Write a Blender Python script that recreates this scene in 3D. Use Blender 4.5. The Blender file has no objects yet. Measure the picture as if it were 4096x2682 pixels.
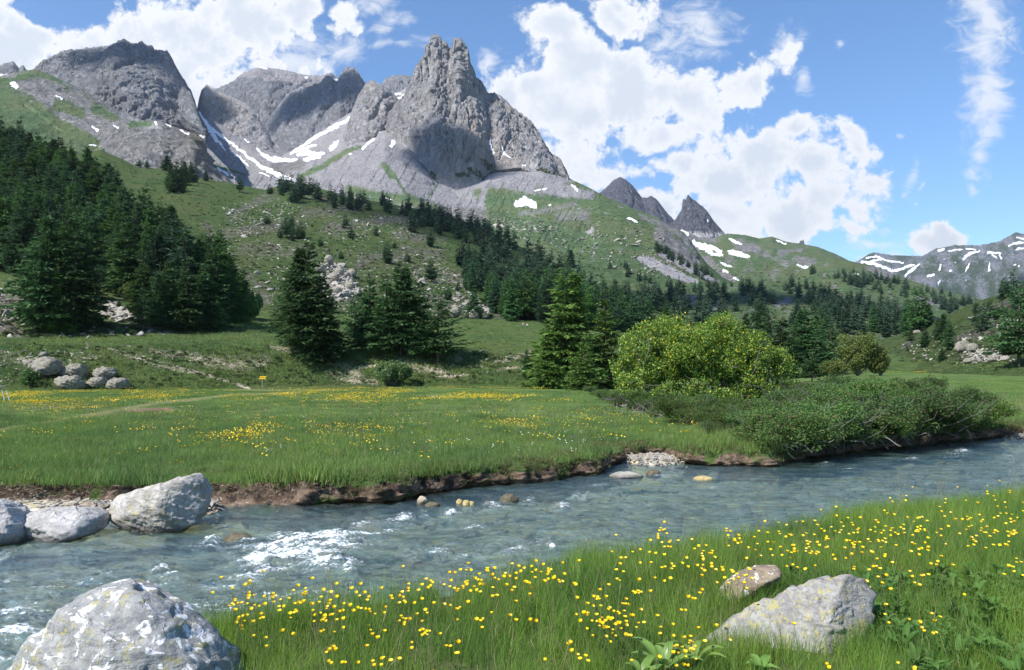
import bpy, math, random
import numpy as np
from mathutils import Vector, Matrix

random.seed(7)
RNG = np.random.RandomState(11)
scn = bpy.context.scene
COL = scn.collection

# ------------------------------------------------------------------ camera
FPX = 1024 * 28.0 / 36.0          # focal length in pixels of the 1024 px wide frame
HY = 368.0                        # row of the horizon
EYE = 1.65
cam_d = bpy.data.cameras.new("camera")
cam = bpy.data.objects.new("camera", cam_d)
COL.objects.link(cam)
cam.location = (0, 0, EYE)
cam.rotation_euler = (math.radians(90), 0, 0)
cam_d.lens = 28.0
cam_d.sensor_width = 36.0
cam_d.shift_y = (HY - 335.0) / 1024.0
cam_d.clip_start = 0.1
cam_d.clip_end = 60000
scn.camera = cam
scn.view_settings.view_transform = 'Standard'
scn.view_settings.look = 'None'
scn.view_settings.exposure = 0.68
scn.view_settings.gamma = 1.0
scn.cycles.max_bounces = 6
scn.cycles.transparent_max_bounces = 12
scn.cycles.caustics_reflective = False
scn.cycles.caustics_refractive = False

# ------------------------------------------------------------------ sun and sky
SUN_DIR = Vector((-0.64, -0.44, 0.86)).normalized()     # towards the sun
sd = bpy.data.lights.new("sun", 'SUN')
sd.energy = 5.0
sd.angle = math.radians(0.5)
sd.color = (1.0, 0.96, 0.90)
sun = bpy.data.objects.new("sun", sd)
COL.objects.link(sun)
sun.rotation_euler = SUN_DIR.to_track_quat('Z', 'Y').to_euler()


class NT:
    """tiny helper around a node tree"""
    def __init__(s, tree):
        s.t = tree
        s.t.nodes.clear()

    def n(s, typ, **kw):
        nd = s.t.nodes.new(typ)
        ins = kw.pop('ins', {})
        for k, v in kw.items():
            setattr(nd, k, v)
        for k, v in ins.items():
            s.set(nd, k, v)
        return nd

    def set(s, nd, k, v):
        sock = nd.inputs[k]
        if isinstance(v, bpy.types.NodeSocket):
            s.t.links.new(v, sock)
        elif isinstance(v, bpy.types.Node):
            s.t.links.new(v.outputs[0], sock)
        else:
            if sock.type == 'RGBA' and len(v) == 3:
                v = (*v, 1)
            sock.default_value = v

    def math(s, op, a, b=None, c=None, clamp=False):
        nd = s.t.nodes.new('ShaderNodeMath')
        nd.operation = op
        nd.use_clamp = clamp
        for i, v in enumerate((a, b, c)):
            if v is not None:
                s.set(nd, i, v)
        return nd.outputs[0]

    def noise(s, vec, scale, detail=4, rough=0.55, dist=0.0, out='Fac'):
        nd = s.n('ShaderNodeTexNoise', ins={'Scale': scale, 'Detail': detail, 'Roughness': rough, 'Distortion': dist})
        if vec is not None:
            s.set(nd, 'Vector', vec)
        return nd.outputs[out]

    def ss(s, x, lo, hi, a=0.0, b=1.0):
        nd = s.n('ShaderNodeMapRange', interpolation_type='SMOOTHSTEP')
        s.set(nd, 0, x)
        s.set(nd, 1, lo)
        s.set(nd, 2, hi)
        s.set(nd, 3, a)
        s.set(nd, 4, b)
        return nd.outputs[0]

    def mix(s, f, a, b, mode='MIX'):
        nd = s.n('ShaderNodeMix', data_type='RGBA', blend_type=mode)
        s.set(nd, 0, f)
        s.set(nd, 6, a)
        s.set(nd, 7, b)
        return nd.outputs[2]

    def vmul(s, v, xyz):
        nd = s.n('ShaderNodeVectorMath', operation='MULTIPLY')
        s.set(nd, 0, v)
        s.set(nd, 1, xyz)
        return nd.outputs[0]


world = bpy.data.worlds.new("World")
scn.world = world
world.use_nodes = True
w = NT(world.node_tree)
sky = w.n('ShaderNodeTexSky', sky_type='NISHITA', sun_disc=False)
sky.sun_elevation = math.asin(SUN_DIR.z)
sky.sun_rotation = math.atan2(SUN_DIR.x, SUN_DIR.y)
sky.altitude = 1900
sky.air_density = 1.15
sky.dust_density = 0.25
sky.ozone_density = 4.0
skyc = w.n('ShaderNodeHueSaturation', ins={'Saturation': 1.12, 'Value': 1.0, 'Fac': 1.0, 'Color': sky})
bg_sky = w.n('ShaderNodeBackground', ins={'Color': skyc.outputs[0], 'Strength': 0.125})
# clouds: soft lumps at their own compass direction and height, edges torn by noise
tc = w.n('ShaderNodeTexCoord')
sep = w.n('ShaderNodeSeparateXYZ', ins={0: tc.outputs['Generated']})
ysafe = w.math('MAXIMUM', sep.outputs[1], 0.05)
cu = w.math('DIVIDE', sep.outputs[0], ysafe)
cv = w.math('DIVIDE', sep.outputs[2], ysafe)
uv0 = w.n('ShaderNodeCombineXYZ', ins={0: cu, 1: cv, 2: 0.0})
wn = w.noise(uv0.outputs[0], 9.0, 3, 0.5, 0, 'Color')
wn2 = w.n('ShaderNodeVectorMath', operation='MULTIPLY_ADD', ins={0: wn, 1: (0.05, 0.05, 0), 2: uv0.outputs[0]})
uv = w.n('ShaderNodeVectorMath', operation='SUBTRACT', ins={0: wn2.outputs[0], 1: (0.025, 0.025, 0)}).outputs[0]
BLOBS = [  # px, py, rx, ry, strength, angle
    (0, 45, 80, 62, 1, 0), (85, 75, 120, 50, 1, 0), (185, 45, 95, 55, 1, 0), (255, 30, 75, 50, 1, 0), (300, 22, 45, 38, .8, 0),
    (220, 92, 70, 32, .9, 0), (300, 60, 50, 30, .75, 0), (345, 48, 34, 18, .6, 10), (322, 62, 30, 14, .5, 0),
    (372, 3, 22, 13, .5, 0), (393, 17, 20, 14, .62, 30), (400, 40, 60, 8, .25, 8),
    (557, 30, 27, 22, .95, 0), (616, 22, 34, 27, 1, 0), (590, 60, 75, 38, 1, 0), (535, 84, 45, 18, .9, 5), (508, 92, 24, 12, .9, 0),
    (575, 112, 80, 42, 1, 0), (632, 100, 60, 50, 1, 0), (572, 148, 60, 26, .85, 0), (491, 61, 10, 11, .75, 0), (516, 72, 28, 12, .45, -12),
    (650, 26, 30, 14, .4, 20),
    (695, 22, 38, 30, .68, 50), (664, 44, 24, 20, .5, 0), (680, 95, 42, 34, 1, 0), (662, 128, 40, 24, .95, 0), (746, 78, 52, 22, .95, 28),
    (786, 45, 26, 18, .75, 60), (806, 78, 11, 15, .6, 30), (800, 124, 23, 19, .85, 0), (812, 138, 24, 8, .45, -20),
    (674, 158, 26, 18, .95, 0), (715, 185, 60, 30, 1, 0), (760, 163, 36, 30, 1.1, 0), (814, 165, 30, 24, 1, 0), (853, 148, 22, 26, .8, -30),
    (830, 190, 52, 30, .95, 0), (868, 204, 34, 12, .5, 8), (785, 222, 70, 28, .95, 0), (725, 225, 70, 28, 1, 0), (620, 172, 70, 18, .8, 0),
    (600, 195, 60, 18, .6, 0), (650, 200, 50, 24, .9, 0),
    (908, 170, 9, 14, .45, -25), (918, 178, 12, 4, .25, 45), (898, 133, 10, 5, .25, 0), (841, 49, 6, 9, .25, 0),
    (936, 245, 36, 20, 1.0, 0), (941, 229, 15, 13, .9, 0), (868, 247, 44, 10, .42, 0), (900, 262, 60, 14, .55, 0),
    (984, 4, 27, 30, .79, 0), (984, 30, 25, 26, .79, 0), (981, 56, 23, 25, .79, 0), (981, 82, 22, 24, .79, 0), (985, 104, 22, 20, .79, 0),
    (983, 126, 16, 24, .75, 0), (982, 150, 13, 20, .7, 0), (972, 169, 16, 11, .65, 50), (972, 186, 8, 12, .6, 20),
    (1150, 60, 60, 30, .8, 0), (-160, 60, 130, 70, 1, 0), (1250, 220, 90, 24, .8, 0),
]
acc = None
acc_w = None
for (bx, by, rx, ry, st, an) in BLOBS:
    m = w.n('ShaderNodeMapping', vector_type='TEXTURE')
    m.inputs['Location'].default_value = ((bx - 512) / FPX, (HY - by) / FPX, 0)
    m.inputs['Rotation'].default_value = (0, 0, math.radians(an))
    m.inputs['Scale'].default_value = (rx / FPX, ry / FPX, 1)
    w.set(m, 'Vector', uv)
    ln = w.n('ShaderNodeVectorMath', operation='LENGTH', ins={0: m.outputs[0]})
    v = w.math('MULTIPLY_ADD', ln.outputs['Value'], -st * 0.75, st * 0.95 + (st - 1) * 0.12)
    if st < 0.8:
        v = w.math('MULTIPLY_ADD', ln.outputs['Value'], -0.60, 0.40 + 0.60 * st)
        acc_w = v if acc_w is None else w.n('ShaderNodeMath', operation='SMOOTH_MAX', ins={0: acc_w, 1: v, 2: 0.15}).outputs[0]
    elif acc is None:
        acc = v
    else:
        acc = w.n('ShaderNodeMath', operation='SMOOTH_MAX', ins={0: acc, 1: v, 2: 0.12}).outputs[0]
# blue hole in the left cloud bank
for (bx, by, rx, ry) in ((45, 4, 22, 13), (322, 14, 10, 20)):
    m = w.n('ShaderNodeMapping', vector_type='TEXTURE')
    m.inputs['Location'].default_value = ((bx - 512) / FPX, (HY - by) / FPX, 0)
    m.inputs['Scale'].default_value = (rx / FPX, ry / FPX, 1)
    w.set(m, 'Vector', uv)
    ln = w.n('ShaderNodeVectorMath', operation='LENGTH', ins={0: m.outputs[0]})
    acc = w.math('SUBTRACT', acc, w.ss(ln.outputs['Value'], 2.2, 0.0, 0.0, 0.95 if bx == 45 else 0.5))
cn1 = w.noise(uv0.outputs[0], 14.0, 9, 0.60, 0.3)
cn2 = w.noise(w.vmul(uv0.outputs[0], (1, 1.0, 1)), 38.0, 6, 0.6, 0.5)
vb = w.n('ShaderNodeTexVoronoi', feature='F1', ins={'Vector': uv, 'Scale': 17.0, 'Detail': 4.0, 'Roughness': 0.55, 'Lacunarity': 2.3, 'Randomness': 1.0})
vb2 = w.n('ShaderNodeTexVoronoi', feature='F1', ins={'Vector': uv, 'Scale': 7.0, 'Detail': 4.0, 'Roughness': 0.6, 'Lacunarity': 2.2, 'Randomness': 1.0})
nz = w.math('ADD', w.math('MULTIPLY_ADD', cn1, 1.0, -0.5), w.math('MULTIPLY_ADD', vb.outputs['Distance'], -0.82, 0.92))
nz = w.math('ADD', nz, w.math('MULTIPLY_ADD', cn2, 0.4, -0.2))
dens = w.math('ADD', acc, nz)
alpha = w.ss(dens, 0.06, 0.38)
cn3 = w.noise(w.vmul(uv0.outputs[0], (1, 1.6, 1)), 24.0, 8, 0.66, 0.8)
dens_w = w.math('ADD', acc_w, w.math('MULTIPLY_ADD', cn3, 2.2, -1.1))
alpha = w.math('MAXIMUM', alpha, w.ss(dens_w, 0.05, 0.95, 0.0, 0.78))
front = w.ss(sep.outputs[1], 0.15, 0.3)
alpha = w.math('MULTIPLY', alpha, front)
shade_n = w.noise(uv0.outputs[0], 11.0, 7, 0.6, 0.2)
core = w.math('MULTIPLY', w.ss(w.math('MULTIPLY_ADD', vb2.outputs['Distance'], 0.55, w.math('MULTIPLY', shade_n, 0.75)), 0.62, 1.0), w.ss(dens, 0.30, 0.9))
ccol = w.mix(core, (0.95, 0.97, 1.0), (0.72, 0.78, 0.87))
bg_cloud = w.n('ShaderNodeBackground', ins={'Color': ccol, 'Strength': 0.68})
wm = w.n('ShaderNodeMixShader', ins={0: alpha, 1: bg_sky.outputs[0], 2: bg_cloud.outputs[0]})
wo = w.n('ShaderNodeOutputWorld', ins={0: wm.outputs[0]})

# ------------------------------------------------------------------ numpy helpers
_perm = np.arange(256)
np.random.RandomState(3).shuffle(_perm)
_perm = np.concatenate([_perm, _perm, _perm])
_g = np.random.RandomState(5).normal(size=(256, 3))
_g /= np.linalg.norm(_g, axis=1)[:, None]


def perlin(x, y, z):
    x, y, z = np.broadcast_arrays(x, y, z)
    xi = np.floor(x).astype(np.int64); yi = np.floor(y).astype(np.int64); zi = np.floor(z).astype(np.int64)
    fx, fy, fz = x - xi, y - yi, z - zi
    u = fx ** 3 * (fx * (fx * 6 - 15) + 10); v = fy ** 3 * (fy * (fy * 6 - 15) + 10); t = fz ** 3 * (fz * (fz * 6 - 15) + 10)
    xi &= 255; yi &= 255; zi &= 255

    def gr(a, b, c):
        h = _perm[_perm[_perm[(xi + a) & 255] + ((yi + b) & 255)] + ((zi + c) & 255)]
        g = _g[h]
        return g[..., 0] * (fx - a) + g[..., 1] * (fy - b) + g[..., 2] * (fz - c)
    x00 = gr(0, 0, 0) * (1 - u) + gr(1, 0, 0) * u
    x10 = gr(0, 1, 0) * (1 - u) + gr(1, 1, 0) * u
    x01 = gr(0, 0, 1) * (1 - u) + gr(1, 0, 1) * u
    x11 = gr(0, 1, 1) * (1 - u) + gr(1, 1, 1) * u
    return ((x00 * (1 - v) + x10 * v) * (1 - t) + (x01 * (1 - v) + x11 * v) * t) * 1.5


def fbm(x, y, z, octaves=5, ridged=False, gain=0.5, lac=2.03):
    a, s, tot = 1.0, 0.0, 0.0
    for o in range(octaves):
        n = perlin(x + 13.7 * o, y + 7.1 * o, z + 3.3 * o)
        if ridged:
            n = 1 - 2 * np.abs(n)
        s = s + a * n
        tot += a
        a *= gain
        x = x * lac; y = y * lac; z = z * lac
    return s / tot


def sstep(x, lo, hi):
    t = np.clip((x - lo) / (hi - lo), 0, 1)
    return t * t * (3 - 2 * t)


def stroke(px, py, pts):
    """distance (in local widths) to a polyline of (x, y, halfwidth): < 1 inside"""
    best = np.full(px.shape, 99.0)
    if len(pts) == 1:
        pts = [pts[0], (pts[0][0] + 0.01, pts[0][1], pts[0][2])]
    for (x0, y0, w0), (x1, y1, w1) in zip(pts[:-1], pts[1:]):
        dx, dy = x1 - x0, y1 - y0
        L = dx * dx + dy * dy + 1e-9
        t = np.clip(((px - x0) * dx + (py - y0) * dy) / L, 0, 1)
        d = np.hypot(px - x0 - t * dx, py - y0 - t * dy) / (w0 + t * (w1 - w0))
        best = np.minimum(best, d)
    return best


def strokes(px, py, lst, soft=0.5):
    m = np.zeros(px.shape)
    ragged = 1 + 0.6 * fbm(px * 0.42, py * 0.55, px * 0 + 31.5, 3)
    for pts in lst:
        m = np.maximum(m, 1 - sstep(stroke(px, py, pts) * ragged, 1 - soft, 1 + soft))
    return m


def mesh_from(name, V, Fq=None, Ft=None, mats=(), smooth=True, attrs=None, mat_idx=None):
    me = bpy.data.meshes.new(name)
    V = np.asarray(V, dtype=np.float32).reshape(-1, 3)
    loops, starts, totals = [], [], []
    k = 0
    if Fq is not None and len(Fq):
        Fq = np.asarray(Fq, dtype=np.int32)
        loops.append(Fq.ravel()); starts.append(np.arange(len(Fq)) * 4 + k); totals.append(np.full(len(Fq), 4)); k += Fq.size
    if Ft is not None and len(Ft):
        Ft = np.asarray(Ft, dtype=np.int32)
        loops.append(Ft.ravel()); starts.append(np.arange(len(Ft)) * 3 + k); totals.append(np.full(len(Ft), 3)); k += Ft.size
    me.vertices.add(len(V))
    me.vertices.foreach_set('co', V.ravel())
    if loops:
        loops = np.concatenate(loops).astype(np.int32); starts = np.concatenate(starts).astype(np.int32)
        me.loops.add(len(loops)); me.polygons.add(len(starts))
        me.loops.foreach_set('vertex_index', loops)
        me.polygons.foreach_set('loop_start', starts)
        me.polygons.foreach_set('use_smooth', np.full(len(starts), bool(smooth)))
        if mat_idx is not None:
            me.polygons.foreach_set('material_index', np.asarray(mat_idx, dtype=np.int32))
    for k_, a in (attrs or {}).items():
        a = np.asarray(a, dtype=np.float32)
        if a.ndim == 1 or a.shape[-1] != 3:
            at = me.attributes.new(k_, 'FLOAT', 'POINT'); at.data.foreach_set('value', a.ravel())
        else:
            at = me.attributes.new(k_, 'FLOAT_VECTOR', 'POINT'); at.data.foreach_set('vector', a.ravel())
    for m in mats:
        me.materials.append(m)
    me.update(calc_edges=True)
    me.validate()
    return me


def link(name, me, parent=None, **props):
    o = bpy.data.objects.new(name, me)
    COL.objects.link(o)
    if parent is not None:
        o.parent = parent
    for k, v in props.items():
        o[k] = v
    return o


def grid_faces(nr, nc):
    i = np.arange(nr - 1)[:, None] * nc + np.arange(nc - 1)[None, :]
    i = i.ravel()
    return np.stack([i, i + 1, i + nc + 1, i + nc], 1)


def proj(P):
    Y = np.maximum(P[..., 1], 0.1)
    return 512 + P[..., 0] / Y * FPX, HY - (P[..., 2] - EYE) / Y * FPX


def gnormals(P):
    du = np.gradient(P, axis=1); dv = np.gradient(P, axis=0)
    n = np.cross(du, dv)
    n /= np.linalg.norm(n, axis=-1)[..., None] + 1e-9
    n[n[..., 2] < 0] *= -1
    return n


# ------------------------------------------------------------------ materials
def mat(name):
    m = bpy.data.materials.new(name)
    m.use_nodes = True
    return m, NT(m.node_tree)


def finish(nt, col, rough=0.9, bump=None, strength=0.5, dist=1.0, spec=0.15, bsdf_extra=None):
    b = nt.n('ShaderNodeBsdfPrincipled', ins={'Base Color': col, 'Roughness': rough, 'Specular IOR Level': spec})
    for k, v in (bsdf_extra or {}).items():
        nt.set(b, k, v)
    if bump is not None:
        bp = nt.n('ShaderNodeBump', ins={'Height': bump, 'Strength': strength, 'Distance': dist})
        nt.set(b, 'Normal', bp.outputs[0])
    nt.n('ShaderNodeOutputMaterial', ins={0: b.outputs[0]})
    return b


def terrain_mat(name, rock_a, rock_b, grass_a, grass_b, scree, S, warm=None, bd=6.0, bs=0.9, stretch=(1, 1, 0.45)):
    """S = typical feature size in metres; per-vertex masks grass / scree / snow say what grows or lies where"""
    m, n = mat(name)
    geo = n.n('ShaderNodeNewGeometry').outputs['Position']
    gs = n.vmul(geo, stretch)
    n1 = n.noise(gs, 1.0 / S, 8, 0.62)
    n2 = n.noise(gs, 5.0 / S, 8, 0.7, 0.4)
    n3 = n.noise(geo, 0.25 / S, 3, 0.5)
    n4 = n.noise(geo, 22.0 / S, 5, 0.7)
    rg = n.n('ShaderNodeTexNoise', noise_type='RIDGED_MULTIFRACTAL', normalize=True, ins={'Vector': gs, 'Scale': 2.2 / S, 'Detail': 7, 'Roughness': 0.6, 'Lacunarity': 2.1}).outputs['Fac']
    rock = n.mix(n.ss(n1, 0.36, 0.64), rock_b, rock_a)
    rock = n.mix(n.math('MULTIPLY', n.ss(rg, 0.22, 0.05), 0.45), rock, tuple(c * 0.45 for c in rock_b))
    rock = n.mix(n.math('MULTIPLY', n.ss(n2, 0.53, 0.64), 0.5), rock, tuple(c * 0.42 for c in rock_b))
    rock = n.mix(n.math('MULTIPLY', n.ss(n4, 0.5, 0.64), 0.5), rock, tuple(min(1, c * 1.35) for c in rock_a))
    gs2 = n.vmul(geo, (stretch[0], 0.5 * stretch[1], 0.62 * stretch[2]))
    cw = n.n('ShaderNodeVectorMath', operation='MULTIPLY_ADD', ins={0: n.noise(gs2, 2.2 / S, 6, 0.65, 0, 'Color'), 1: (S * 0.6, S * 0.6, S * 0.6), 2: gs2})
    cv_ = n.n('ShaderNodeTexVoronoi', feature='DISTANCE_TO_EDGE', ins={'Vector': cw.outputs[0], 'Scale': 3.4 / S})
    cv2 = n.n('ShaderNodeTexVoronoi', feature='DISTANCE_TO_EDGE', ins={'Vector': cw.outputs[0], 'Scale': 9.0 / S})
    crk = n.math('MAXIMUM', n.math('MULTIPLY', n.ss(cv_.outputs['Distance'], 0.09, 0.0), n.ss(n1, 0.40, 0.56)), n.math('MULTIPLY', n.ss(cv2.outputs['Distance'], 0.10, 0.0), n.ss(n2, 0.42, 0.56, 0.0, 0.8)))
    rock = n.mix(n.math('MULTIPLY', crk, 0.62), rock, tuple(c * 0.38 for c in rock_b))
    if warm:
        rock = n.mix(n.math('MULTIPLY', n.ss(n3, 0.5, 0.7), 0.5), rock, warm)
    gm = n.n('ShaderNodeAttribute', attribute_name='grass').outputs['Fac']
    sm = n.n('ShaderNodeAttribute', attribute_name='scree').outputs['Fac']
    wm_ = n.n('ShaderNodeAttribute', attribute_name='snow').outputs['Fac']
    jit = n.math('ADD', n.math('MULTIPLY_ADD', n2, 3.2, -1.6), n.math('MULTIPLY_ADD', n4, 2.6, -1.3))
    sc = n.mix(n.ss(n.math('ADD', n.math('MULTIPLY', n4, 0.5), n.math('MULTIPLY', n2, 0.5)), 0.4, 0.6), tuple(c * 0.55 for c in scree), tuple(min(1, c * 1.25) for c in scree))
    col = n.mix(n.ss(n.math('MULTIPLY_ADD', jit, 0.35, sm), 0.4, 0.6), rock, sc)
    gr = n.mix(n.ss(n.math('MULTIPLY_ADD', n1, 0.5, n.math('MULTIPLY', n4, 0.5)), 0.38, 0.6), grass_a, grass_b)
    gr = n.mix(n.math('MULTIPLY', n.ss(n2, 0.50, 0.62), 0.28), gr, tuple(x * 0.6 for x in grass_a))
    gr = n.mix(n.math('MULTIPLY', n.ss(n3, 0.46, 0.62), 0.45), gr, tuple(0.5 * (a + b) for a, b in zip(grass_b, (0.17, 0.15, 0.07))))
    col = n.mix(n.ss(n.math('MULTIPLY_ADD', jit, 0.62, gm), 0.42, 0.58), col, gr)
    col = n.mix(n.ss(n.math('MULTIPLY_ADD', jit, 0.42, wm_), 0.46, 0.60), col, n.mix(n4, (0.70, 0.71, 0.73), (0.92, 0.93, 0.95)))
    nos = n.math('SUBTRACT', 1.0, n.math('MULTIPLY', n.ss(n.math('MAXIMUM', wm_, n.math('MULTIPLY', sm, 0.85)), 0.3, 0.8), 0.85))
    bump = n.math('MULTIPLY', n.math('ADD', n.math('ADD', n.math('MULTIPLY', n2, 1.3), n.math('MULTIPLY_ADD', crk, -0.5, rg)), n.math('MULTIPLY', n4, 0.9)), nos)
    finish(n, col, 0.95, bump, bs, bd, 0.05)
    return m


GA, GB = (0.060, 0.106, 0.046), (0.112, 0.162, 0.074)
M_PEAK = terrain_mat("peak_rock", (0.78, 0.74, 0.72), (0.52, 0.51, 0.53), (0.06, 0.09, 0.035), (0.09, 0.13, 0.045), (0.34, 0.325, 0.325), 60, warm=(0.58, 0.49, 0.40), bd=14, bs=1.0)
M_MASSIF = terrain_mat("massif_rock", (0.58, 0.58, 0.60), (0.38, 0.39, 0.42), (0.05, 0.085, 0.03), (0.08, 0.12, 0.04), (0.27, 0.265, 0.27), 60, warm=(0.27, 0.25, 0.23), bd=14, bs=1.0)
M_SHADEROCK = terrain_mat("shaded_rock", (0.27, 0.27, 0.30), (0.15, 0.155, 0.185), (0.05, 0.085, 0.03), (0.08, 0.12, 0.04), (0.34, 0.33, 0.33), 80, bd=18, bs=1.0)  # darker than the massif rock: shade on the pyramids put into the colour
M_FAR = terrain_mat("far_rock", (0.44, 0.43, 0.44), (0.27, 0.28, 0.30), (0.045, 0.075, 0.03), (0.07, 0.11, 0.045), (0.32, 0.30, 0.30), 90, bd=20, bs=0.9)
M_ALP = terrain_mat("alpine_slope", (0.36, 0.345, 0.33), (0.20, 0.195, 0.195), GA, GB, (0.27, 0.26, 0.265), 34, bd=3.5, bs=0.8, stretch=(1, 1, 1))
M_HILL = terrain_mat("pasture_slope", (0.40, 0.37, 0.31), (0.20, 0.185, 0.16), (0.066, 0.124, 0.040), (0.140, 0.200, 0.072), (0.42, 0.39, 0.32), 9, bd=2.0, bs=1.0, stretch=(0.6, 1, 2.2))
M_TERR = terrain_mat("terrace_slope", (0.36, 0.33, 0.27), (0.16, 0.145, 0.12), (0.058, 0.112, 0.034), (0.140, 0.200, 0.066), (0.46, 0.39, 0.31), 3.2, bd=0.6, bs=0.9, stretch=(1, 1, 1))


# ------------------------------------------------------------------ terrain sheets
def curve(pts, pxs):
    a = np.array(sorted(pts), dtype=float)
    return np.interp(pxs, a[:, 0], a[:, 1]), np.interp(pxs, a[:, 0], a[:, 2])


def terrain(name, m, curves, seg, step, px0=None, px1=None, disp=None, jag=0.0, jagf=0.3, masks=None, back=0.22, kind='structure', relief=1.0, backdrop=8):
    """a slope running from its crest (first curve) down to its foot (last), each curve a list of (azimuth px, height px, distance m);
    behind the crest the ground falls away again"""
    allx = [p[0] for c in curves for p in c]
    px0 = min(allx) if px0 is None else px0
    px1 = max(allx) if px1 is None else px1
    pxs = np.arange(px0, px1 + step, step)
    cs = [curve(c, pxs) for c in curves]
    rows_py, rows_Y, rows_t = [], [], []
    nseg = len(cs) - 1
    for k in range(nseg):
        n = seg[k]
        for j in range(n + (1 if k == nseg - 1 else 0)):
            t = j / n
            rows_py.append(cs[k][0] * (1 - t) + cs[k + 1][0] * t)
            rows_Y.append(cs[k][1] * (1 - t) + cs[k + 1][1] * t)
            rows_t.append(k + t)
    PY = np.array(rows_py); YY = np.array(rows_Y); T = np.array(rows_t)[:, None] * np.ones_like(PY)
    PX = np.ones_like(PY) * pxs[None, :]
    # soften creases between the guiding curves
    for _ in range(3):
        YY[1:-1] = 0.25 * YY[:-2] + 0.5 * YY[1:-1] + 0.25 * YY[2:]
    if jag:
        j1 = fbm(pxs * jagf, pxs * 0 + 2.3 + len(name), pxs * 0, 4) * jag
        fade = np.exp(-(PY - PY[0:1]) / (jag * 5.0))
        PY = PY + j1[None, :] * fade
    X = (PX - 512) / FPX * YY
    Z = EYE + (HY - PY) / FPX * YY
    P = np.stack([X, YY, Z], -1)
    if disp:
        nrm = gnormals(P)
        d = np.zeros(PX.shape)
        dl = list(disp)
        cliff = disp[0][4][0] < 0.9
        if cliff:
            Ym = float(YY.mean())
            dl += [(0.0042 * Ym, 0.0085 * Ym, 5, True, (0.33, 0.33)), (0.0017 * Ym, 0.0030 * Ym, 4, True, (0.5, 0.5))]
        for (amp, size, octv, ridged, st) in dl:
            q = P / size
            d += amp * fbm(q[..., 0], q[..., 1] * st[0], q[..., 2] * st[1], octv, ridged, gain=0.6 if cliff else 0.5)
            if cliff:      # sharp joints cutting back into the face
                jn = np.abs(perlin(q[..., 0] * 1.3 + 5, q[..., 1] * st[0] * 1.3, q[..., 2] * st[1] * 0.8 + 3))
                d -= 0.55 * amp * np.exp(-jn * 14)
        fade = 0.12 + 0.88 * sstep(PY - PY[0:1], 0, 12)
        fl = 0.25 + 0.75 * sstep((PY[-1:] - PY), 0, 6)
        d = d * fade * fl * relief
        if seg[-1] == 20:
            d = d * (1 - 0.9 * sstep(T, nseg - 1.35, nseg - 1.02))
        if cliff:
            hz = np.stack([nrm[..., 0] * 0.25, nrm[..., 1], nrm[..., 2] * 0.30], -1)
            edge = np.minimum(pxs - pxs[0], pxs[-1] - pxs)
            d = d * (0.5 + 0.5 * sstep(edge, 0, 5))[None, :]
        else:
            hz = np.stack([nrm[..., 0], nrm[..., 1], nrm[..., 2] * 0.45], -1)
        P = P + hz * d[..., None]
        # keep the crest line as surveyed: nothing in front may rise above it
        qx, qy = proj(P)
        rid = np.interp(qx, pxs, PY[0])
        lim = rid + 0.25 * sstep(T, 0, 0.05)
        low = np.maximum(lim - qy, 0)
        low[0] = 0
        low = np.minimum(low, 9.0)
        P[..., 2] -= low / FPX * P[..., 1]
    # back side
    nb = backdrop
    base = P[0:1]
    bk = []
    span = YY[0:1] * back
    zf = base[..., 2] - np.minimum(P[-1:, :, 2], 0) + 5
    for j in range(nb, 0, -1):
        t = j / nb
        b = base.copy()
        b[..., 0] *= 1 + back * t
        b[..., 1] = base[..., 1] + span * t
        b[..., 2] = base[..., 2] - (zf * 0.9) * (t ** 1.15)
        if nb > 1:
            b[..., 2] += fbm(b[..., 0] / 60, b[..., 1] / 60, b[..., 2] * 0, 3) * YY[0:1] * 0.004 * (t > 0.2)
        bk.append(b)
    full = np.concatenate(bk + [P], 0)
    px, py = proj(P)
    nrm = gnormals(P)
    wx = px + 2.6 * fbm(px * 0.13, py * 0.13, px * 0 + 1.5, 3) + 1.3 * fbm(px * 0.5, py * 0.5, px * 0 + 4.5, 3)
    wy = py + 1.7 * fbm(px * 0.13, py * 0.16, px * 0 + 7.5, 3) + 1.0 * fbm(px * 0.5, py * 0.6, px * 0 + 9.5, 3)
    mk = masks(wx, wy, P, nrm, T) if masks else {}
    at = {}
    for k in ('grass', 'scree', 'snow'):
        v = mk.get(k, 0.0) * np.ones(PX.shape)
        at[k] = np.concatenate([np.repeat(v[0:1], nb, 0), v], 0).ravel()
    me = mesh_from(name, full.reshape(-1, 3), grid_faces(full.shape[0], full.shape[1])[:, ::-1], mats=[m], smooth=True, attrs=at)
    return link(name, me, kind=kind)


def nsh(px, py, f, oct=4, seed=0.0):
    return fbm(px * f, py * f, np.zeros(px.shape) + seed, oct)


# ---- left massif
def mk_massif(px, py, P, n, T):
    n1 = nsh(px, py, 0.12, 4, 1)
    return dict(snow=strokes(px, py, [[(81, 59.5, 1.2)], [(196, 134, 1.4), (204, 137, 1.4)]]), scree=0.5 * sstep(n[..., 2], 0.6, 0.8) + 0.8 * strokes(px, py, [[(76, 62, 2), (76, 74, 4)], [(108, 58, 2), (104, 78, 2)]]),
                grass=0.25 * sstep(py, 95, 125) + n1 * 0.3)


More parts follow.
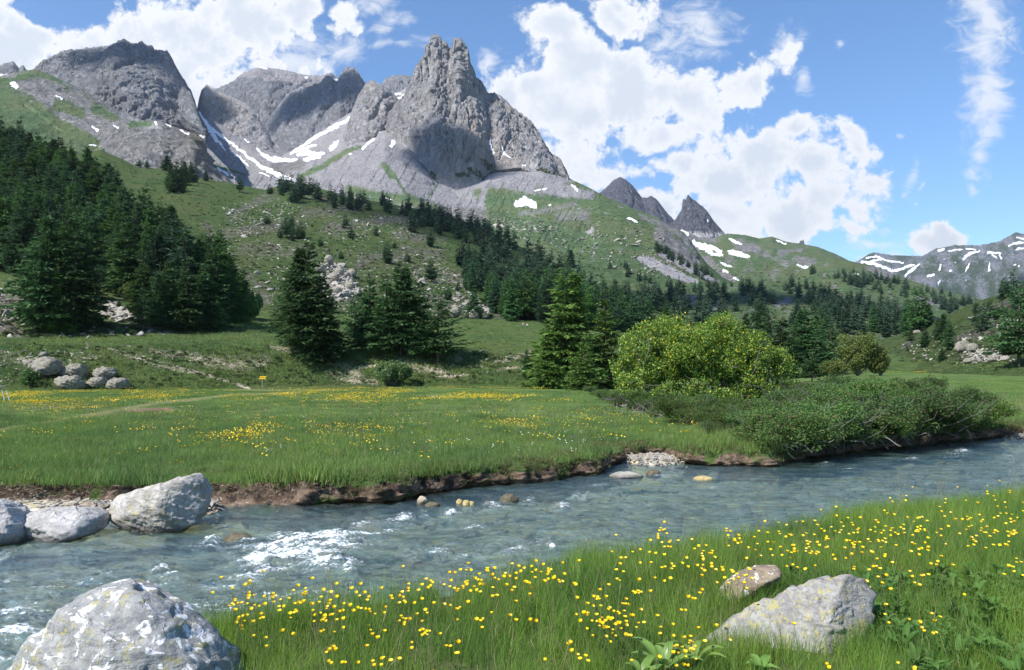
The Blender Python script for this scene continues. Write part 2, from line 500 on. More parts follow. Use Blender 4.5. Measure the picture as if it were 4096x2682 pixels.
terrain("mountain", M_MASSIF, [
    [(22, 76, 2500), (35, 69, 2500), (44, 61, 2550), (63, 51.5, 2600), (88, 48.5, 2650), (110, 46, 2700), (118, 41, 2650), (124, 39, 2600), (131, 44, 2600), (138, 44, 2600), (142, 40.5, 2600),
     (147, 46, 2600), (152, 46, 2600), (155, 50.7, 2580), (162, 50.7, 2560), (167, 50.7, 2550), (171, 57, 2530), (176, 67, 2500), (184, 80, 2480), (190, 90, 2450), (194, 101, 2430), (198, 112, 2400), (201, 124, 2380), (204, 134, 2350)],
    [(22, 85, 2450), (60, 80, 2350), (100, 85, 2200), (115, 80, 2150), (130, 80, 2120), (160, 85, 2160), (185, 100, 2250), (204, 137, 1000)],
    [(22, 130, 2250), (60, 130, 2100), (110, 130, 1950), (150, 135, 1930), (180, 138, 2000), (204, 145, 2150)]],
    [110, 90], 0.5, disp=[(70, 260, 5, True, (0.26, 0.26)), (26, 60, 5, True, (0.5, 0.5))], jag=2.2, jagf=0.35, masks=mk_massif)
# tiny toothed ridge far left
terrain("mountain", M_FAR, [
    [(-160, 72, 4000), (-60, 60, 4000), (-20, 66, 4000), (0, 66, 3600), (6, 64, 3600), (13, 61.5, 3600), (19, 68.5, 3600), (23, 65.5, 3600), (27, 70, 3600), (40, 78, 3600)],
    [(-160, 110, 3300), (40, 110, 3300)]], [50], 0.6, disp=[(50, 160, 5, True, (0.28, 0.28))], jag=2.0, masks=lambda px, py, P, n, T: dict(snow=strokes(px, py, [[(0, 76, 2), (13, 75, 2.2)]]), scree=0.4))
# back mountain with pale sunlit top
terrain("mountain", M_FAR, [
    [(200, 96, 4700), (219, 88, 4700), (228, 84.6, 4700), (235, 81, 4700), (241, 75, 4700), (250, 70.6, 4700), (259.6, 67, 4750), (272, 68.4, 4800), (287, 71, 4800), (303, 75, 4700), (323.5, 75.7, 4600), (345, 80, 4500)],
    [(200, 110, 4500), (241, 100, 4200), (270, 98, 4000), (300, 96, 4100), (345, 100, 4200)],
    [(200, 165, 3700), (345, 165, 3600)]], [60, 60], 0.6,
    disp=[(80, 330, 5, True, (0.5, 0.5)), (26, 90, 4, True, (0.5, 0.5))], jag=1.4,
    masks=lambda px, py, P, n, T: dict(scree=0.75 * sstep(78 + 0.12 * (px - 240) + 4 * nsh(px, py, 0.1) - py, -2, 3) * (py < 92),
                                       snow=strokes(px, py, [[(257, 67, .8), (267, 68.3, .8)], [(271, 126, 2.6), (274, 121, 3), (280, 115, 2)], [(273, 114, 1), (275, 119, 1.2)], [(306, 77, .7), (308, 78, .7)]])))
# central towers
terrain("mountain", M_MASSIF, [
    [(262, 130, 3600), (275, 112, 3600), (287, 95, 3600), (298.5, 88, 3600), (312, 83, 3600), (323.5, 79, 3600), (327, 74, 3600), (332, 74, 3600), (336, 78.5, 3600), (339, 78, 3600), (342, 72, 3600), (347, 67.6, 3600), (354, 68, 3600),
     (359, 74, 3550), (366, 84.6, 3500), (374, 92, 3450), (395, 100, 3400)],
    [(262, 150, 3300), (300, 120, 3200), (340, 105, 3150), (370, 108, 3150), (395, 112, 3200)],
    [(262, 185, 2700), (300, 172, 2700), (350, 150, 2800), (395, 135, 2900)]], [70, 60], 0.5,
    disp=[(75, 230, 5, True, (0.28, 0.28)), (22, 60, 4, True, (0.5, 0.5))], jag=1.8,
    masks=lambda px, py, P, n, T: dict(snow=strokes(px, py, [[(334, 79, 1.2), (337, 80, 1.2)]]), scree=0.35 * sstep(n[..., 2], 0.55, 0.8)))
# small dark block between
terrain("mountain", M_MASSIF, [
    [(376, 96, 4300), (382, 84, 4300), (385, 79, 4300), (395.6, 75.5, 4300), (409, 75.7, 4300), (420, 77, 4300), (440, 84, 4300)],
    [(376, 120, 4000), (440, 120, 4000)]], [40], 0.5, disp=[(60, 160, 4, True, (0.28, 0.28))], jag=1.3)
# crag between the valleys (left of the cirque)
terrain("mountain", M_PEAK, [
    [(196, 118, 2560), (198.5, 101, 2560), (201.5, 90.5, 2560), (207, 85, 2560), (213, 88, 2560), (221, 92, 2560), (235, 98.5, 2540), (250, 106, 2520), (259, 115, 2500), (265, 125, 2460), (272, 141, 2400), (288, 154, 2330), (296, 162, 2300)],
    [(196, 124, 2500), (206, 122, 2400), (215, 129, 2370), (240, 146, 2260), (262, 156, 2170), (288, 161, 2150), (296, 166, 2150)],
    [(196, 150, 2620), (215, 165, 2600), (240, 180, 2500), (265, 188, 2400), (296, 192, 2350)]], [80, 80], 0.45,
    disp=[(34, 120, 5, True, (0.28, 0.28)), (12, 32, 4, True, (0.5, 0.5))], jag=1.4,
    masks=lambda px, py, P, n, T: dict(grass=0.35 * sstep(py, 140, 160) + 0.4 * nsh(px, py, 0.1) + 0.05, snow=strokes(px, py, [[(245, 139, .8), (249, 143, .8)]])))
# crag left of the spire
terrain("mountain", M_PEAK, [
    [(338, 146, 2380), (346, 128, 2380), (352, 112, 2380), (359, 94, 2380), (367.6, 82, 2380), (372, 80.5, 2380), (378, 83, 2380), (387, 88, 2400), (395.6, 95.6, 2420), (402, 104, 2430), (410, 112, 2430)],
    [(338, 152, 2150), (350, 135, 2120), (360, 118, 2150), (385, 108, 2200), (396, 106, 2300), (410, 118, 2400)],
    [(338, 165, 1880), (350, 158, 1840), (365, 152, 1860), (385, 132, 2080), (396, 120, 2250), (410, 130, 2450)]], [60, 50], 0.45,
    disp=[(40, 130, 5, True, (0.28, 0.28)), (12, 34, 4, True, (0.5, 0.5))], jag=1.4)


# the spire
def mk_spire(px, py, P, n, T):
    g = strokes(px, py, [[(483, 160, 3), (492, 170, 6), (502, 178, 5)], [(470, 170, 4), (488, 180, 3)], [(433, 172, 2.5), (436, 178, 3)], [(458, 175, 3), (480, 172, 2)], [(540, 172, 6), (562, 178, 5)], [(515, 140, 3)]], 0.7)
    s = strokes(px, py, [[(490, 137, 1.0), (491, 147, 1.4), (493, 153, 1.6)], [(502, 147, 1.0), (504, 153.7, 1.5), (511, 157, 0.8)], [(522, 164.4, 1), (525, 165, 1)]])
    sc = strokes(px, py, [[(383, 140, 6), (400, 100, 6), (410, 88, 3)]], 0.6) * 0.6
    return dict(grass=0.62 * g + 0.16 * nsh(px, py, 0.2), snow=s, scree=sc)


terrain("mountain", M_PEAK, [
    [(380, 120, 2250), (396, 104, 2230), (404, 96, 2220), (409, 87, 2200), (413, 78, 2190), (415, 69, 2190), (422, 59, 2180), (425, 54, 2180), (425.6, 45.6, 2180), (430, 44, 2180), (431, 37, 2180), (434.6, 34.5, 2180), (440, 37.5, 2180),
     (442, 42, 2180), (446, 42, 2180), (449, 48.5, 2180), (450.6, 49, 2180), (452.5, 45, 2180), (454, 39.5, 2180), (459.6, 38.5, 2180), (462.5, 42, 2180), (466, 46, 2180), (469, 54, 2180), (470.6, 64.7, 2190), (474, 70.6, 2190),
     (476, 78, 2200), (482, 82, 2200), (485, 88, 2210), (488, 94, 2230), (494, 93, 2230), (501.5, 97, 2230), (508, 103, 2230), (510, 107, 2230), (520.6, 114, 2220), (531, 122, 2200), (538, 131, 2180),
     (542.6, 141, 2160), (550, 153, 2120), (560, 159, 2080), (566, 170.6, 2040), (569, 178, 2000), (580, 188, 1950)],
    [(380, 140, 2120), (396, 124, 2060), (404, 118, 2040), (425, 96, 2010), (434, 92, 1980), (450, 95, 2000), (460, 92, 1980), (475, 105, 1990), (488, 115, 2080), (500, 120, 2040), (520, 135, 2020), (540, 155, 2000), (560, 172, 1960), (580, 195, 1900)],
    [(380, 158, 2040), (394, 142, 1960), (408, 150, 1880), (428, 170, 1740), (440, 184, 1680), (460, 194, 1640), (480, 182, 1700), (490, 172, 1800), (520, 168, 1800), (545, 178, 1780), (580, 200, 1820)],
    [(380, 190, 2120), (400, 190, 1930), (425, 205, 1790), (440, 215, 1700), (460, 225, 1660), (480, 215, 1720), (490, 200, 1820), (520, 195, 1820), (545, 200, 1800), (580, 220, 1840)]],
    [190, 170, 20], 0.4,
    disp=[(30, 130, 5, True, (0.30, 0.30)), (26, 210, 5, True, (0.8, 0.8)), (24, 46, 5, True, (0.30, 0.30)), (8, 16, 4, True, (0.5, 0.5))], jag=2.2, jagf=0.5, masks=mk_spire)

# left upper rocky grass shoulder with dome
def mk_shoulder(px, py, P, n, T):
    r = 0.5 + 0.9 * nsh(px, py, 0.07, 5, 4)
    band = 74 + (px - 40) * 0.43
    g = 0.48 - r * 0.5 + 0.35 * sstep(py - band, 34, 55) + 0.15 * (1 - sstep(px, 60, 120)) + 0.1
    g = g + 0.8 * strokes(px, py, [[(-20, 80, 4), (10, 82, 3), (35, 72, 2.5), (60, 80, 2.5)], [(0, 100, 12), (25, 112, 10), (60, 128, 7), (95, 142, 5)], [(60, 105, 7), (80, 112, 6)], [(95, 110, 5), (115, 118, 4)], [(130, 125, 4), (150, 124, 2)]], 0.6)
    g = g - 0.45 * strokes(px, py, [[(100, 138, 8), (130, 132, 6), (160, 130, 7), (185, 145, 8)], [(120, 150, 14), (180, 158, 12)], [(12, 78, 4), (50, 95, 9), (90, 112, 7), (125, 125, 7)], [(60, 112, 5), (85, 128, 5)]], 0.6)
    sc = strokes(px, py, [[(25, 105, 2), (45, 120, 2), (60, 130, 1.5)], [(122, 112, 4), (140, 122, 5), (160, 128, 2)]], 0.6)
    s = strokes(px, py, [[(13, 83.5, 2.2), (16, 86, 2.6)], [(57, 95.6, .8), (62, 98, .9)], [(32, 101, .7)], [(92.6, 127, 1), (98, 130, 1)], [(113, 125.7, .8), (118, 128, .8)], [(156, 121, 1), (157, 124, 1)],
                        [(165.4, 123.5, .6), (170.6, 127, .6)], [(180, 130, .8), (189, 134, .8)], [(70, 97, .5)], [(88, 145, .6), (96, 146, .6)]])
    return dict(grass=g, scree=sc, snow=s)


terrain("mountain", M_ALP, [
    [(-160, 62, 1900), (-40, 78, 1900), (0, 77, 1850), (15, 72.5, 1800), (26.5, 70.6, 1800), (37, 70.6, 1800), (48.5, 75, 1790), (66, 82, 1780), (88, 94, 1760), (110, 106, 1750), (128, 116, 1740), (147, 122, 1740), (162, 122, 1740),
     (176, 128, 1740), (196, 134, 1740), (206, 143, 1740), (207, 156, 1740), (215, 168, 1700), (240, 186, 1600)],
    [(-160, 130, 1500), (0, 115, 1500), (60, 132, 1480), (100, 136, 1470), (130, 131, 1450), (160, 128, 1440), (190, 143, 1430), (207, 160, 1500), (240, 192, 1450)],
    [(-160, 190, 1250), (0, 180, 1250), (90, 175, 1280), (130, 178, 1300), (180, 190, 1300), (240, 210, 1300)]], [90, 90], 0.5,
    disp=[(20, 130, 5, True, (1, 1)), (9, 30, 4, True, (1, 1))], jag=0.8, masks=mk_shoulder)

# cirque: scree cones, snow tongues, and the green shoulder running right from the spire
SNOW_S = [[(198.5, 113, 2), (203, 121, 3), (206, 126, 3.2), (212, 133, 2.4), (216, 139, 1.8), (222, 146, 1.0), (226, 150, .5)], [(206, 125, 2), (223, 137, 1.5), (237, 148, 1.2), (250, 158, 1.4), (262, 167, 1.6), (272, 172, 2.4), (284, 177, 3.0), (297, 181, 1.4)],
          [(231, 151, .8), (240, 159, 1.1), (248.5, 166, .8)], [(260, 172, .8), (269, 176.5, .9)], [(196, 134, 1.2), (204, 138, 1.6), (208, 131, 1)], [(201, 152, 1.4), (206, 155, 1.4)], [(218, 168, 1.3), (229, 175, 1.3)], [(216, 178, 1.4), (224, 180.5, 1.2)],
          [(256, 148, .7), (262, 154, 1.6), (272, 159, 2.6), (280, 160, 2.6), (290, 160, 2), (297, 159.6, 1)],
          [(290, 153, 1), (300, 147, 1.6), (316, 137, 2), (330, 129, 2), (345, 121, 1.8), (352, 115, 1)], [(292, 142.6, .8), (309, 136, 1.2)], [(298, 154, 2), (306, 152, 3), (312, 153.7, 2.6), (324, 153.7, 1.2)],
          [(305, 159.6, 1.6), (320, 157, 1.2)], [(296, 151, 1), (315, 145, 1)], [(331, 149, 2.0), (335, 144, 2), (338, 141, 1.4)], [(362, 148.5, 1.2), (368, 143, 1.4), (374, 138.6, 1)], [(391, 146, 1.8), (393.5, 142, 1.8)],
          [(386, 117, 1.2), (391, 111, 1.7), (396, 107, 1.8), (398, 101, 1.9), (404, 96, 1.4)], [(391, 99, 2), (398, 100, 2.2)], [(394, 94, 1.6), (400, 94, 1)], [(405, 98.5, 1.5)], [(382, 115, .7)], [(349, 155, .8), (351, 154.5, .8)],
          [(534, 190, .7), (545.6, 189.2, 1.1)], [(572, 185, 1.0), (578, 189.7, 1.5)], [(386, 198, .6), (392.6, 199.6, 1)],
          [(517, 203, 3.6), (525, 201, 4.6), (533, 204.4, 3.4)], [(549, 205.6, .7), (551, 205.3, .7)], [(496, 227, .6)]]


def mk_cirque(px, py, P, n, T):
    nz = nsh(px, py, 0.06, 5, 2)
    nf = nsh(px, py, 0.25, 4, 9)
    # grass: right of the gully, and streaks
    g = sstep(px, 452, 480) * sstep(py - (186 + 6 * nz - 0.08 * (px - 480)), -2, 8)
    g *= 1 - strokes(px, py, [[(440, 186, 4), (452, 194, 6), (465, 200, 9), (475, 212, 10)], [(489, 179, 2), (483, 195, 3), (480, 205, 3)], [(495, 175, 8), (520, 182, 9), (560, 190, 6), (590, 195, 4)]], 0.6)
    g = g * (0.78 + 0.5 * nf)
    g = np.maximum(g, 0.75 * strokes(px, py, [[(300, 177, 3), (325, 165, 3), (345, 152, 3), (360, 147, 2)], [(384, 165, 4), (392, 175, 4)], [(350, 190, 5), (380, 198, 7), (410, 200, 6), (440, 212, 6)], [(395, 175, 1.5), (400, 185, 1.5), (412, 200, 1.5)], [(215, 165, 2), (245, 175, 1.2)]], 0.7) + 0.3 * nf * 0.5)
    g -= 0.5 * strokes(px, py, [[(520, 214, 3), (545, 210, 3), (575, 204, 3)], [(560, 217, 6), (580, 214, 6)]], 0.7) * (0.6 + nf)
    sc = 0.75 - 0.5 * strokes(px, py, [[(275, 168, 6), (300, 165, 5)], [(500, 218, 6), (460, 212, 5)]], 0.6) + 0.3 * nz
    g = np.maximum(g, 0.50 * sstep(nsh(px + py * 0.5, py * 0.25, 0.16, 4, 12), 0.0, 0.45) * sstep(py, 135, 185))
    # darker ribs in the scree fall line
    sc -= 0.35 * sstep(nsh(px * 1.0 + py * 0.6, py * 0.15, 0.28, 3, 5), 0.1, 0.5)
    return dict(grass=g, scree=sc, snow=strokes(px, py, SNOW_S, 0.6))


terrain("mountain", M_ALP, [
    [(140, 136, 2420), (190, 120, 2440), (198, 110, 2430), (206, 116, 2400), (215, 121, 2370), (240, 136, 2300), (265, 150, 2200), (282, 156, 2150), (300, 146, 2350), (320, 132, 2500), (350, 113, 2620), (385, 99, 2620), (406, 88, 2520), 
     (418, 130, 2350), (430, 158, 2250), (450, 176, 2150), (470, 176, 2100), (500, 166, 1950), (540, 168, 1850), (566, 179, 1820), (575, 181.6, 1800), (587, 187, 1780), (597, 192.6, 1760), (613, 200, 1750), (634, 209, 1750), (660, 219, 1750)],
    [(140, 165, 1900), (200, 160, 1850), (240, 172, 1800), (280, 178, 1700), (300, 172, 1720), (330, 160, 1800), (360, 148, 1850), (385, 148, 1800), (400, 158, 1750), (430, 187, 1560), (457, 200, 1460), (490, 186, 1560), (540, 188, 1620), (575, 190, 1650), (600, 199, 1600), (660, 225, 1600)],
    [(140, 200, 1100), (300, 205, 1080), (400, 216, 1050), (457, 232, 1000), (540, 232, 1050), (600, 240, 1100), (660, 250, 1100)],
    [(140, 240, 760), (400, 245, 760), (500, 270, 760), (560, 290, 760), (600, 300, 760), (660, 320, 760)]], [110, 70, 40], 0.5,
    disp=[(15, 130, 4, True, (1, 1)), (4.5, 26, 5, True, (1, 1)), (1.2, 7, 3, True, (1, 1))], jag=0.6, masks=mk_cirque)

# two distant pyramids, one more tooth
terrain("mountain", M_SHADEROCK, [
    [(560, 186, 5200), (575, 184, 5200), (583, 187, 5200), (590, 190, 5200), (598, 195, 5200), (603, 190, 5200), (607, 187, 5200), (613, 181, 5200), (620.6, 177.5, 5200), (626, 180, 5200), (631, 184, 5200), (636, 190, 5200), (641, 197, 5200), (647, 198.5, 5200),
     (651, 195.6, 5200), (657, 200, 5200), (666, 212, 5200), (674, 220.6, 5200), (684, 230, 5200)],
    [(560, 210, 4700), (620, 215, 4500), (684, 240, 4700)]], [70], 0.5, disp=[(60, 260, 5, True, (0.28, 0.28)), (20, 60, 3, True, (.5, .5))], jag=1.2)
terrain("mountain", M_SHADEROCK, [
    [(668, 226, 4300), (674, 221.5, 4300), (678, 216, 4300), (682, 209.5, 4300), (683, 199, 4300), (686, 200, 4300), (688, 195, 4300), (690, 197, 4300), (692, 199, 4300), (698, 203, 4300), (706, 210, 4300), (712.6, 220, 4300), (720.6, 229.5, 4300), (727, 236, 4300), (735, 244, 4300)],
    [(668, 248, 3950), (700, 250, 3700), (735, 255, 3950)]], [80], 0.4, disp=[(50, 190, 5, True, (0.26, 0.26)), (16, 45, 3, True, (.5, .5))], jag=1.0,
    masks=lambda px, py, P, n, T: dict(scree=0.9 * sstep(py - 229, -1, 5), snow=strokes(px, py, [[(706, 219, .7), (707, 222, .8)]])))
terrain("mountain", M_SHADEROCK, [
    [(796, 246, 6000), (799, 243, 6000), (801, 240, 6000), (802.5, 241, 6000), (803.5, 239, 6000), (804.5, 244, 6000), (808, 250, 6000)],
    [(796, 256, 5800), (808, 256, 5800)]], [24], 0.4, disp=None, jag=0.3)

# far right snowy range
SNOW_I = [[(862, 262, 1.5), (870, 263, 1.6), (880, 266, 1.6), (891, 271, 2.0), (900, 269, 1.6), (908, 266, 1.5), (914, 264.5, 1)], [(866, 258, .8), (875, 256.5, 1.2), (888, 261, 1.2), (902, 263, .9)], [(872, 261, 1), (884, 259, 1)], [(906, 276.5, 1.2), (912, 270, 1.6), (919, 264, 1)],
          [(963.7, 259, 1.6), (969, 254, 1.7), (979, 250.4, 1)], [(966, 272, .8), (969, 264, 1.2)], [(939, 270, .9), (940, 264, .9)], [(927, 276, 1.3), (933, 275, 1.6)], [(938, 250.6, 1.2), (943, 249.6, 1)], [(947, 251, .8), (961, 249.8, .8)],
          [(988, 252.5, 1.3), (1001, 253, .8)], [(992, 255, .8), (996, 257, .8)], [(1000, 255, 1), (1001, 258, 1.3)], [(990, 262, .8), (989, 271, .9)], [(1008, 246, 1), (1014, 243.5, 1.1), (1024, 242, .9)], [(1017, 249, 1.1), (1024, 248, 1.2)], [(1015, 265, .8), (1019, 266, .8)],
          [(966, 249, .8), (975, 249, .8)], [(943, 259, .7)], [(952, 270, .9), (950, 272, .7)], [(940, 280, .5), (938, 286, .5)], [(966, 280, .5)], [(1040, 240, 1.5), (1070, 246, 2)], [(1100, 250, 2), (1130, 262, 2)], [(981, 246, .6)], [(955, 262, .6)], [(1018, 238, .8), (1030, 240, .8)]]
terrain("mountain", M_FAR, [
    [(836, 272, 8500), (848, 266, 8500), (858.6, 261, 8500), (866, 256, 8500), (873, 252.5, 8500), (890.7, 255.5, 8500), (905, 256, 8500), (923, 256, 8500), (930, 252, 8300), (935.6, 249, 8200), (955, 245.6, 8000), (979, 245.6, 8000), (1000, 241.6, 8000), (1010, 236, 8000), (1016, 232.8, 8000), (1024, 234.5, 8000), (1050, 238, 8000), (1100, 232, 8000), (1180, 250, 8000)],
    [(836, 285, 7500), (880, 275, 7300), (910, 280, 7100), (940, 268, 7300), (1000, 265, 7200), (1180, 280, 7200)],
    [(836, 330, 5600), (1180, 340, 5200)]], [50, 60], 0.5, disp=[(90, 520, 6, True, (1, 1)), (26, 120, 4, True, (1, 1))], jag=1.0,
    masks=lambda px, py, P, n, T: dict(grass=0.52 + 0.9 * nsh(px, py, 0.08, 5, 3) + 0.12 * sstep(py, 262, 290), snow=strokes(px, py, SNOW_I, 0.8)))

# right green ridge with snow patches (behind the spur)
SNOW_G2 = [[(694, 242, 2.2), (703, 247.5, 3.0), (711, 253, 2.4)], [(704, 245, 1.5), (713, 248, 2), (721, 252, 1.5)], [(712.6, 253.4, 1.2), (722, 254.6, 1.6)], [(730, 252, 1.8), (734, 253, 2.8), (742, 254.6, 2.2), (750, 256.4, 1.0)], [(728.6, 239, 1), (734, 241, 1.5), (741, 244.6, 1)],
           [(777, 241, .7), (785.6, 244, 1)], [(829, 262.6, 1.4), (833, 264.4, 1.9), (837, 264.5, 1)], [(817, 266, 2.2), (823, 268, 2.4)], [(797.6, 265, .8), (808, 268, 1.3)], [(797, 281, 1.2), (805, 280, 1)], [(722, 263, .8), (731, 267, 1)], [(723, 270, 1.2), (727, 272, 1)], [(734, 278, .8), (738, 280, .7)],
           [(682, 230, 1.2), (688, 234.5, 1.4)], [(852, 274, 1.2), (857, 274.4, 1)], [(806, 276, .7), (812, 273, .7)]]


def mk_g2(px, py, P, n, T):
    nz = nsh(px, py, 0.09, 5, 7)
    g = 0.75 + 0.9 * nz - 0.5 * strokes(px, py, [[(740, 244, 5), (756, 250, 4)], [(695, 255, 4), (715, 270, 5), (735, 282, 4)], [(765, 255, 3), (785, 265, 3)], [(780, 252, 2), (800, 250, 2)], [(795, 258, 3), (812, 266, 4)], [(690, 236, 4), (712, 238, 3)]], 0.8)
    return dict(grass=g, scree=0.35 + 0.5 * nz, snow=strokes(px, py, SNOW_G2, 0.7))


terrain("mountain", M_ALP, [
    [(655, 236, 2500), (674, 234, 2500), (682, 229.5, 2500), (698, 237, 2500), (714, 238, 2500), (727, 233.6, 2500), (746, 235, 2500), (759, 238.5, 2500), (772, 236.5, 2500), (786, 241.6, 2500), (802, 244, 2400), (818.5, 247, 2300), (834.5, 253.6, 2200), (850.6, 261.6, 2100), (870, 270, 2000), (900, 284, 1900), (940, 300, 1800)],
    [(655, 262, 2000), (700, 258, 1950), (750, 256, 1900), (800, 262, 1800), (850, 275, 1600), (940, 305, 1500)],
    [(655, 320, 1000), (800, 320, 1000), (940, 330, 1000)]], [70, 80], 0.5, disp=[(22, 190, 4, False, (1, 1)), (8, 45, 4, True, (1, 1))], jag=0.5, masks=mk_g2)


# rocky spur in front of it
def mk_spur(px, py, P, n, T):
    nz = nsh(px, py, 0.11, 5, 5)
    g = 0.88 + 0.7 * nz
    g -= 0.9 * strokes(px, py, [[(645, 214, 6), (668, 222, 8), (684, 232, 8), (697, 248, 6)], [(660, 235, 7), (680, 250, 9), (693, 262, 6)], [(640, 208, 3), (620, 204, 3)], [(520, 213, 2.5), (545, 211, 2.5), (575, 204, 2)], [(566, 212, 9), (580, 217, 9)], [(545, 236, 4), (552, 240, 3)], [(585, 233, 5), (592, 237, 3)], [(580, 250, 2.5)], [(500, 232, 3), (520, 246, 3)]], 0.7) * (0.75 + nz)
    sc = strokes(px, py, [[(640, 258, 2.5), (650, 262, 5), (666, 270, 5.5), (682, 277, 4), (697, 282, 2)], [(660, 254, 2), (680, 264, 3), (700, 274, 3), (716, 281, 2)], [(590, 229, 3), (584, 236, 2)]], 0.6)
    g = g * (1 - 0.9 * sc)
    s = strokes(px, py, [[(628, 218, .8), (633, 219.5, 1.3), (637, 222, .8)], [(616, 298, 1)], [(638, 296.6, 1.1), (650, 297, 1)], [(549, 205.6, .7), (551, 205.3, .7)]])
    return dict(grass=g, scree=0.25 + sc, snow=s)


terrain("mountain", M_ALP, [
    [(470, 214, 1500), (500, 208, 1500), (530, 212, 1480), (560, 206, 1450), (585, 200, 1430), (600, 200, 1400), (620, 206, 1380), (634, 211, 1360), (648, 217, 1350), (662, 222, 1340), (676, 229, 1330), (688, 238, 1320), (696, 250, 1310), (706, 263, 1290), (722, 277, 1250), (745, 290, 1200), (780, 300, 1150)],
    [(470, 235, 1200), (530, 240, 1150), (580, 240, 1100), (620, 236, 1100), (660, 245, 1080), (690, 262, 1080), (722, 283, 1050), (780, 306, 1000)],
    [(470, 265, 900), (530, 265, 900), (600, 262, 880), (660, 272, 850), (700, 285, 830), (780, 312, 820)],
    [(470, 310, 640), (600, 310, 620), (700, 320, 600), (780, 330, 600)]], [60, 50, 50], 0.5,
    disp=[(14, 120, 4, False, (1, 1)), (5, 28, 4, True, (1, 1))], jag=0.5, masks=mk_spur)


# wooded foothills right
def mk_foot(px, py, P, n, T):
    nz = nsh(px, py, 0.13, 5, 6)
    g = 0.85 + 0.8 * nz - 0.8 * strokes(px, py, [[(825, 275, 2)], [(868, 268, 2), (890, 276, 3)], [(690, 300, 5), (715, 306, 6)], [(880, 312, 4), (905, 310, 5)], [(830, 320, 3)], [(777, 305, 3), (790, 300, 2)], [(920, 300, 3), (950, 305, 3)]], 0.8)
    s = strokes(px, py, [[(853.5, 274, 1.2), (857, 274.4, 1)], [(874, 273, .8), (879, 276, .8)], [(638, 296.6, 1.0), (650, 297, .9)], [(840, 295, 1.4)]])
    return dict(grass=g, scree=0.2, snow=s)


terrain("hill", M_ALP, [
    [(780, 292, 1350), (800, 272, 1350), (818, 262, 1350), (834, 258, 1350), (850, 261, 1330), (874.6, 267, 1300), (890.7, 273, 1270), (906.7, 279, 1230), (931, 287, 1180), (955, 294, 1130), (979, 299, 1080), (1020, 312, 1020), (1174, 350, 900)],
    [(780, 300, 1000), (850, 292, 980), (900, 298, 950), (960, 312, 900), (1174, 355, 800)],
    [(780, 335, 600), (1174, 372, 600)]], [50, 50], 0.6, disp=[(10, 110, 4, False, (1, 1)), (3, 22, 4, True, (1, 1))], jag=0.4, masks=mk_foot)
terrain("hill", M_ALP, [
    [(540, 292, 850), (570, 288, 850), (600, 284, 850), (650, 285, 850), (700, 286, 850), (722, 286, 850), (738, 281, 850), (760, 280, 850), (790, 284, 830), (830, 290, 800), (860, 296, 760), (900, 306, 700), (940, 318, 640), (980, 332, 600), (1174, 352, 560)],
    [(540, 312, 560), (600, 305, 560), (700, 306, 560), (800, 306, 540), (860, 314, 500), (920, 328, 460), (1174, 358, 420)],
    [(540, 345, 300), (700, 350, 300), (860, 345, 300), (1174, 372, 300)]], [40, 40], 0.6, disp=[(7, 75, 4, False, (1, 1)), (2, 15, 4, True, (1, 1))], jag=0.4, masks=mk_foot)


# mid hill: rocky pasture with the wooded diagonal
def mk_mid(px, py, P, n, T):
    nz = nsh(px * 0.6 + py * 0.3, py * 1.7, 0.10, 5, 8)
    nf = nsh(px, py * 1.6, 0.35, 4, 2)
    g = 1.00 + 0.45 * nz + 0.30 * nf
    rocky = strokes(px, py, [[(225, 235, 8), (260, 228, 7), (300, 225, 6)], [(232, 215, 6), (262, 200, 6), (275, 196, 6)], [(240, 250, 7), (280, 250, 8), (310, 252, 8)], [(330, 230, 8), (370, 222, 7), (405, 218, 7)], [(360, 262, 9), (410, 252, 9), (440, 256, 8)], [(330, 285, 14), (345, 300, 12)],
                             [(300, 215, 5), (345, 208, 7), (362, 205, 5)], [(420, 275, 10), (450, 275, 8), (470, 285, 8)], [(430, 300, 10), (470, 305, 12), (500, 315, 8)], [(250, 280, 10), (265, 300, 8)], [(205, 225, 6), (215, 240, 7)], [(400, 235, 8), (440, 240, 8)], [(300, 192, 4), (330, 200, 5)]], 0.9)
    g -= 0.54 * rocky * (0.75 + 1.6 * np.clip(nf + 0.1, -0.35, 0.8))
    sc = strokes(px, py, [[(338, 272, 8), (345, 285, 10), (352, 292, 7)]], 0.4)
    g -= sc
    s = strokes(px, py, [[(229, 213.5, .9), (231, 211, .9)], [(216, 179, 1.2), (223, 180, 1.2)]])
    return dict(grass=g, scree=0.25 + 0.6 * sc, snow=s)


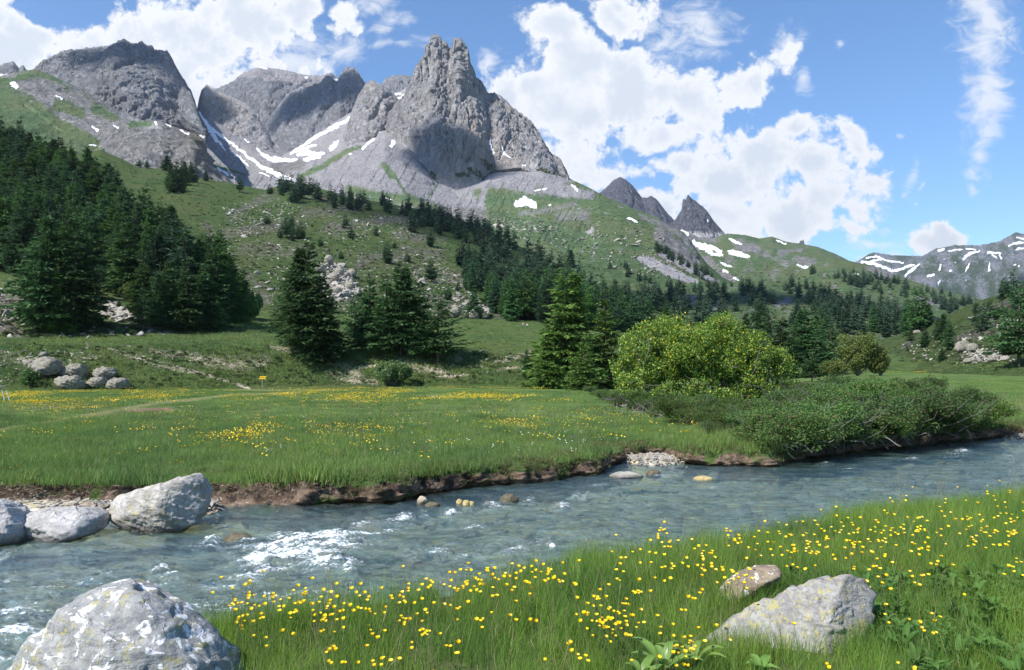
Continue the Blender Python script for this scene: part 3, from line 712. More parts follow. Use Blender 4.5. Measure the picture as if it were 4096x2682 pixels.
terrain("hill", M_HILL, [
    [(60, 160, 620), (100, 150, 640), (122, 159, 650), (137, 167, 650), (162, 169, 650), (191, 176.5, 650), (210, 179.5, 660), (235, 184, 670), (265, 190, 670), (279, 186, 660), (301, 183, 650), (325, 190, 650), (354, 198, 640), (384, 203, 640), (407, 207, 630), (443, 214, 620), (457, 219, 610), (478, 225, 600),
     (491, 232, 590), (509, 243, 580), (531, 251, 560), (550, 262, 540), (566, 272, 520), (590, 281, 480), (620, 293, 450), (660, 308, 420), (700, 320, 400)],
    [(60, 200, 480), (137, 195, 480), (200, 200, 480), (280, 215, 490), (340, 220, 500), (400, 232, 500), (457, 250, 490), (509, 270, 450), (560, 290, 420), (620, 312, 390), (700, 330, 360)],
    [(60, 260, 330), (200, 260, 340), (280, 262, 360), (340, 268, 350), (400, 275, 360), (457, 290, 340), (509, 300, 340), (560, 310, 330), (620, 325, 320), (700, 338, 320)],
    [(60, 330, 200), (200, 325, 215), (280, 322, 230), (340, 324, 232), (400, 322, 235), (450, 322, 240), (500, 326, 240), (560, 330, 245), (620, 340, 250), (700, 348, 260)]], [60, 60, 60], 0.45,
    disp=[(5.0, 60, 4, False, (1, 1)), (2.6, 16, 5, True, (1, 2.2)), (0.8, 4, 3, True, (1, 2))], jag=0.5, masks=mk_mid)

# forest hill on the left
terrain("hill", M_TERR, [
    [(-220, 118, 420), (-100, 130, 380), (0, 155, 330), (60, 180, 300), (110, 207, 280), (160, 255, 240), (200, 298, 205), (225, 312, 185), (250, 322, 172), (275, 332, 165), (290, 342, 160)],
    [(-220, 262, 210), (0, 272, 195), (60, 282, 180), (100, 292, 172), (150, 306, 168), (200, 318, 165), (250, 328, 160), (290, 345, 155)],
    [(-220, 345, 128), (0, 343, 130), (60, 342, 132), (100, 341, 136), (150, 338, 142), (200, 335, 150), (250, 338, 152), (290, 350, 150)]], [50, 60], 0.7,
    disp=[(2.2, 28, 4, False, (1, 1)), (1.2, 7, 4, True, (1, 1))], jag=0.3,
    masks=lambda px, py, P, n, T: dict(grass=0.80 + 0.5 * nsh(px, py, 0.09, 4, 3) - 0.75 * strokes(px, py, [[(-60, 310, 10), (0, 305, 9), (30, 300, 8)], [(95, 300, 4), (110, 308, 5), (128, 318, 5)], [(140, 320, 4), (165, 330, 4)], [(0, 325, 6), (20, 335, 5)]], 0.8) * (0.8 + nsh(px, py, 0.3)), scree=0.1))


# terrace, its eroded face, valley floor behind
def mk_terr(px, py, P, n, T):
    nz = nsh(px, py * 2, 0.10, 5, 4)
    nf = nsh(px, py * 2.2, 0.5, 4, 6)
    g = 1.0 + 0.45 * nz + 0.35 * nf
    bare = strokes(px, py, [[(150, 351, 4), (185, 356, 6), (230, 365, 10), (262, 362, 9)], [(100, 346, 1), (125, 355, 2.5), (165, 367, 3.5), (215, 378, 2.0), (248, 388, 1)], [(270, 346, 3), (300, 352, 4), (345, 366, 6), (362, 378, 5)], [(400, 362, 5), (425, 368, 7), (445, 371, 4)],
                            [(440, 355, 4), (460, 359, 4)], [(495, 361, 3), (520, 356, 4), (530, 352, 3)], [(498, 370, 1.5), (525, 366, 2)], [(5, 355, 6), (25, 360, 7), (50, 362, 5)], [(75, 357, 2), (95, 358, 3)], [(330, 372, 6), (350, 380, 5), (375, 382, 4)], [(350, 370, 3), (375, 365, 3)]], 0.8)
    g -= 0.80 * bare * (0.70 + 1.5 * np.clip(nf + 0.05, -0.5, 0.6))
    trk = strokes(px, py, [[(84, 343, .8), (89, 346, 1.2), (86, 349, .8)], [(238, 384, .8), (250, 390, 1)], [(436, 377, 1), (455, 376, 1.8), (468, 374, 1.2)], [(121, 346, .6), (130, 346, .6)], [(108, 348, .7), (150, 358, .9), (190, 370, 1), (228, 382, .8)]], 0.6) * np.clip(0.75 + 1.2 * nf, 0, 1)
    return dict(grass=g - trk, scree=0.8 * bare + trk, snow=0.0)


terrain("terrace", M_TERR, [
    [(-220, 338, 145), (0, 337, 142), (100, 334, 150), (200, 330, 170), (230, 318, 200), (250, 310, 230), (300, 312, 245), (400, 317, 250), (450, 318, 250), (500, 320, 250), (540, 322, 250), (600, 330, 260), (700, 337, 300), (850, 340, 320), (1000, 350, 320), (1174, 360, 320)],
    [(-220, 352, 112), (0, 346, 112), (100, 345, 114), (200, 344, 118), (300, 346, 120), (350, 350, 122), (450, 350.5, 125), (560, 353, 125), (640, 362, 130), (700, 366, 140), (800, 362, 160), (890, 359, 200), (1024, 361, 200), (1174, 363, 200)],
    [(-220, 394, 98), (0, 392, 98), (150, 389, 105), (260, 387, 112), (340, 385.5, 114), (450, 385, 116), (560, 386, 112), (640, 385, 115), (700, 383, 120), (800, 378, 135), (900, 371.6, 183), (1024, 372, 175), (1174, 373, 165)],
    [(-220, 402, 96), (0, 400, 96), (260, 395, 105), (560, 394, 108), (700, 391, 115), (800, 385, 128), (900, 377, 165), (1174, 379, 150)]], [50, 60, 8], 0.6,
    disp=[(0.7, 12, 4, False, (1, 1)), (0.25, 2.2, 3, True, (1, 1))], jag=0.0, back=0.1, masks=mk_terr, kind='structure')

# hill flank on the right
terrain("hill", M_HILL, [
    [(870, 342, 330), (890, 337, 320), (923, 329, 300), (947, 316, 280), (963, 308, 270), (979, 301, 260), (1003, 294, 250), (1024, 284, 240), (1060, 262, 235), (1174, 215, 235)],
    [(870, 352, 270), (923, 345, 230), (963, 335, 200), (1000, 326, 190), (1024, 318, 180), (1174, 290, 170)],
    [(870, 376, 196), (900, 377, 178), (950, 378, 150), (1000, 378, 130), (1024, 379, 125), (1174, 382, 105)]], [60, 60], 0.5,
    disp=[(2.2, 30, 4, False, (1, 1)), (1.1, 7, 5, True, (1, 2)), (0.35, 1.8, 3, True, (1, 1.5))], jag=0.5,
    masks=lambda px, py, P, n, T: dict(grass=0.9 + 0.45 * nsh(px, py, 0.15, 4, 3) - 0.8 * strokes(px, py, [[(955, 340, 4), (985, 330, 6), (1010, 322, 6)], [(960, 358, 3), (985, 361, 3), (1010, 352, 5)], [(980, 312, 4), (1010, 302, 4)], [(915, 338, 3), (905, 346, 3)], [(1024, 345, 6)]], 0.8) * (0.7 + nsh(px, py, 0.4)), scree=0.2))

# everything rests on one wide valley floor far below the sheets
gx = np.concatenate([-np.geomspace(30000, 60, 24), np.linspace(-50, 50, 9), np.geomspace(60, 30000, 24)])
gy = np.concatenate([[-3000, -800, -200, -60, -20, 0], np.geomspace(20, 40000, 40)])
GX, GY = np.meshgrid(gx, gy)
GZ = -6.0 - 0 * GX
mv = mesh_from("ground", np.stack([GX, GY, GZ], -1).reshape(-1, 3), grid_faces(len(gy), len(gx)), mats=[M_ALP], attrs=dict(grass=np.ones(GX.size), scree=np.zeros(GX.size), snow=np.zeros(GX.size)))
link("ground", mv, kind='structure')

#@@NEAR-BEGIN
# ------------------------------------------------------------------ near field: banks, river, meadow
WZ = -0.45                                             # water level
# edge of the bank the camera stands on (x, y)
NB = np.array([(-9, -3), (-6, 0), (-4, 1.5), (-2.9, 2.9), (-2.5, 4.0), (-2.1, 5.05), (-1.2, 5.5), (-.5, 5.85), (.17, 6.45), (.6, 6.95), (1.1, 7.25), (2.1, 7.85), (2.85, 8.4), (3.9, 9.1), (5.1, 9.7), (6.7, 10.5), (9.4, 12.0), (13, 14.0), (19, 18.5), (27, 25), (38, 34), (60, 50)])
# foot and top of the far bank
FB = np.array([(-14, 12.0), (-9, 12.0), (-7.8, 12.1), (-5.6, 12.0), (-4.6, 12.0), (-3.2, 12.15), (-2.07, 12.4), (-1.5, 13.1), (-.78, 13.9), (.58, 14.9), (1.56, 15.9), (2.15, 17.0), (2.6, 18.3), (3.6, 18.6), (3.9, 17.3), (5.4, 17.1), (7.2, 18.8), (10.1, 21.0), (13.2, 23.0), (15, 23.9), (17.6, 25.6), (22.5, 30), (31, 38), (52, 54)])


def resample(poly, n):
    d = np.concatenate([[0], np.cumsum(np.hypot(*np.diff(poly, axis=0).T))])
    t = np.linspace(0, d[-1], n)
    p = np.stack([np.interp(t, d, poly[:, 0]), np.interp(t, d, poly[:, 1])], 1)
    k = np.ones(5) / 5
    q = p.copy()
    for c in (0, 1):
        q[2:-2, c] = np.convolve(p[:, c], k, 'valid')
    return q


def sdist(x, y, poly):
    """signed distance to a polyline, positive on its right-hand side walking along it"""
    best = np.full(x.shape, 1e9); sg = np.ones(x.shape)
    for (x0, y0), (x1, y1) in zip(poly[:-1], poly[1:]):
        dx, dy = x1 - x0, y1 - y0
        t = np.clip(((x - x0) * dx + (y - y0) * dy) / (dx * dx + dy * dy), 0, 1)
        ex, ey = x - x0 - t * dx, y - y0 - t * dy
        d = np.hypot(ex, ey)
        cr = dy * ex - dx * ey
        m = d < best
        best = np.where(m, d, best); sg = np.where(m, np.where(cr >= 0, 1, -1), sg)
    return best * sg


def near_z(x, y):
    s = sdist(x, y, NB)
    und = 0.06 * fbm(x * 0.7, y * 0.7, x * 0 + 3, 3) + 0.02 * fbm(x * 3, y * 3, x * 0, 2)
    top = und + 0.02 * np.clip(x - 1, 0, 8) * 0
    bed = WZ - 0.32 + 0.10 * fbm(x * 0.8, y * 0.8, x * 0 + 8, 4) + 0.045 * fbm(x * 4, y * 4, x * 0 + 1, 3)
    k = sstep(s, -0.38, 0.12)
    z = bed * (1 - k) + top * k
    # shingle beach under the left part of the far bank, and at the little gully
    for (bx, by, rx, ry, hh) in ((-7.2, 11.7, 3.2, 0.6, 0.42), (-4.9, 11.8, 0.8, 0.65, 0.44), (3.0, 17.9, 1.0, 1.0, 0.44), (15.6, 23.9, 1.3, .9, .44), (-12, 11.8, 3, 1.5, .5)):
        r = np.hypot((x - bx) / rx, (y - by) / ry)
        z = np.maximum(z, WZ - 0.32 + hh * (1 - sstep(r, 0.55, 1.35)) + 0.03 * fbm(x * 5, y * 5, x * 0 + 2, 3) - 0.1 * (r > 1.35))
    return z


def meadow_z(x, y):
    zl = -0.10 - 1.4 * (y - 13) / 117.0
    zr = -0.10 + 0.0035 * np.clip(y - 20, 0, 500) + 1.1e-5 * np.clip(y - 40, 0, 500) ** 2
    ang = x / np.maximum(y, 1) * FPX + 512
    k = sstep(ang, 620, 880)
    return zl * (1 - k) + zr * k + 0.05 * fbm(x * 0.35, y * 0.35, x * 0 + 6, 3) + 0.0035 * (y > 25) * np.clip(y - 25, 0, 60) * fbm(x * 0.06, y * 0.1, x * 0 + 6, 3)


# near bank, river bed and beach in one piece
bx = np.concatenate([np.arange(-15, -6, 0.15), np.arange(-6, 7, 0.055), np.arange(7, 32, 0.16), np.arange(32, 70, 0.8)])
by = np.concatenate([np.arange(-4, 2.5, 0.25), np.arange(2.5, 13, 0.055), np.arange(13, 52, 0.15), np.arange(52, 70, 1.0)])
BX, BY = np.meshgrid(bx, by)
BZ = near_z(BX, BY)
SN = sdist(BX, BY, NB)


def soil_mat():
    m, n = mat("riverside_soil")
    g = n.n('ShaderNodeNewGeometry').outputs['Position']
    a = n.n('ShaderNodeAttribute', attribute_name='turf').outputs['Fac']
    v = n.n('ShaderNodeTexVoronoi', ins={'Vector': g, 'Scale': 9.0, 'Randomness': 1.0})
    v2 = n.n('ShaderNodeTexVoronoi', ins={'Vector': g, 'Scale': 3.3, 'Randomness': 1.0})
    ns = n.noise(g, 3.0, 6, 0.65)
    peb = n.mix(n.n('ShaderNodeSeparateColor', ins={0: v.outputs['Color']}).outputs[0], (0.28, 0.26, 0.22), (0.55, 0.50, 0.38))
    peb2 = n.mix(n.n('ShaderNodeSeparateColor', ins={0: v2.outputs['Color']}).outputs[1], (0.14, 0.145, 0.125), (0.50, 0.40, 0.18))
    peb = n.mix(n.ss(ns, 0.42, 0.6), peb, peb2)
    peb = n.mix(n.ss(v.outputs['Distance'], 0.02, 0.09), (0.06, 0.055, 0.05), peb)
    soil = n.mix(ns, (0.045, 0.075, 0.018), (0.075, 0.062, 0.03))
    col = n.mix(n.ss(a, 0.3, 0.7), peb, soil)
    finish(n, col, 0.85, n.math('ADD', n.math('MULTIPLY', v.outputs['Distance'], -0.8), ns), 0.6, 0.03, 0.3)
    return m


me = mesh_from("riverbank", np.stack([BX, BY, BZ], -1).reshape(-1, 3), grid_faces(len(by), len(bx)), mats=[soil_mat()], attrs=dict(turf=sstep(SN, -0.30, -0.05).ravel()))
link("riverbank", me, kind='structure')

# the meadow beyond the river, from its bank edge back to the foot of the terrace
def meadow_mat():
    m, n = mat("meadow_turf")
    g = n.n('ShaderNodeNewGeometry').outputs['Position']
    dist = n.n('ShaderNodeSeparateXYZ', ins={0: g}).outputs[1]
    n1 = n.noise(n.vmul(g, (1, 0.6, 1)), 0.35, 5, 0.6)
    n2 = n.noise(g, 4.0, 6, 0.7)
    n3 = n.noise(n.vmul(g, (1, 0.5, 1)), 0.09, 3, 0.5)
    trail = n.n('ShaderNodeAttribute', attribute_name='trail').outputs['Fac']
    bare = n.n('ShaderNodeAttribute', attribute_name='bare').outputs['Fac']
    col = n.mix(n.ss(n1, 0.35, 0.65), (0.050, 0.100, 0.026), (0.100, 0.160, 0.044))
    col = n.mix(n.math('MULTIPLY', n.ss(n3, 0.45, 0.62), 0.5), col, (0.125, 0.150, 0.058))
    col = n.mix(n.math('MULTIPLY', n.ss(n2, 0.5, 0.7), 0.45), col, (0.028, 0.060, 0.014))
    j = n.math('MULTIPLY_ADD', n2, 0.5, -0.25)
    col = n.mix(n.ss(n.math('ADD', trail, j), 0.35, 0.75), col, (0.150, 0.160, 0.070))
    col = n.mix(n.ss(n.math('ADD', bare, j), 0.4, 0.6), col, (0.17, 0.12, 0.085))
    finish(n, col, 0.95, n2, 0.8, 0.12, 0.05)
    return m


TRAIL = [[(-30, 438, 3.5), (0, 431, 3.2), (60, 421, 2.6), (110, 412, 2.3), (150, 404, 2.0), (190, 400, 1.6), (232, 395, 1.2), (300, 393, .9)], [(225, 389.6, .5), (262, 390, .6), (330, 390.5, .5)], [(120, 409, 2.5), (180, 411, 2)]]
BARE = [[(126, 411.5, 1.1), (150, 410, 1.9), (172, 408.6, 1.2)], [(50, 428, .6), (75, 425, .7)]]
acr = np.interp
FBr = resample(FB, 900)
cpx = np.concatenate([np.arange(-260, 1060, 1.2), np.arange(1060, 1420, 6)])
# bank edge along each direction: first meeting with the foot line, walking outward
fpx = 512 + FBr[:, 0] / FBr[:, 1] * FPX
nearY = np.interp(cpx, np.maximum.accumulate(fpx), FBr[:, 1])
nearY = np.where(cpx < fpx[0], 12.0 / 1.0, nearY)
rows = []
NR = 210
tt = np.linspace(0, 1, NR) ** 1.0
y0 = nearY + 0.10 + 0.85 * (cpx < 330) * (1 - sstep(cpx, 225, 330))
# rows bunch up in the picture evenly: spacing by 1/Y
MY = 1.0 / ((1 - tt[:, None]) / y0[None, :] + tt[:, None] / np.maximum(118.0, y0 * 1.2)[None, :])
# far right reaches deeper
MYfar = np.interp(cpx, [600, 760, 900, 1300], [126, 150, 235, 215])
MY = 1.0 / ((1 - tt[:, None]) / y0[None, :] + tt[:, None] / MYfar[None, :])
MX = (cpx[None, :] - 512) / FPX * MY
MZ = meadow_z(MX, MY)
MP = np.stack([MX, MY, MZ], -1)
mpx, mpy = proj(MP)
me = mesh_from("meadow", MP.reshape(-1, 3), grid_faces(NR, len(cpx)), mats=[meadow_mat()],
               attrs=dict(trail=strokes(mpx, mpy, TRAIL, 0.6).ravel(), bare=strokes(mpx, mpy, BARE, 0.5).ravel()))
link("meadow", me, kind='structure')

# eroded far bank: turf lip, dark hollow beneath it, crumbled foot
NBK = 1500
fb = resample(FB, NBK)
tan = np.gradient(fb, axis=0); tan /= np.linalg.norm(tan, axis=1)[:, None]
nout = np.stack([tan[:, 1], -tan[:, 0]], 1)            # towards the water
arc = np.concatenate([[0], np.cumsum(np.hypot(*np.diff(fb, axis=0).T))])
ztop = meadow_z(fb[:, 0], fb[:, 1])
left = 1 - sstep(fb[:, 0], -4.2, -2.6)                 # gentle bare slope on the left, undercut further right
gul = np.exp(-((fb[:, 0] - 3.0) / 0.9) ** 2)
prof_a = [(-0.9, 0.03), (-0.45, 0.02), (-0.22, 0.0), (-0.12, -0.03), (-0.04, -0.08), (0.03, -0.14), (0.08, -0.21), (0.04, -0.27), (-0.10, -0.30), (-0.14, -0.36), (0.10, -0.47), (0.4, -0.62)]
prof_b = [(-1.6, 0.03), (-1.15, 0.02), (-0.95, 0.0), (-0.84, -0.04), (-0.70, -0.08), (-0.55, -0.13), (-0.38, -0.18), (-0.20, -0.24), (-0.02, -0.31), (0.15, -0.37), (0.5, -0.55)]
pa, pb = np.array(prof_a), np.array(prof_b)
ts = np.linspace(0, len(pa) - 1, 56)
pa = np.stack([np.interp(ts, range(len(pa)), pa[:, k]) for k in (0, 1)], 1)
pb = np.stack([np.interp(ts, range(len(pb)), pb[:, k]) for k in (0, 1)], 1)
off = pa[:, None, :] * (1 - left[None, :, None]) + pb[:, None, :] * left[None, :, None]
scal = 1.0 - 0.55 * gul
Q = np.zeros((56, NBK, 3))
act = sstep(ts, 0.5, 3.0)[:, None]
w1 = fbm(arc * 0.8, arc * 0, arc * 0 + 5, 4)[None, :] * 0.55 * act + fbm(arc * 2.2, arc * 0, arc * 0 + 15, 3, True)[None, :] * 0.10 * act * (1 - left[None, :] * .5) + fbm(arc * 5, arc * 0, arc * 0 + 9, 3)[None, :] * 0.08 * act
Q[..., 0] = fb[None, :, 0] + nout[None, :, 0] * (off[..., 0] + w1)
Q[..., 1] = fb[None, :, 1] + nout[None, :, 1] * (off[..., 0] + w1)
Q[..., 2] = ztop[None, :] + off[..., 1] * scal[None, :] * np.where(off[..., 1] < 0, 1.15, 1)
nq = gnormals(Q)
dq = fbm(Q[..., 0] * 3.2, Q[..., 1] * 3.2, Q[..., 2] * 6, 5) * 0.16 + (fbm(Q[..., 0] * 5.5, Q[..., 1] * 5.5, Q[..., 2] * 9, 4, True) - .3) * 0.09 + fbm(Q[..., 0] * 14, Q[..., 1] * 14, Q[..., 2] * 18, 3) * 0.03
Q[..., 0] += nout[None, :, 0] * dq * act
Q[..., 1] += nout[None, :, 1] * dq * act
Q[..., 2] += 0.5 * dq * act
turf = (1 - sstep(ts, 2.2, 5.0))[:, None] + (0.15 + 1.7 * fbm(Q[..., 0] * 1.6, Q[..., 1] * 1.6, Q[..., 2] * 3, 4)) * act


def bank_mat():
    m, n = mat("eroded_bank")
    g = n.n('ShaderNodeNewGeometry').outputs['Position']
    a = n.n('ShaderNodeAttribute', attribute_name='turf').outputs['Fac']
    wet = n.n('ShaderNodeAttribute', attribute_name='stony').outputs['Fac']
    n1 = n.noise(g, 3.0, 6, 0.7)
    n2 = n.noise(g, 16.0, 5, 0.7)
    soil = n.mix(n.ss(n1, 0.38, 0.62), (0.060, 0.040, 0.028), (0.20, 0.145, 0.105))
    soil = n.mix(n.math('MULTIPLY', n.ss(n2, 0.55, 0.75), 0.7), soil, (0.24, 0.19, 0.13))
    st = n.mix(n2, (0.20, 0.19, 0.17), (0.48, 0.45, 0.40))
    soil = n.mix(n.math('MULTIPLY', n.ss(n2, 0.56, 0.62), n.math('MULTIPLY', wet, 0.8)), soil, st)
    gr = n.mix(n2, (0.040, 0.080, 0.020), (0.090, 0.115, 0.040))
    col = n.mix(n.ss(n.math('ADD', a, n.math('MULTIPLY_ADD', n2, 0.8, -0.4)), 0.35, 0.65), soil, gr)
    finish(n, col, 0.95, n.math('ADD', n1, n.math('MULTIPLY', n2, 0.6)), 1.0, 0.05, 0.1)
    return m


me = mesh_from("eroded_bank", Q.reshape(-1, 3), grid_faces(56, NBK), mats=[bank_mat()], attrs=dict(turf=turf.ravel(), stony=(left[None, :] * np.ones((56, 1))).ravel()))
link("eroded_bank", me, kind='structure')

# ---- water
FOAM = [  # px, py, rx, ry, strength (where the current breaks over stones)
    (296, 552, 58, 15, .95), (340, 543, 34, 9, .85), (270, 564, 38, 11, .9), (325, 567, 32, 7, .85), (255, 545, 24, 5, .55), (238, 552, 22, 6, .5), (350, 572, 10, 5, .6), (372, 541, 18, 4, .7), (388, 535, 12, 4, .6), (362, 528, 16, 3, .55), (405, 520, 12, 3.5, .75), (425, 517, 7, 3.5, .6), (395, 524, 26, 3, .5),
    (213, 544, 12, 5, .75), (200, 550, 20, 4, .45), (232, 528, 14, 3, .4), (160, 574, 12, 7, .75), (172, 583, 22, 6, .5), (120, 577, 26, 4, .5), (95, 583, 20, 3, .45), (250, 583, 30, 6, .5), (215, 590, 36, 6, .42),
    (5, 563, 14, 3.5, .9), (20, 620, 40, 8, .55), (10, 640, 46, 10, .62), (40, 606, 40, 5, .42), (60, 592, 36, 4, .4), (15, 585, 30, 4, .3), (5, 664, 30, 10, .6),
    (492, 508, 14, 3.5, .6), (450, 515, 12, 3, .6), (453, 517, 8, 2.4, .6), (475, 530, 14, 5, .5), (470, 524, 8, 3, .4), (530, 503, 9, 3, .5), (563, 508, 9, 3.5, .6), (575, 497, 6, 3, .5), (430, 553, 24, 4, .6), (462, 558, 16, 3, .6), (408, 560, 16, 4, .35), (510, 553, 22, 4, .5), (545, 545, 14, 4, .5),
    (235, 610, 20, 7, .6), (265, 604, 18, 4, .6), (205, 610, 20, 6, .5), (300, 600, 40, 4, .35),
    (960, 452, 12, 3, .6), (955, 455, 16, 3.5, .45), (913, 460, 12, 2.4, .45), (827, 464, 9, 2, .4), (852, 470, 12, 1.6, .35), (1005, 456, 16, 1.6, .35), (703, 480, 14, 2, .5), (665, 477, 14, 1.4, .5), (716, 488, 8, 1.2, .35), (595, 471, 10, 1.6, .4), (1022, 420, 8, 6, .7), (780, 470, 20, 1.2, .3), (600, 486, 16, 1.4, .3), (640, 505, 20, 1.6, .25)]
wpx = np.concatenate([np.arange(-260, 1040, 1.0), np.arange(1040, 1500, 5.0)])
wpy = np.concatenate([np.arange(405, 470, 0.55), np.arange(470, 560, 0.7), np.arange(560, 700, 1.0), np.arange(700, 1700, 25)])
WPX, WPY = np.meshgrid(wpx, wpy)
WY = (EYE - WZ) / ((WPY - HY) / FPX)
WX = (WPX - 512) / FPX * WY
# flow runs from upper right to lower left; ripples are stretched across it
fl = np.array([-0.86, -0.5]); fl /= np.linalg.norm(fl)
fs = WX * fl[0] + WY * fl[1]; fc = WX * -fl[1] + WY * fl[0]
w0 = fbm(fs * 0.9, fc * 0.5, WX * 0 + 3, 3)
foam = np.zeros(WX.shape)
hump = np.zeros(WX.shape)
for (ax, ay, rx, ry, st) in FOAM:
    r = np.hypot((WPX - ax) / rx, (WPY - ay + (WPX - ax) * 0.05) / ry)
    foam = np.maximum(foam, st * (1 - sstep(r, 0.0, 1.75)))
    hump = np.maximum(hump, st * (1 - sstep(r, 0.0, 1.6)))
calm = 1 - 0.55 * sstep(WPX, 560, 760)
h = 0.055 * w0 * calm + 0.042 * fbm(fs * 2.6, fc * 1.7, WX * 0 + 5, 4, True) * calm + 0.012 * fbm(fs * 8, fc * 5, WX * 0, 3) * calm
h += hump * (0.07 + 0.07 * fbm(fs * 4.5, fc * 4.5, WX * 0 + 2, 5, True) + 0.03 * fbm(fs * 16, fc * 16, WX * 0 + 2, 3))
Pw = np.stack([WX, WY, WZ + h], -1)
fstr = fbm(fs * 1.2, fc * 5.0, WX * 0 + 14, 5, False)
fstr = 0.6 * fstr + 0.7 * fbm(fs * 3.0, fc * 9.0, WX * 0 + 24, 4, False)
fl2 = np.clip(foam * (0.66 + 2.0 * fstr) + 1.0 * np.clip(fstr - 0.30, 0, 1) * calm * sstep(WPY, 440, 520), 0, 1.3)


def water_mat():
    m, n = mat("river_water")
    g = n.n('ShaderNodeNewGeometry').outputs['Position']
    mp = n.n('ShaderNodeMapping', vector_type='POINT')
    mp.inputs['Rotation'].default_value = (0, 0, math.radians(-30))
    mp.inputs['Scale'].default_value = (0.8, 2.4, 1)
    n.set(mp, 'Vector', g)
    n1 = n.noise(mp.outputs[0], 2.6, 5, 0.6, 0.6)
    n2 = n.noise(mp.outputs[0], 11.0, 4, 0.65, 0.4)
    n3 = n.noise(g, 34.0, 4, 0.7)
    bp = n.n('ShaderNodeBump', ins={'Height': n.math('ADD', n.math('MULTIPLY', n1, 1.0), n.math('MULTIPLY', n2, 0.35)), 'Strength': 1.0, 'Distance': 0.12})
    fo = n.n('ShaderNodeAttribute', attribute_name='foam').outputs['Fac']
    fres = n.n('ShaderNodeFresnel', ins={'IOR': 1.33, 'Normal': bp.outputs[0]})
    gl = n.n('ShaderNodeBsdfGlossy', ins={'Color': (1, 1, 1), 'Roughness': 0.14, 'Normal': bp.outputs[0]})
    tr = n.n('ShaderNodeBsdfTransparent', ins={'Color': (0.70, 0.80, 0.74)})
    milky = n.n('ShaderNodeBsdfDiffuse', ins={'Color': n.mix(n.ss(n.noise(mp.outputs[0], 1.3, 6, 0.65, 1.0), 0.35, 0.65), (0.028, 0.080, 0.060), (0.165, 0.265, 0.220)), 'Normal': bp.outputs[0]})
    shal = n.n('ShaderNodeAttribute', attribute_name='shallow').outputs['Fac']
    body = n.n('ShaderNodeMixShader', ins={0: n.math('MULTIPLY', n.ss(n1, 0.3, 0.7, 0.15, 0.65), n.math('MULTIPLY_ADD', shal, -0.8, 1.0)), 1: tr.outputs[0], 2: milky.outputs[0]})
    wat = n.n('ShaderNodeMixShader', ins={0: n.math('MINIMUM', n.math('MULTIPLY', fres, 0.46), 1.0), 1: body.outputs[0], 2: gl.outputs[0]})
    white = n.n('ShaderNodeBsdfDiffuse', ins={'Color': (0.80, 0.84, 0.88)})
    fm = n.math('ADD', fo, n.math('ADD', n.math('MULTIPLY_ADD', n2, 1.5, -0.75), n.math('MULTIPLY_ADD', n3, 1.9, -0.95)))
    fac = n.ss(fm, 0.30, 0.95, 0.0, 0.92)
    out = n.n('ShaderNodeMixShader', ins={0: fac, 1: wat.outputs[0], 2: white.outputs[0]})
    n.n('ShaderNodeOutputMaterial', ins={0: out.outputs[0]})
    return m


gfw = grid_faces(len(wpy), len(wpx))
beyond = (sdist(WX, WY, FB) < -1.2).ravel()
gfw = gfw[~beyond[gfw].all(1)]
me = mesh_from("river", Pw.reshape(-1, 3), gfw, mats=[water_mat()], attrs=dict(foam=fl2.ravel(), shallow=np.maximum(np.exp(-np.abs(sdist(WX, WY, FB)) / .7), np.exp(-np.abs(sdist(WX, WY, NB)) / .5)).ravel()))
link("river", me, kind='structure')
#@@NEAR-END
#@@OBJ-BEGIN
# ------------------------------------------------------------------ placing things on the ground
bpy.context.view_layer.update()
DG = bpy.context.evaluated_depsgraph_get()
CAMP = Vector((0, 0, EYE))


def hit(px, py):
    """ground point seen in direction (px, py)"""
    d = Vector(((px - 512) / FPX, 1.0, (HY - py) / FPX)).normalized()
    o = CAMP.copy()
    for _ in range(4):
        ok, loc, nrm, idx, ob, _m = scn.ray_cast(DG, o, d)
        if not ok:
            return None
        if ob.name.startswith('river') and ob.name != 'riverbank':
            o = loc + d * 0.01
            continue
        return loc, nrm, ob
    return None


def ground(px, py):
    h = hit(px, py)
    return h[0] if h else None


def drop(x, y, top=1500):
    ok, loc, nrm, idx, ob, _m = scn.ray_cast(DG, Vector((x, y, top)), Vector((0, 0, -1)))
    return loc if ok else None


def in_poly(x, y, poly):
    r = False
    n = len(poly)
    for i in range(n):
        x0, y0 = poly[i]; x1, y1 = poly[(i + 1) % n]
        if (y0 > y) != (y1 > y) and x < (x1 - x0) * (y - y0) / (y1 - y0) + x0:
            r = not r
    return r


def rand_in(poly, n, rs):
    xs = [p[0] for p in poly]; ys = [p[1] for p in poly]
    out = []
    while len(out) < n:
        x = rs.uniform(min(xs), max(xs)); y = rs.uniform(min(ys), max(ys))
        if in_poly(x, y, poly):
            out.append((x, y))
    return out


def empty(name, loc, rz=0.0, s=1.0, **props):
    o = bpy.data.objects.new(name, None)
    COL.objects.link(o)
    o.location = loc
    o.rotation_euler = (0, 0, rz)
    o.scale = (s, s, s) if not isinstance(s, tuple) else s
    o.empty_display_size = 0.1
    for k, v in props.items():
        o[k] = v
    return o


PROTO = bpy.data.collections.new("scatter_sources")     # never linked: only feeds the scattered grass, flowers and pebbles


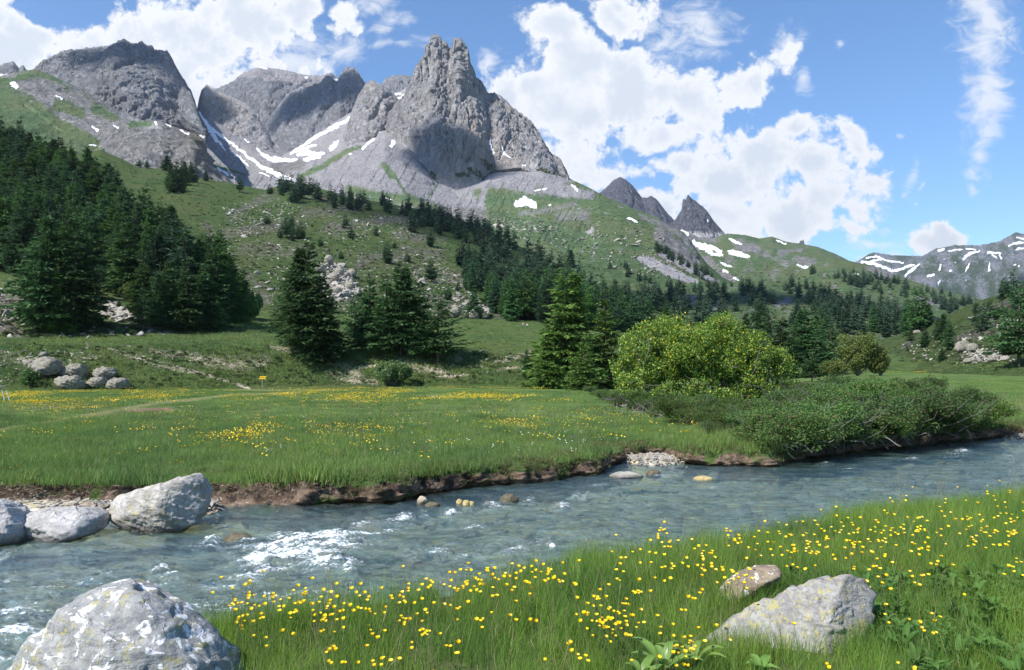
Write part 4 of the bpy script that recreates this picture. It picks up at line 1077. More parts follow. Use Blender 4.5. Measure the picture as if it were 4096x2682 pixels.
def scatter(name, pts, meshes, scl, rot=None, idx=None, tilt=0.0, seed=1, **props):
    pts = np.asarray(pts, dtype=np.float32).reshape(-1, 3)
    N = len(pts)
    rs = np.random.RandomState(seed)
    me = bpy.data.meshes.new(name)
    me.vertices.add(N)
    me.vertices.foreach_set('co', pts.ravel())
    if rot is None:
        rot = np.stack([rs.normal(0, tilt, N), rs.normal(0, tilt, N), rs.uniform(0, 6.283, N)], 1)
    a = me.attributes.new('rot', 'FLOAT_VECTOR', 'POINT'); a.data.foreach_set('vector', np.asarray(rot, np.float32).ravel())
    scl = np.asarray(scl, np.float32)
    if scl.ndim == 1:
        scl = np.repeat(scl[:, None], 3, 1)
    a = me.attributes.new('scl', 'FLOAT_VECTOR', 'POINT'); a.data.foreach_set('vector', scl.ravel())
    if idx is None:
        idx = rs.randint(0, len(meshes), N)
    a = me.attributes.new('pick', 'INT', 'POINT'); a.data.foreach_set('value', np.asarray(idx, np.int32))
    c = bpy.data.collections.new(name + "_source")
    for i, m_ in enumerate(meshes):
        po = bpy.data.objects.new("%s_source_%02d" % (name, i), m_)
        c.objects.link(po)
    o = link(name, me, kind='stuff', **props)
    ng = bpy.data.node_groups.new(name + "_scatter", 'GeometryNodeTree')
    ng.interface.new_socket('Geometry', in_out='INPUT', socket_type='NodeSocketGeometry')
    ng.interface.new_socket('Geometry', in_out='OUTPUT', socket_type='NodeSocketGeometry')
    N_ = ng.nodes
    gi = N_.new('NodeGroupInput'); go = N_.new('NodeGroupOutput')
    iop = N_.new('GeometryNodeInstanceOnPoints')
    ci = N_.new('GeometryNodeCollectionInfo')
    ci.inputs['Collection'].default_value = c
    ci.inputs['Separate Children'].default_value = True
    ci.inputs['Reset Children'].default_value = True

    def attr(nm, ty):
        a_ = N_.new('GeometryNodeInputNamedAttribute'); a_.data_type = ty; a_.inputs['Name'].default_value = nm
        return a_.outputs['Attribute']
    L = ng.links
    L.new(gi.outputs[0], iop.inputs['Points'])
    L.new(ci.outputs[0], iop.inputs['Instance'])
    iop.inputs['Pick Instance'].default_value = True
    L.new(attr('pick', 'INT'), iop.inputs['Instance Index'])
    L.new(attr('rot', 'FLOAT_VECTOR'), iop.inputs['Rotation'])
    L.new(attr('scl', 'FLOAT_VECTOR'), iop.inputs['Scale'])
    L.new(iop.outputs[0], go.inputs[0])
    md = o.modifiers.new('scatter', 'NODES')
    md.node_group = ng
    return o


# ------------------------------------------------------------------ plant materials
def leaf_mat(name, ca, cb, cc=None, ccf=0.0, trans=0.25, rough=0.7, objvar=0.35, spec=0.15, use_color=False, patch=0.0):
    m, n = mat(name)
    g = n.n('ShaderNodeNewGeometry')
    r = g.outputs['Random Per Island']
    oi = n.n('ShaderNodeObjectInfo')
    col = n.mix(r, ca, cb)
    if patch:
        pn = n.noise(n.vmul(g.outputs['Position'], (1, 0.6, 0)), patch, 5, 0.6)
        col = n.mix(n.ss(pn, 0.40, 0.62), col, n.mix(1.0, col, (1.22, 1.10, 0.95), 'MULTIPLY'))
        col = n.mix(n.ss(pn, 0.52, 0.36, 0.0, 0.6), col, n.mix(1.0, col, (0.55, 0.66, 0.70), 'MULTIPLY'))
    if cc:
        col = n.mix(n.ss(r, 1 - ccf - 0.01, 1 - ccf), col, cc)
    v = n.math('MULTIPLY_ADD', oi.outputs['Random'], objvar, 1 - objvar * 0.5)
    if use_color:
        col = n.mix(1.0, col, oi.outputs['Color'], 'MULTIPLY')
    hsv = n.n('ShaderNodeHueSaturation', ins={'Hue': n.math('MULTIPLY_ADD', oi.outputs['Random'], 0.02, 0.49), 'Saturation': 1.0, 'Value': v, 'Fac': 1.0, 'Color': col})
    b = n.n('ShaderNodeBsdfPrincipled', ins={'Base Color': hsv.outputs[0], 'Roughness': rough, 'Specular IOR Level': spec})
    t = n.n('ShaderNodeBsdfTranslucent', ins={'Color': hsv.outputs[0]})
    mx = n.n('ShaderNodeMixShader', ins={0: trans, 1: b.outputs[0], 2: t.outputs[0]})
    n.n('ShaderNodeOutputMaterial', ins={0: mx.outputs[0]})
    return m


def flat_mat(name, col, rough=0.7, spec=0.2, col2=None, sc=20.0):
    m, n = mat(name)
    c = col
    g = n.n('ShaderNodeNewGeometry').outputs['Position']
    ns = n.noise(g, sc, 5, 0.65)
    c = n.mix(ns, col2 or tuple(x * 0.6 for x in col), col)
    finish(n, c, rough, ns, 0.4, 0.02, spec)
    return m


M_NEEDLE = leaf_mat("needles", (0.040, 0.086, 0.036), (0.105, 0.180, 0.062), trans=0.25, objvar=0.5, use_color=True)
M_BARK = flat_mat("bark", (0.11, 0.09, 0.075))
M_GREYBARK = flat_mat("grey_bark", (0.22, 0.21, 0.19), col2=(0.05, 0.045, 0.04), sc=6)
M_DEADWOOD = flat_mat("dead_wood", (0.46, 0.43, 0.38), col2=(0.25, 0.22, 0.19), sc=10)


def tube(path, radii, sides=5):
    path = np.asarray(path, float); n = len(path)
    t = np.gradient(path, axis=0); t /= np.linalg.norm(t, axis=1)[:, None] + 1e-9
    ref = np.array([0.31, 0.95, 0.1]) if abs(t[0] @ np.array([0.31, 0.95, 0.1])) < 0.9 else np.array([1.0, 0, 0])
    a = np.cross(t, ref); a /= np.linalg.norm(a, axis=1)[:, None] + 1e-9
    b = np.cross(t, a)
    th = np.linspace(0, 2 * np.pi, sides, endpoint=False)
    r = np.asarray(radii)[:, None, None]
    V = path[:, None, :] + r * (np.cos(th)[None, :, None] * a[:, None, :] + np.sin(th)[None, :, None] * b[:, None, :])
    F = []
    for i in range(n - 1):
        for j in range(sides):
            k = (j + 1) % sides
            F.append((i * sides + j, i * sides + k, (i + 1) * sides + k, (i + 1) * sides + j))
    return V.reshape(-1, 3), F


def tubes(lst, sides=5):
    Vs, Fs, k = [], [], 0
    for path, rad in lst:
        v, f = tube(path, rad, sides)
        Vs.append(v); Fs += [tuple(i + k for i in q) for q in f]; k += len(v)
    return np.concatenate(Vs), Fs


def conifer(seed, nb=230, rmax=0.17, h0=0.08, prof=0.85, spl=0.040, per=26, droop=0.25, gaps=0.15, twin=False):
    """unit-high conifer: (trunk mesh, crown mesh). Branch whorls carry many small needle sprays"""
    rs = np.random.RandomState(seed)
    V = []
    trunks = [(np.array([(0, 0, -0.03), (0.002, 0.001, 0.3), (-0.002, 0.002, 0.65), (0, 0, 0.985)]), np.array([0.017, 0.012, 0.007, 0.0015]), 1.0, (0.0, 0.0))]
    if twin:
        trunks.append((np.array([(0.004, 0, 0.25), (0.05, 0.01, 0.45), (0.065, 0.012, 0.9)]), np.array([0.008, 0.006, 0.0012]), 0.9, (0.06, 0.01)))
    for ti, (tp, tr, hm, off) in enumerate(trunks):
        n_ = nb if ti == 0 else nb // 2
        hs = h0 + (hm - h0) * (1 - np.sqrt(rs.uniform(0, 1, n_) * 0.985)) if ti == 0 else rs.uniform(0.45, hm - 0.01, n_)
        hs = np.round(hs * 46) / 46 + rs.normal(0, 0.004, n_)
        az = rs.uniform(0, 2 * np.pi, n_)
        lob = 1 + 0.28 * np.sin(az * 2 + rs.uniform(0, 6) + hs * 5) + 0.16 * np.sin(az * 5 + hs * 11 + rs.uniform(0, 6))
        rel = np.clip((hs - h0) / (hm - h0), 0, 1)
        skirt = 0.55 + 0.45 * sstep(rel, 0.0, 0.12)
        L = (rmax if ti == 0 else rmax * 0.55) * np.clip(1 - rel, 0, 1) ** prof * lob * skirt * rs.uniform(0.72, 1.15, n_) + 0.012
        L *= np.where(rs.uniform(0, 1, n_) < gaps, rs.uniform(0.3, 0.6, n_), 1)
        el = np.radians(-8 + 48 * rel + rs.normal(0, 7, n_))
        for h, a, l, e, rl in zip(hs, az, L, el, rel):
            m_ = max(6, int(per * (0.35 + 0.65 * l / rmax)))
            s = rs.uniform(0.12, 1.0, m_) ** 0.8
            out = np.array([math.cos(a), math.sin(a), 0])
            lat = np.array([-math.sin(a), math.cos(a), 0])
            zz = h + l * (s * math.sin(e) - droop * s * s + 0.10 * s ** 4)
            rr = l * s * math.cos(e)
            fan = rs.uniform(-1, 1, m_) * 0.42 * l * (1.08 - s) * s * 2
            p = out[None, :] * rr[:, None] + lat[None, :] * fan[:, None]
            p[:, 2] = zz + rs.normal(0, 0.003, m_)
            p[:, 0] += off[0]; p[:, 1] += off[1]
            sz = spl * (0.55 + 0.45 * (1 - rl)) * rs.uniform(0.6, 1.25, m_)
            d = out[None, :] * rs.uniform(0.3, 1.0, m_)[:, None] + lat[None, :] * (np.sign(fan) * rs.uniform(0.1, 0.9, m_))[:, None]
            d[:, 2] = rs.uniform(-0.55, 0.35, m_)
            d /= np.linalg.norm(d, axis=1)[:, None]
            u = rs.normal(size=(m_, 3)); u -= (u * d).sum(1)[:, None] * d
            u[:, 2] *= 0.5
            u /= np.linalg.norm(u, axis=1)[:, None]
            w_ = sz * 0.20
            V.append(np.stack([p - u * w_[:, None], p + u * w_[:, None], p + d * sz[:, None]], 1))
    V = np.concatenate(V).reshape(-1, 3)
    F = np.arange(len(V)).reshape(-1, 3)
    crown = mesh_from("crown", V, None, F, [M_NEEDLE], smooth=False)
    tv, tf = tubes([(np.stack([np.interp(np.linspace(0, 1, 8), np.linspace(0, 1, len(tp)), tp[:, k]) for k in range(3)], 1), np.interp(np.linspace(0, 1, 8), np.linspace(0, 1, len(tr)), tr)) for tp, tr, _, _ in trunks], 7)
    trunk = mesh_from("trunk", tv, tf, None, [M_BARK], smooth=True)
    return trunk, crown


TREES = dict(
    larch_a=conifer(1, 330, 0.21, 0.06, 0.80, 0.050, 40),
    larch_b=conifer(2, 300, 0.24, 0.09, 0.72, 0.052, 42, twin=True),
    larch_c=conifer(3, 300, 0.17, 0.05, 0.85, 0.046, 38, droop=0.32),
    larch_d=conifer(4, 260, 0.27, 0.04, 0.78, 0.056, 44, gaps=0.3),
    airy=conifer(5, 190, 0.25, 0.16, 0.60, 0.050, 34, gaps=0.3, droop=0.05),
    spruce=conifer(6, 330, 0.26, 0.01, 0.95, 0.052, 44, droop=0.35),
    pine_a=conifer(7, 170, 0.23, 0.10, 0.42, 0.075, 26, droop=-0.1),
    pine_b=conifer(8, 150, 0.30, 0.06, 0.38, 0.085, 26, droop=-0.15),
    far_a=conifer(9, 120, 0.19, 0.05, 0.75, 0.085, 15),
    far_b=conifer(10, 100, 0.23, 0.05, 0.50, 0.095, 15),
)


def tree(name, kind, loc, h, label, group=None, color=(1, 1, 1), wide=1.0, lean=0.0, cat='conifer', rs=random):
    tr, cr = TREES[kind]
    e = empty(name, loc, rs.uniform(0, 6.28), 1.0, label=label, category=cat)
    e.scale = (h * wide, h * wide, h)
    if lean:
        e.rotation_euler[1] = lean
    if group:
        e['group'] = group
    t = link('trunk', tr, e)
    c = link('crown', cr, e)
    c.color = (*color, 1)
    return e


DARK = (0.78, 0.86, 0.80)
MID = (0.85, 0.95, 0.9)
GREEN = (1.55, 1.45, 0.85)  # lighter green needles of the larch group by the willow
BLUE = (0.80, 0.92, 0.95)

# trees one can single out: (kind, base px, base py, height px, width factor, colour, name, label)
KEY = [
    ('larch_b', 49, 332, 128, 1.05, DARK, 'larch_tree', 'tall dark larch at the rocky forest foot, left one of a close pair'),
    ('larch_a', 75, 330, 120, 1.15, DARK, 'larch_tree', 'tall dark larch at the rocky forest foot, right one of a close pair'),
    ('airy', 143, 330, 44, 1.1, MID, 'larch_tree', 'small thin larch alone on rocky ground below the forest edge'),
    ('larch_a', 187, 331, 76, 1.25, DARK, 'larch_tree', 'broad dark larch at the lowest corner of the left forest'),
    ('larch_c', 160, 327, 66, 1.3, DARK, 'larch_tree', 'dark larch in the front row of the forest behind the small thin larch'),
    ('larch_d', 207, 330, 60, 1.1, MID, 'larch_tree', 'bushy lighter green larch at the right end of the forest front'),
    ('larch_c', 234, 316, 62, 1.0, MID, 'larch_tree', 'slim larch standing just behind the rounded bush at the right forest edge'),
    ('larch_c', 243, 318, 58, 1.0, DARK, 'larch_tree', 'slim larch outermost on the right edge of the left forest'),
    ('airy', 289, 345, 76, 1.25, DARK, 'larch_tree', 'airy larch with bare lower trunk, left of the massive dark larch in the middle'),
    ('larch_b', 307, 352, 116, 1.15, DARK, 'larch_tree', 'tallest massive dark larch on the brow of the eroded bank'),
    ('spruce', 322, 358, 92, 1.15, DARK, 'larch_tree', 'wide low-skirted dark larch leaning against the massive larch on its right side'),
    ('airy', 355, 345, 58, 1.1, MID, 'larch_tree', 'thin see-through larch behind the left edge of the central clump'),
    ('larch_a', 370, 350, 78, 1.2, DARK, 'larch_tree', 'dark larch forming the left side of the central clump'),
    ('larch_c', 386, 353, 86, 1.25, DARK, 'larch_tree', 'pointed dark larch second from the left in the central clump'),
    ('larch_b', 401, 355, 98, 1.15, DARK, 'larch_tree', 'highest larch of the central clump above the pale eroded bank'),
    ('larch_a', 420, 356, 82, 1.05, DARK, 'larch_tree', 'narrow dark larch right of the highest one in the central clump'),
    ('airy', 438, 364, 78, 1.35, DARK, 'larch_tree', 'airy larch with tiered branches at the right end of the central clump'),
    ('larch_b', 566, 384, 122, 1.2, GREEN, 'larch_tree', 'tallest green larch of the group left of the yellow-green willow'),
    ('larch_a', 604, 388, 98, 1.2, GREEN, 'larch_tree', 'tall green larch with drooping tiers touching the left side of the willow'),
    ('spruce', 547, 387, 70, 1.15, GREEN, 'larch_tree', 'young dense larch in front on the left of the green group by the meadow'),
    ('spruce', 584, 391, 60, 1.2, GREEN, 'larch_tree', 'low bright green larch in front on the right of the green group by the meadow'),
    ('larch_c', 527, 378, 34, 1.2, MID, 'larch_tree', 'small larch peeping out left behind the young dense larch'),
    ('larch_b', 570, 268, 20, 1.3, BLUE, 'pine_tree', 'single dark pine above the wooded band just over the tallest green larch'),
    ('airy', 771, 372, 62, 1.4, DARK, 'pine_tree', 'dark pine close behind the right shoulder of the willow'),
    ('larch_c', 783, 374, 66, 1.3, DARK, 'pine_tree', 'second dark pine behind the right shoulder of the willow'),
    ('larch_a', 793, 378, 52, 1.2, MID, 'larch_tree', 'green larch in front of the dark pines right of the willow'),
    ('larch_b', 805, 372, 70, 1.2, DARK, 'pine_tree', 'highest dark conifer right of the willow'),
    ('larch_d', 817, 376, 50, 1.3, MID, 'larch_tree', 'spreading larch between the highest dark conifer and the round dark one'),
    ('pine_b', 831, 372, 46, 1.25, DARK, 'pine_tree', 'round-headed very dark pine left of the olive green willow'),
    ('airy', 812, 382, 34, 1.4, MID, 'larch_tree', 'small tiered larch at the back edge of the low shrubs'),
    ('airy', 1019, 366.5, 86, 1.35, MID, 'larch_tree', 'large open larch cut by the right edge of the picture'),
    ('pine_a', 1005, 294, 18, 1.3, BLUE, 'pine_tree', 'small dark pine on the crest of the right-hand slope'),
    ('pine_a', 1022, 284, 12, 1.5, BLUE, 'pine_tree', 'dark pine top at the very edge on the right-hand crest'),
    ('airy', 990, 321, 24, 1.6, DARK, 'pine_tree', 'bent wide pine midway up the right-hand slope'),
    ('pine_a', 975, 323, 11, 1.3, BLUE, 'pine_tree', 'small dark bushy pine left of the bent wide pine'),
    ('larch_c', 942, 361, 16, 1.5, MID, 'larch_tree', 'small larch standing on the valley floor left of the split boulder'),
    ('larch_a', 925, 346, 20, 1.4, BLUE, 'larch_tree', 'dark larch on the grassy rise left of the split boulder'),
    ('airy', 949, 351, 34, 1.0, MID, 'larch_tree', 'slender larch with bare trunk just left of the split boulder'),
    ('larch_c', 938, 340, 26, 1.2, BLUE, 'larch_tree', 'larch at the left of the trio above the split boulder'),
    ('larch_b', 944, 341, 30, 1.3, BLUE, 'larch_tree', 'highest larch of the trio above the split boulder'),
    ('airy', 911, 343, 16, 1.3, MID, 'larch_tree', 'thin small larch on the lip of the grassy rise by the valley'),
    # mid hill
    ('pine_a', 387.5, 264, 23, 1.1, BLUE, 'pine_tree', 'lone dark pine amid pale rock bands in the middle of the pasture slope'),
    ('pine_a', 430, 246.5, 17, 1.3, BLUE, 'pine_tree', 'stout pine just below the upper end of the diagonal wood'),
    ('pine_a', 431, 281.5, 23, 1.2, BLUE, 'pine_tree', 'dark pine on rocks above the right end of the central larch clump'),
    ('pine_a', 467, 290, 17, 1.2, BLUE, 'pine_tree', 'narrow pine at the lower left border of the diagonal wood'),
    ('pine_b', 448, 300, 15, 1.1, BLUE, 'pine_tree', 'squat round pine above the small cliff behind the meadow terrace'),
    ('larch_a', 474, 318, 32, 1.3, BLUE, 'larch_tree', 'larch standing in front of the small cliff behind the terrace'),
    ('airy', 239.7, 192, 17, 1.2, BLUE, 'larch_tree', 'lone larch in the saddle between the forest and the ridge wood'),
    ('pine_b', 270, 194, 10, 1.3, BLUE, 'pine_tree', 'small round pine at the left start of the ridge wood'),
    ('airy', 286.5, 238, 26, 1.0, BLUE, 'larch_tree', 'left of two slim larches in the middle of the pasture'),
    ('airy', 291, 238.5, 24, 1.0, BLUE, 'larch_tree', 'right of two slim larches in the middle of the pasture'),
    ('pine_b', 300, 239, 18, 1.2, BLUE, 'pine_tree', 'broad pine touching the two slim larches in the pasture'),
    ('pine_b', 267, 224, 9, 1.3, BLUE, 'pine_tree', 'small bush-like pine on pale rocks left of the two slim larches'),
    ('larch_b', 167, 171, 17, 1.5, BLUE, 'larch_tree', 'leaning dark larch at the left end of the grove on the hill saddle'),
    ('larch_a', 177, 193, 34, 1.2, DARK, 'larch_tree', 'tall larch at the low front of the grove on the hill saddle'),
    ('larch_c', 170.5, 190, 30, 1.1, DARK, 'larch_tree', 'larch left beside the tall front one of the saddle grove'),
    ('larch_b', 183, 184, 25, 1.2, DARK, 'larch_tree', 'larch in the middle of the saddle grove'),
    ('larch_a', 191, 182, 22, 1.3, DARK, 'larch_tree', 'larch at the right end of the saddle grove'),
    ('airy', 139, 167.5, 9, 1.5, BLUE, 'larch_tree', 'flat-topped small larch left of the saddle grove below the rock dome'),
    ('airy', 147, 168.5, 9, 1.5, BLUE, 'larch_tree', 'small larch between the flat-topped one and the saddle grove'),
    ('larch_c', 206, 181, 12, 1.3, BLUE, 'larch_tree', 'small larch right of the saddle grove'),
    ('pine_a', 350.5, 202, 15, 1.0, BLUE, 'pine_tree', 'narrow dark pine below the middle of the ridge wood'),
    ('pine_b', 330, 262, 11, 1.2, BLUE, 'pine_tree', 'small pine growing on top of the broken crag'),
    ('pine_a', 341, 259, 9, 1.3, BLUE, 'pine_tree', 'small pine at the right shoulder of the broken crag'),
    ('pine_a', 320.5, 247, 10, 1.1, BLUE, 'pine_tree', 'narrow little pine left above the broken crag'),
]
tree_count = 0
for kind, px, py, hp, wd, colr, nm, lab in KEY:
    g_ = ground(px, py)
    if g_ is None:
        continue
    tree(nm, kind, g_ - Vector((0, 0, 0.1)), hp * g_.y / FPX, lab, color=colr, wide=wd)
    tree_count += 1

# woods: many look-alike conifers, gathered first, then the largest stand as trees of their own
POOL = []


def wood(poly, n, hmin, hmax, kinds, group, label, col, seed, ymin=0.0, mind=0.0):
    rs = np.random.RandomState(seed)
    got = []
    for px, py in rand_in(poly, n, rs):
        h = hit(px, py)
        if not h or h[2].name.startswith(('river', 'meadow')) or h[0].y < ymin:
            continue
        L_ = h[0]
        if mind and any((L_.x - q.x) ** 2 + (L_.y - q.y) ** 2 < mind * mind for q in got):
            continue
        got.append(L_)
        H_ = rs.uniform(hmin, hmax)
        if callable(label):
            lab_ = label(px, py)
        else:
            lab_ = label
        POOL.append((H_ / L_.y, L_, H_, kinds[rs.randint(len(kinds))], group, lab_, tuple(c * f_ for c, f_ in zip(col, [rs.uniform(0.75, 1.45)] * 2 + [rs.uniform(0.75, 1.3)])), rs.uniform(0.95, 1.3)))


FOREST = [(-150, 150), (0, 157), (60, 182), (110, 209), (160, 257), (200, 300), (224, 316), (240, 322), (222, 328), (190, 326), (150, 312), (118, 292), (95, 283), (60, 276), (0, 274), (-150, 270)]
def forest_label(px, py):
    up = 0.78 * px + 150
    a = 'at the far left' if px < 45 else 'above the two tallest larches' if px < 105 else 'in the middle of the forest' if px < 165 else 'near its right end'
    b = 'along the upper border' if py < up + 28 else 'in the lowest rows' if py > 288 else 'deep inside'
    return 'dark larch %s of the left forest, %s' % (b, a)


def ridge_label(px, py):
    a = 'just below the scree' if px < 455 else 'above the central larch clump' if px < 500 else 'left of the tallest green larch' if px < 560 else 'behind the green larches'
    b = 'lower edge' if py > 285 else 'upper edge' if py < 0.5 * px + 5 else 'middle'
    return 'dark conifer of the diagonal wood, %s, %s' % (b, a)


def foot_label(px, py):
    a = 'behind the willow' if px < 740 else 'above the dark pines right of the willow' if px < 830 else 'left of the valley meadow'
    b = 'low' if py > 312 else 'high'
    return 'dark conifer %s on the wooded foothills, %s' % (b, a)


wood(FOREST, 360, 15, 20, ['larch_a', 'larch_c', 'larch_d', 'larch_a', 'larch_b'], 'larches of the dense forest on the left slope', forest_label, DARK, 21, mind=3.6)
wood([(-150, 151), (0, 156), (60, 181), (110, 207), (160, 256), (200, 298), (222, 314), (212, 318), (150, 262), (100, 220), (55, 192), (0, 170), (-150, 165)], 55, 15, 20, ['larch_a', 'larch_c', 'larch_b'], 'larches of the dense forest on the left slope', forest_label, DARK, 22, mind=4)
wood([(30, 290), (90, 300), (90, 330), (55, 334), (25, 332)], 5, 12, 17, ['larch_a', 'larch_c'], 'larches of the dense forest on the left slope', forest_label, DARK, 23, mind=4)
wood([(130, 300), (235, 322), (228, 329), (175, 332), (140, 322)], 14, 10, 14, ['larch_a', 'larch_d', 'spruce'], 'larches of the dense forest on the left slope', forest_label, DARK, 24, mind=5)
RW = 'conifers of the ridge wood and diagonal wood'
RL = ridge_label
wood([(278, 190), (300, 186), (325, 192), (322, 203), (300, 204), (282, 200)], 26, 11, 16, ['pine_a', 'larch_c', 'pine_b'], 'pines on the pasture ridge below the snow', 'dark pine on the rocky ridge below the scree and snow', BLUE, 31, mind=6)
wood([(325, 194), (360, 202), (384, 204), (380, 214), (345, 212), (328, 206)], 26, 10, 14, ['pine_a', 'pine_b', 'larch_c'], 'pines on the pasture ridge below the snow', 'dark pine on the rocky ridge below the scree and snow', BLUE, 32, mind=6)
wood([(383, 207), (410, 210), (443, 217), (478, 228), (510, 246), (505, 252), (470, 244), (440, 236), (410, 232), (405, 218), (385, 214)], 95, 10, 15, ['pine_a', 'pine_b', 'larch_c'], RW, RL, BLUE, 33, mind=5)
wood([(478, 228), (531, 253), (566, 274), (600, 290), (640, 308), (640, 330), (600, 330), (560, 322), (540, 322), (500, 318), (490, 300), (470, 292), (462, 270), (455, 250), (465, 243)], 190, 11, 17, ['pine_a', 'larch_c', 'larch_a', 'pine_b'], RW, RL, BLUE, 34, mind=5.5)
wood([(490, 305), (560, 318), (640, 330), (640, 336), (560, 325), (500, 322)], 30, 12, 16, ['larch_a', 'larch_c', 'pine_a'], RW, RL, BLUE, 35, mind=5)
wood([(262, 210), (310, 205), (420, 250), (470, 300), (440, 290), (350, 260), (320, 240), (280, 250), (240, 262)], 12, 4, 8, ['pine_b', 'pine_a'], 'scattered small pines on the pasture', 'small pine dotted on the rocky pasture slope', BLUE, 36)
VB = 'conifers scattered over the wooded foothills'
VL = foot_label
wood([(620, 296), (700, 300), (760, 312), (800, 318), (860, 330), (860, 345), (780, 345), (640, 338)], 52, 11, 16, ['larch_c', 'larch_a', 'pine_a'], VB, VL, BLUE, 41, ymin=290, mind=6)
wood([(640, 289), (720, 290), (740, 300), (700, 310), (640, 306)], 34, 9, 14, ['pine_a', 'larch_c'], VB, VL, BLUE, 42, ymin=290, mind=6)
wood([(738, 287), (765, 292), (775, 305), (760, 310), (745, 304)], 26, 10, 14, ['pine_a', 'larch_c'], VB, VL, BLUE, 43, ymin=290, mind=6)
wood([(778, 284), (800, 286), (840, 294), (880, 306), (930, 320), (940, 332), (925, 334), (880, 322), (850, 314), (820, 306), (790, 296)], 90, 9, 14, ['pine_a', 'larch_c', 'larch_a'], VB, VL, BLUE, 44, ymin=290, mind=6)
wood([(835, 330), (860, 318), (905, 316), (920, 325), (918, 340), (890, 345), (860, 344)], 42, 12, 17, ['larch_a', 'larch_c', 'pine_a'], VB, VL, BLUE, 45, ymin=290, mind=5)
wood([(805, 300), (830, 306), (845, 322), (838, 330), (812, 318)], 30, 10, 15, ['larch_c', 'pine_a'], VB, VL, BLUE, 46, ymin=290, mind=6)
wood([(660, 286.5), (735, 286.5), (735, 288), (660, 288.5)], 12, 7, 12, ['pine_b', 'pine_a'], VB, VL, BLUE, 47, ymin=290, mind=10)
FP = 'far pines on the green ridges'
FL = 'tiny far pine on the green ridge under the snow patches'
wood([(805, 271), (870, 275), (905, 284), (960, 298), (975, 306), (950, 306), (900, 298), (855, 288), (812, 279)], 60, 9, 14, ['pine_a', 'pine_b'], FP, FL, BLUE, 51, ymin=600)
wood([(848, 278), (868, 284), (862, 290), (848, 284)], 16, 12, 16, ['pine_b', 'pine_a'], FP, FL, BLUE, 52, ymin=600)
wood([(930, 300), (975, 304), (972, 316), (945, 314)], 40, 9, 14, ['pine_a', 'pine_b'], FP, FL, BLUE, 53, ymin=600)
wood([(655, 245), (690, 262), (720, 282), (705, 284), (680, 266), (655, 252)], 46, 8, 12, ['pine_b', 'pine_a'], FP, FL, BLUE, 54, ymin=600)
wood([(610, 260), (660, 285), (640, 286), (606, 270)], 8, 9, 14, ['pine_b'], FP, FL, BLUE, 55, ymin=600)
wood([(975, 300), (1024, 290), (1024, 330), (985, 340), (960, 335)], 8, 4, 8, ['pine_b', 'airy'], 'scattered small pines on the right-hand slope', 'small pine dotted on the right-hand grassy slope', BLUE, 56)

POOL.sort(key=lambda t_: -t_[0])
NTREE = 296 - tree_count
inview = 0
rest = []
for ap, L_, H_, kind, grp, lab, colr, wd in POOL:
    px_ = L_.x / L_.y * FPX + 512
    if inview < NTREE and -10 < px_ < 1034:
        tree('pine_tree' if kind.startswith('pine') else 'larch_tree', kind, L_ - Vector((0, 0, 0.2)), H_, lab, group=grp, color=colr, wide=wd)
        inview += 1
    else:
        rest.append((L_, H_, kind, wd))


def merged_tree(kind):
    """trunk and crown in one mesh, for the far woods"""
    tr, cr = TREES[kind]
    Vt = np.zeros(len(tr.vertices) * 3, np.float32); tr.vertices.foreach_get('co', Vt)
    Vc = np.zeros(len(cr.vertices) * 3, np.float32); cr.vertices.foreach_get('co', Vc)
    ft = np.array([tuple(p.vertices) for p in tr.polygons]); fc_ = np.zeros(len(cr.polygons) * 3, np.int32)
    cr.polygons.foreach_get('vertices', fc_)
    k_ = len(Vt) // 3
    return mesh_from("far_conifer", np.concatenate([Vt, Vc]).reshape(-1, 3), ft, fc_.reshape(-1, 3) + k_, [M_BARK, M_FARNEEDLE], smooth=False, mat_idx=[0] * len(ft) + [1] * len(cr.polygons))


M_FARNEEDLE = leaf_mat("far_needles", (0.030, 0.066, 0.040), (0.072, 0.130, 0.068), trans=0.1, objvar=0.5)
fm = [merged_tree('far_a'), merged_tree('far_b')]
if rest:
    scatter('far_woods', [tuple(r[0]) for r in rest], fm, [(r[1] * r[3], r[1] * r[3], r[1]) for r in rest],
            rot=[(0, 0, random.uniform(0, 6.28)) for _ in rest], idx=[0 if r[2].startswith('larch') else 1 for r in rest], label='dark conifers of the distant woods on ridges and foothills', category='woods')


# ------------------------------------------------------------------ broadleaf shrubs
def leaf_cloud(ells, n, size, seed, asp=0.5, gap=0.12, gf=1.6, tri=False, shell=0.45):
    rs = np.random.RandomState(seed)
    E = np.array(ells, float)
    vol = E[:, 3] * E[:, 4] * E[:, 5]
    pk = rs.choice(len(E), n * 2, p=vol / vol.sum())
    d = rs.normal(size=(n * 2, 3)); d /= np.linalg.norm(d, axis=1)[:, None]
    r = rs.uniform(0, 1, n * 2) ** shell
    r *= 1 + 0.38 * fbm(d[:, 0] * 2.4 + pk, d[:, 1] * 2.4, d[:, 2] * 2.4, 4)
    p = E[pk, :3] + d * r[:, None] * E[pk, 3:6]
    keep = fbm(p[:, 0] * gf, p[:, 1] * gf, p[:, 2] * gf, 3) > -gap
    p = p[keep][:n]
    m_ = len(p)
    a = rs.normal(size=(m_, 3)); a /= np.linalg.norm(a, axis=1)[:, None]
    b = rs.normal(size=(m_, 3)); b -= (a * b).sum(1)[:, None] * a; b /= np.linalg.norm(b, axis=1)[:, None]
    s = size * rs.uniform(0.6, 1.3, m_)[:, None]
    V = np.stack([p - a * s, p + b * s * asp, p + a * s, p - b * s * asp], 1).reshape(-1, 3)
    return V, np.arange(len(V)).reshape(-1, 4)


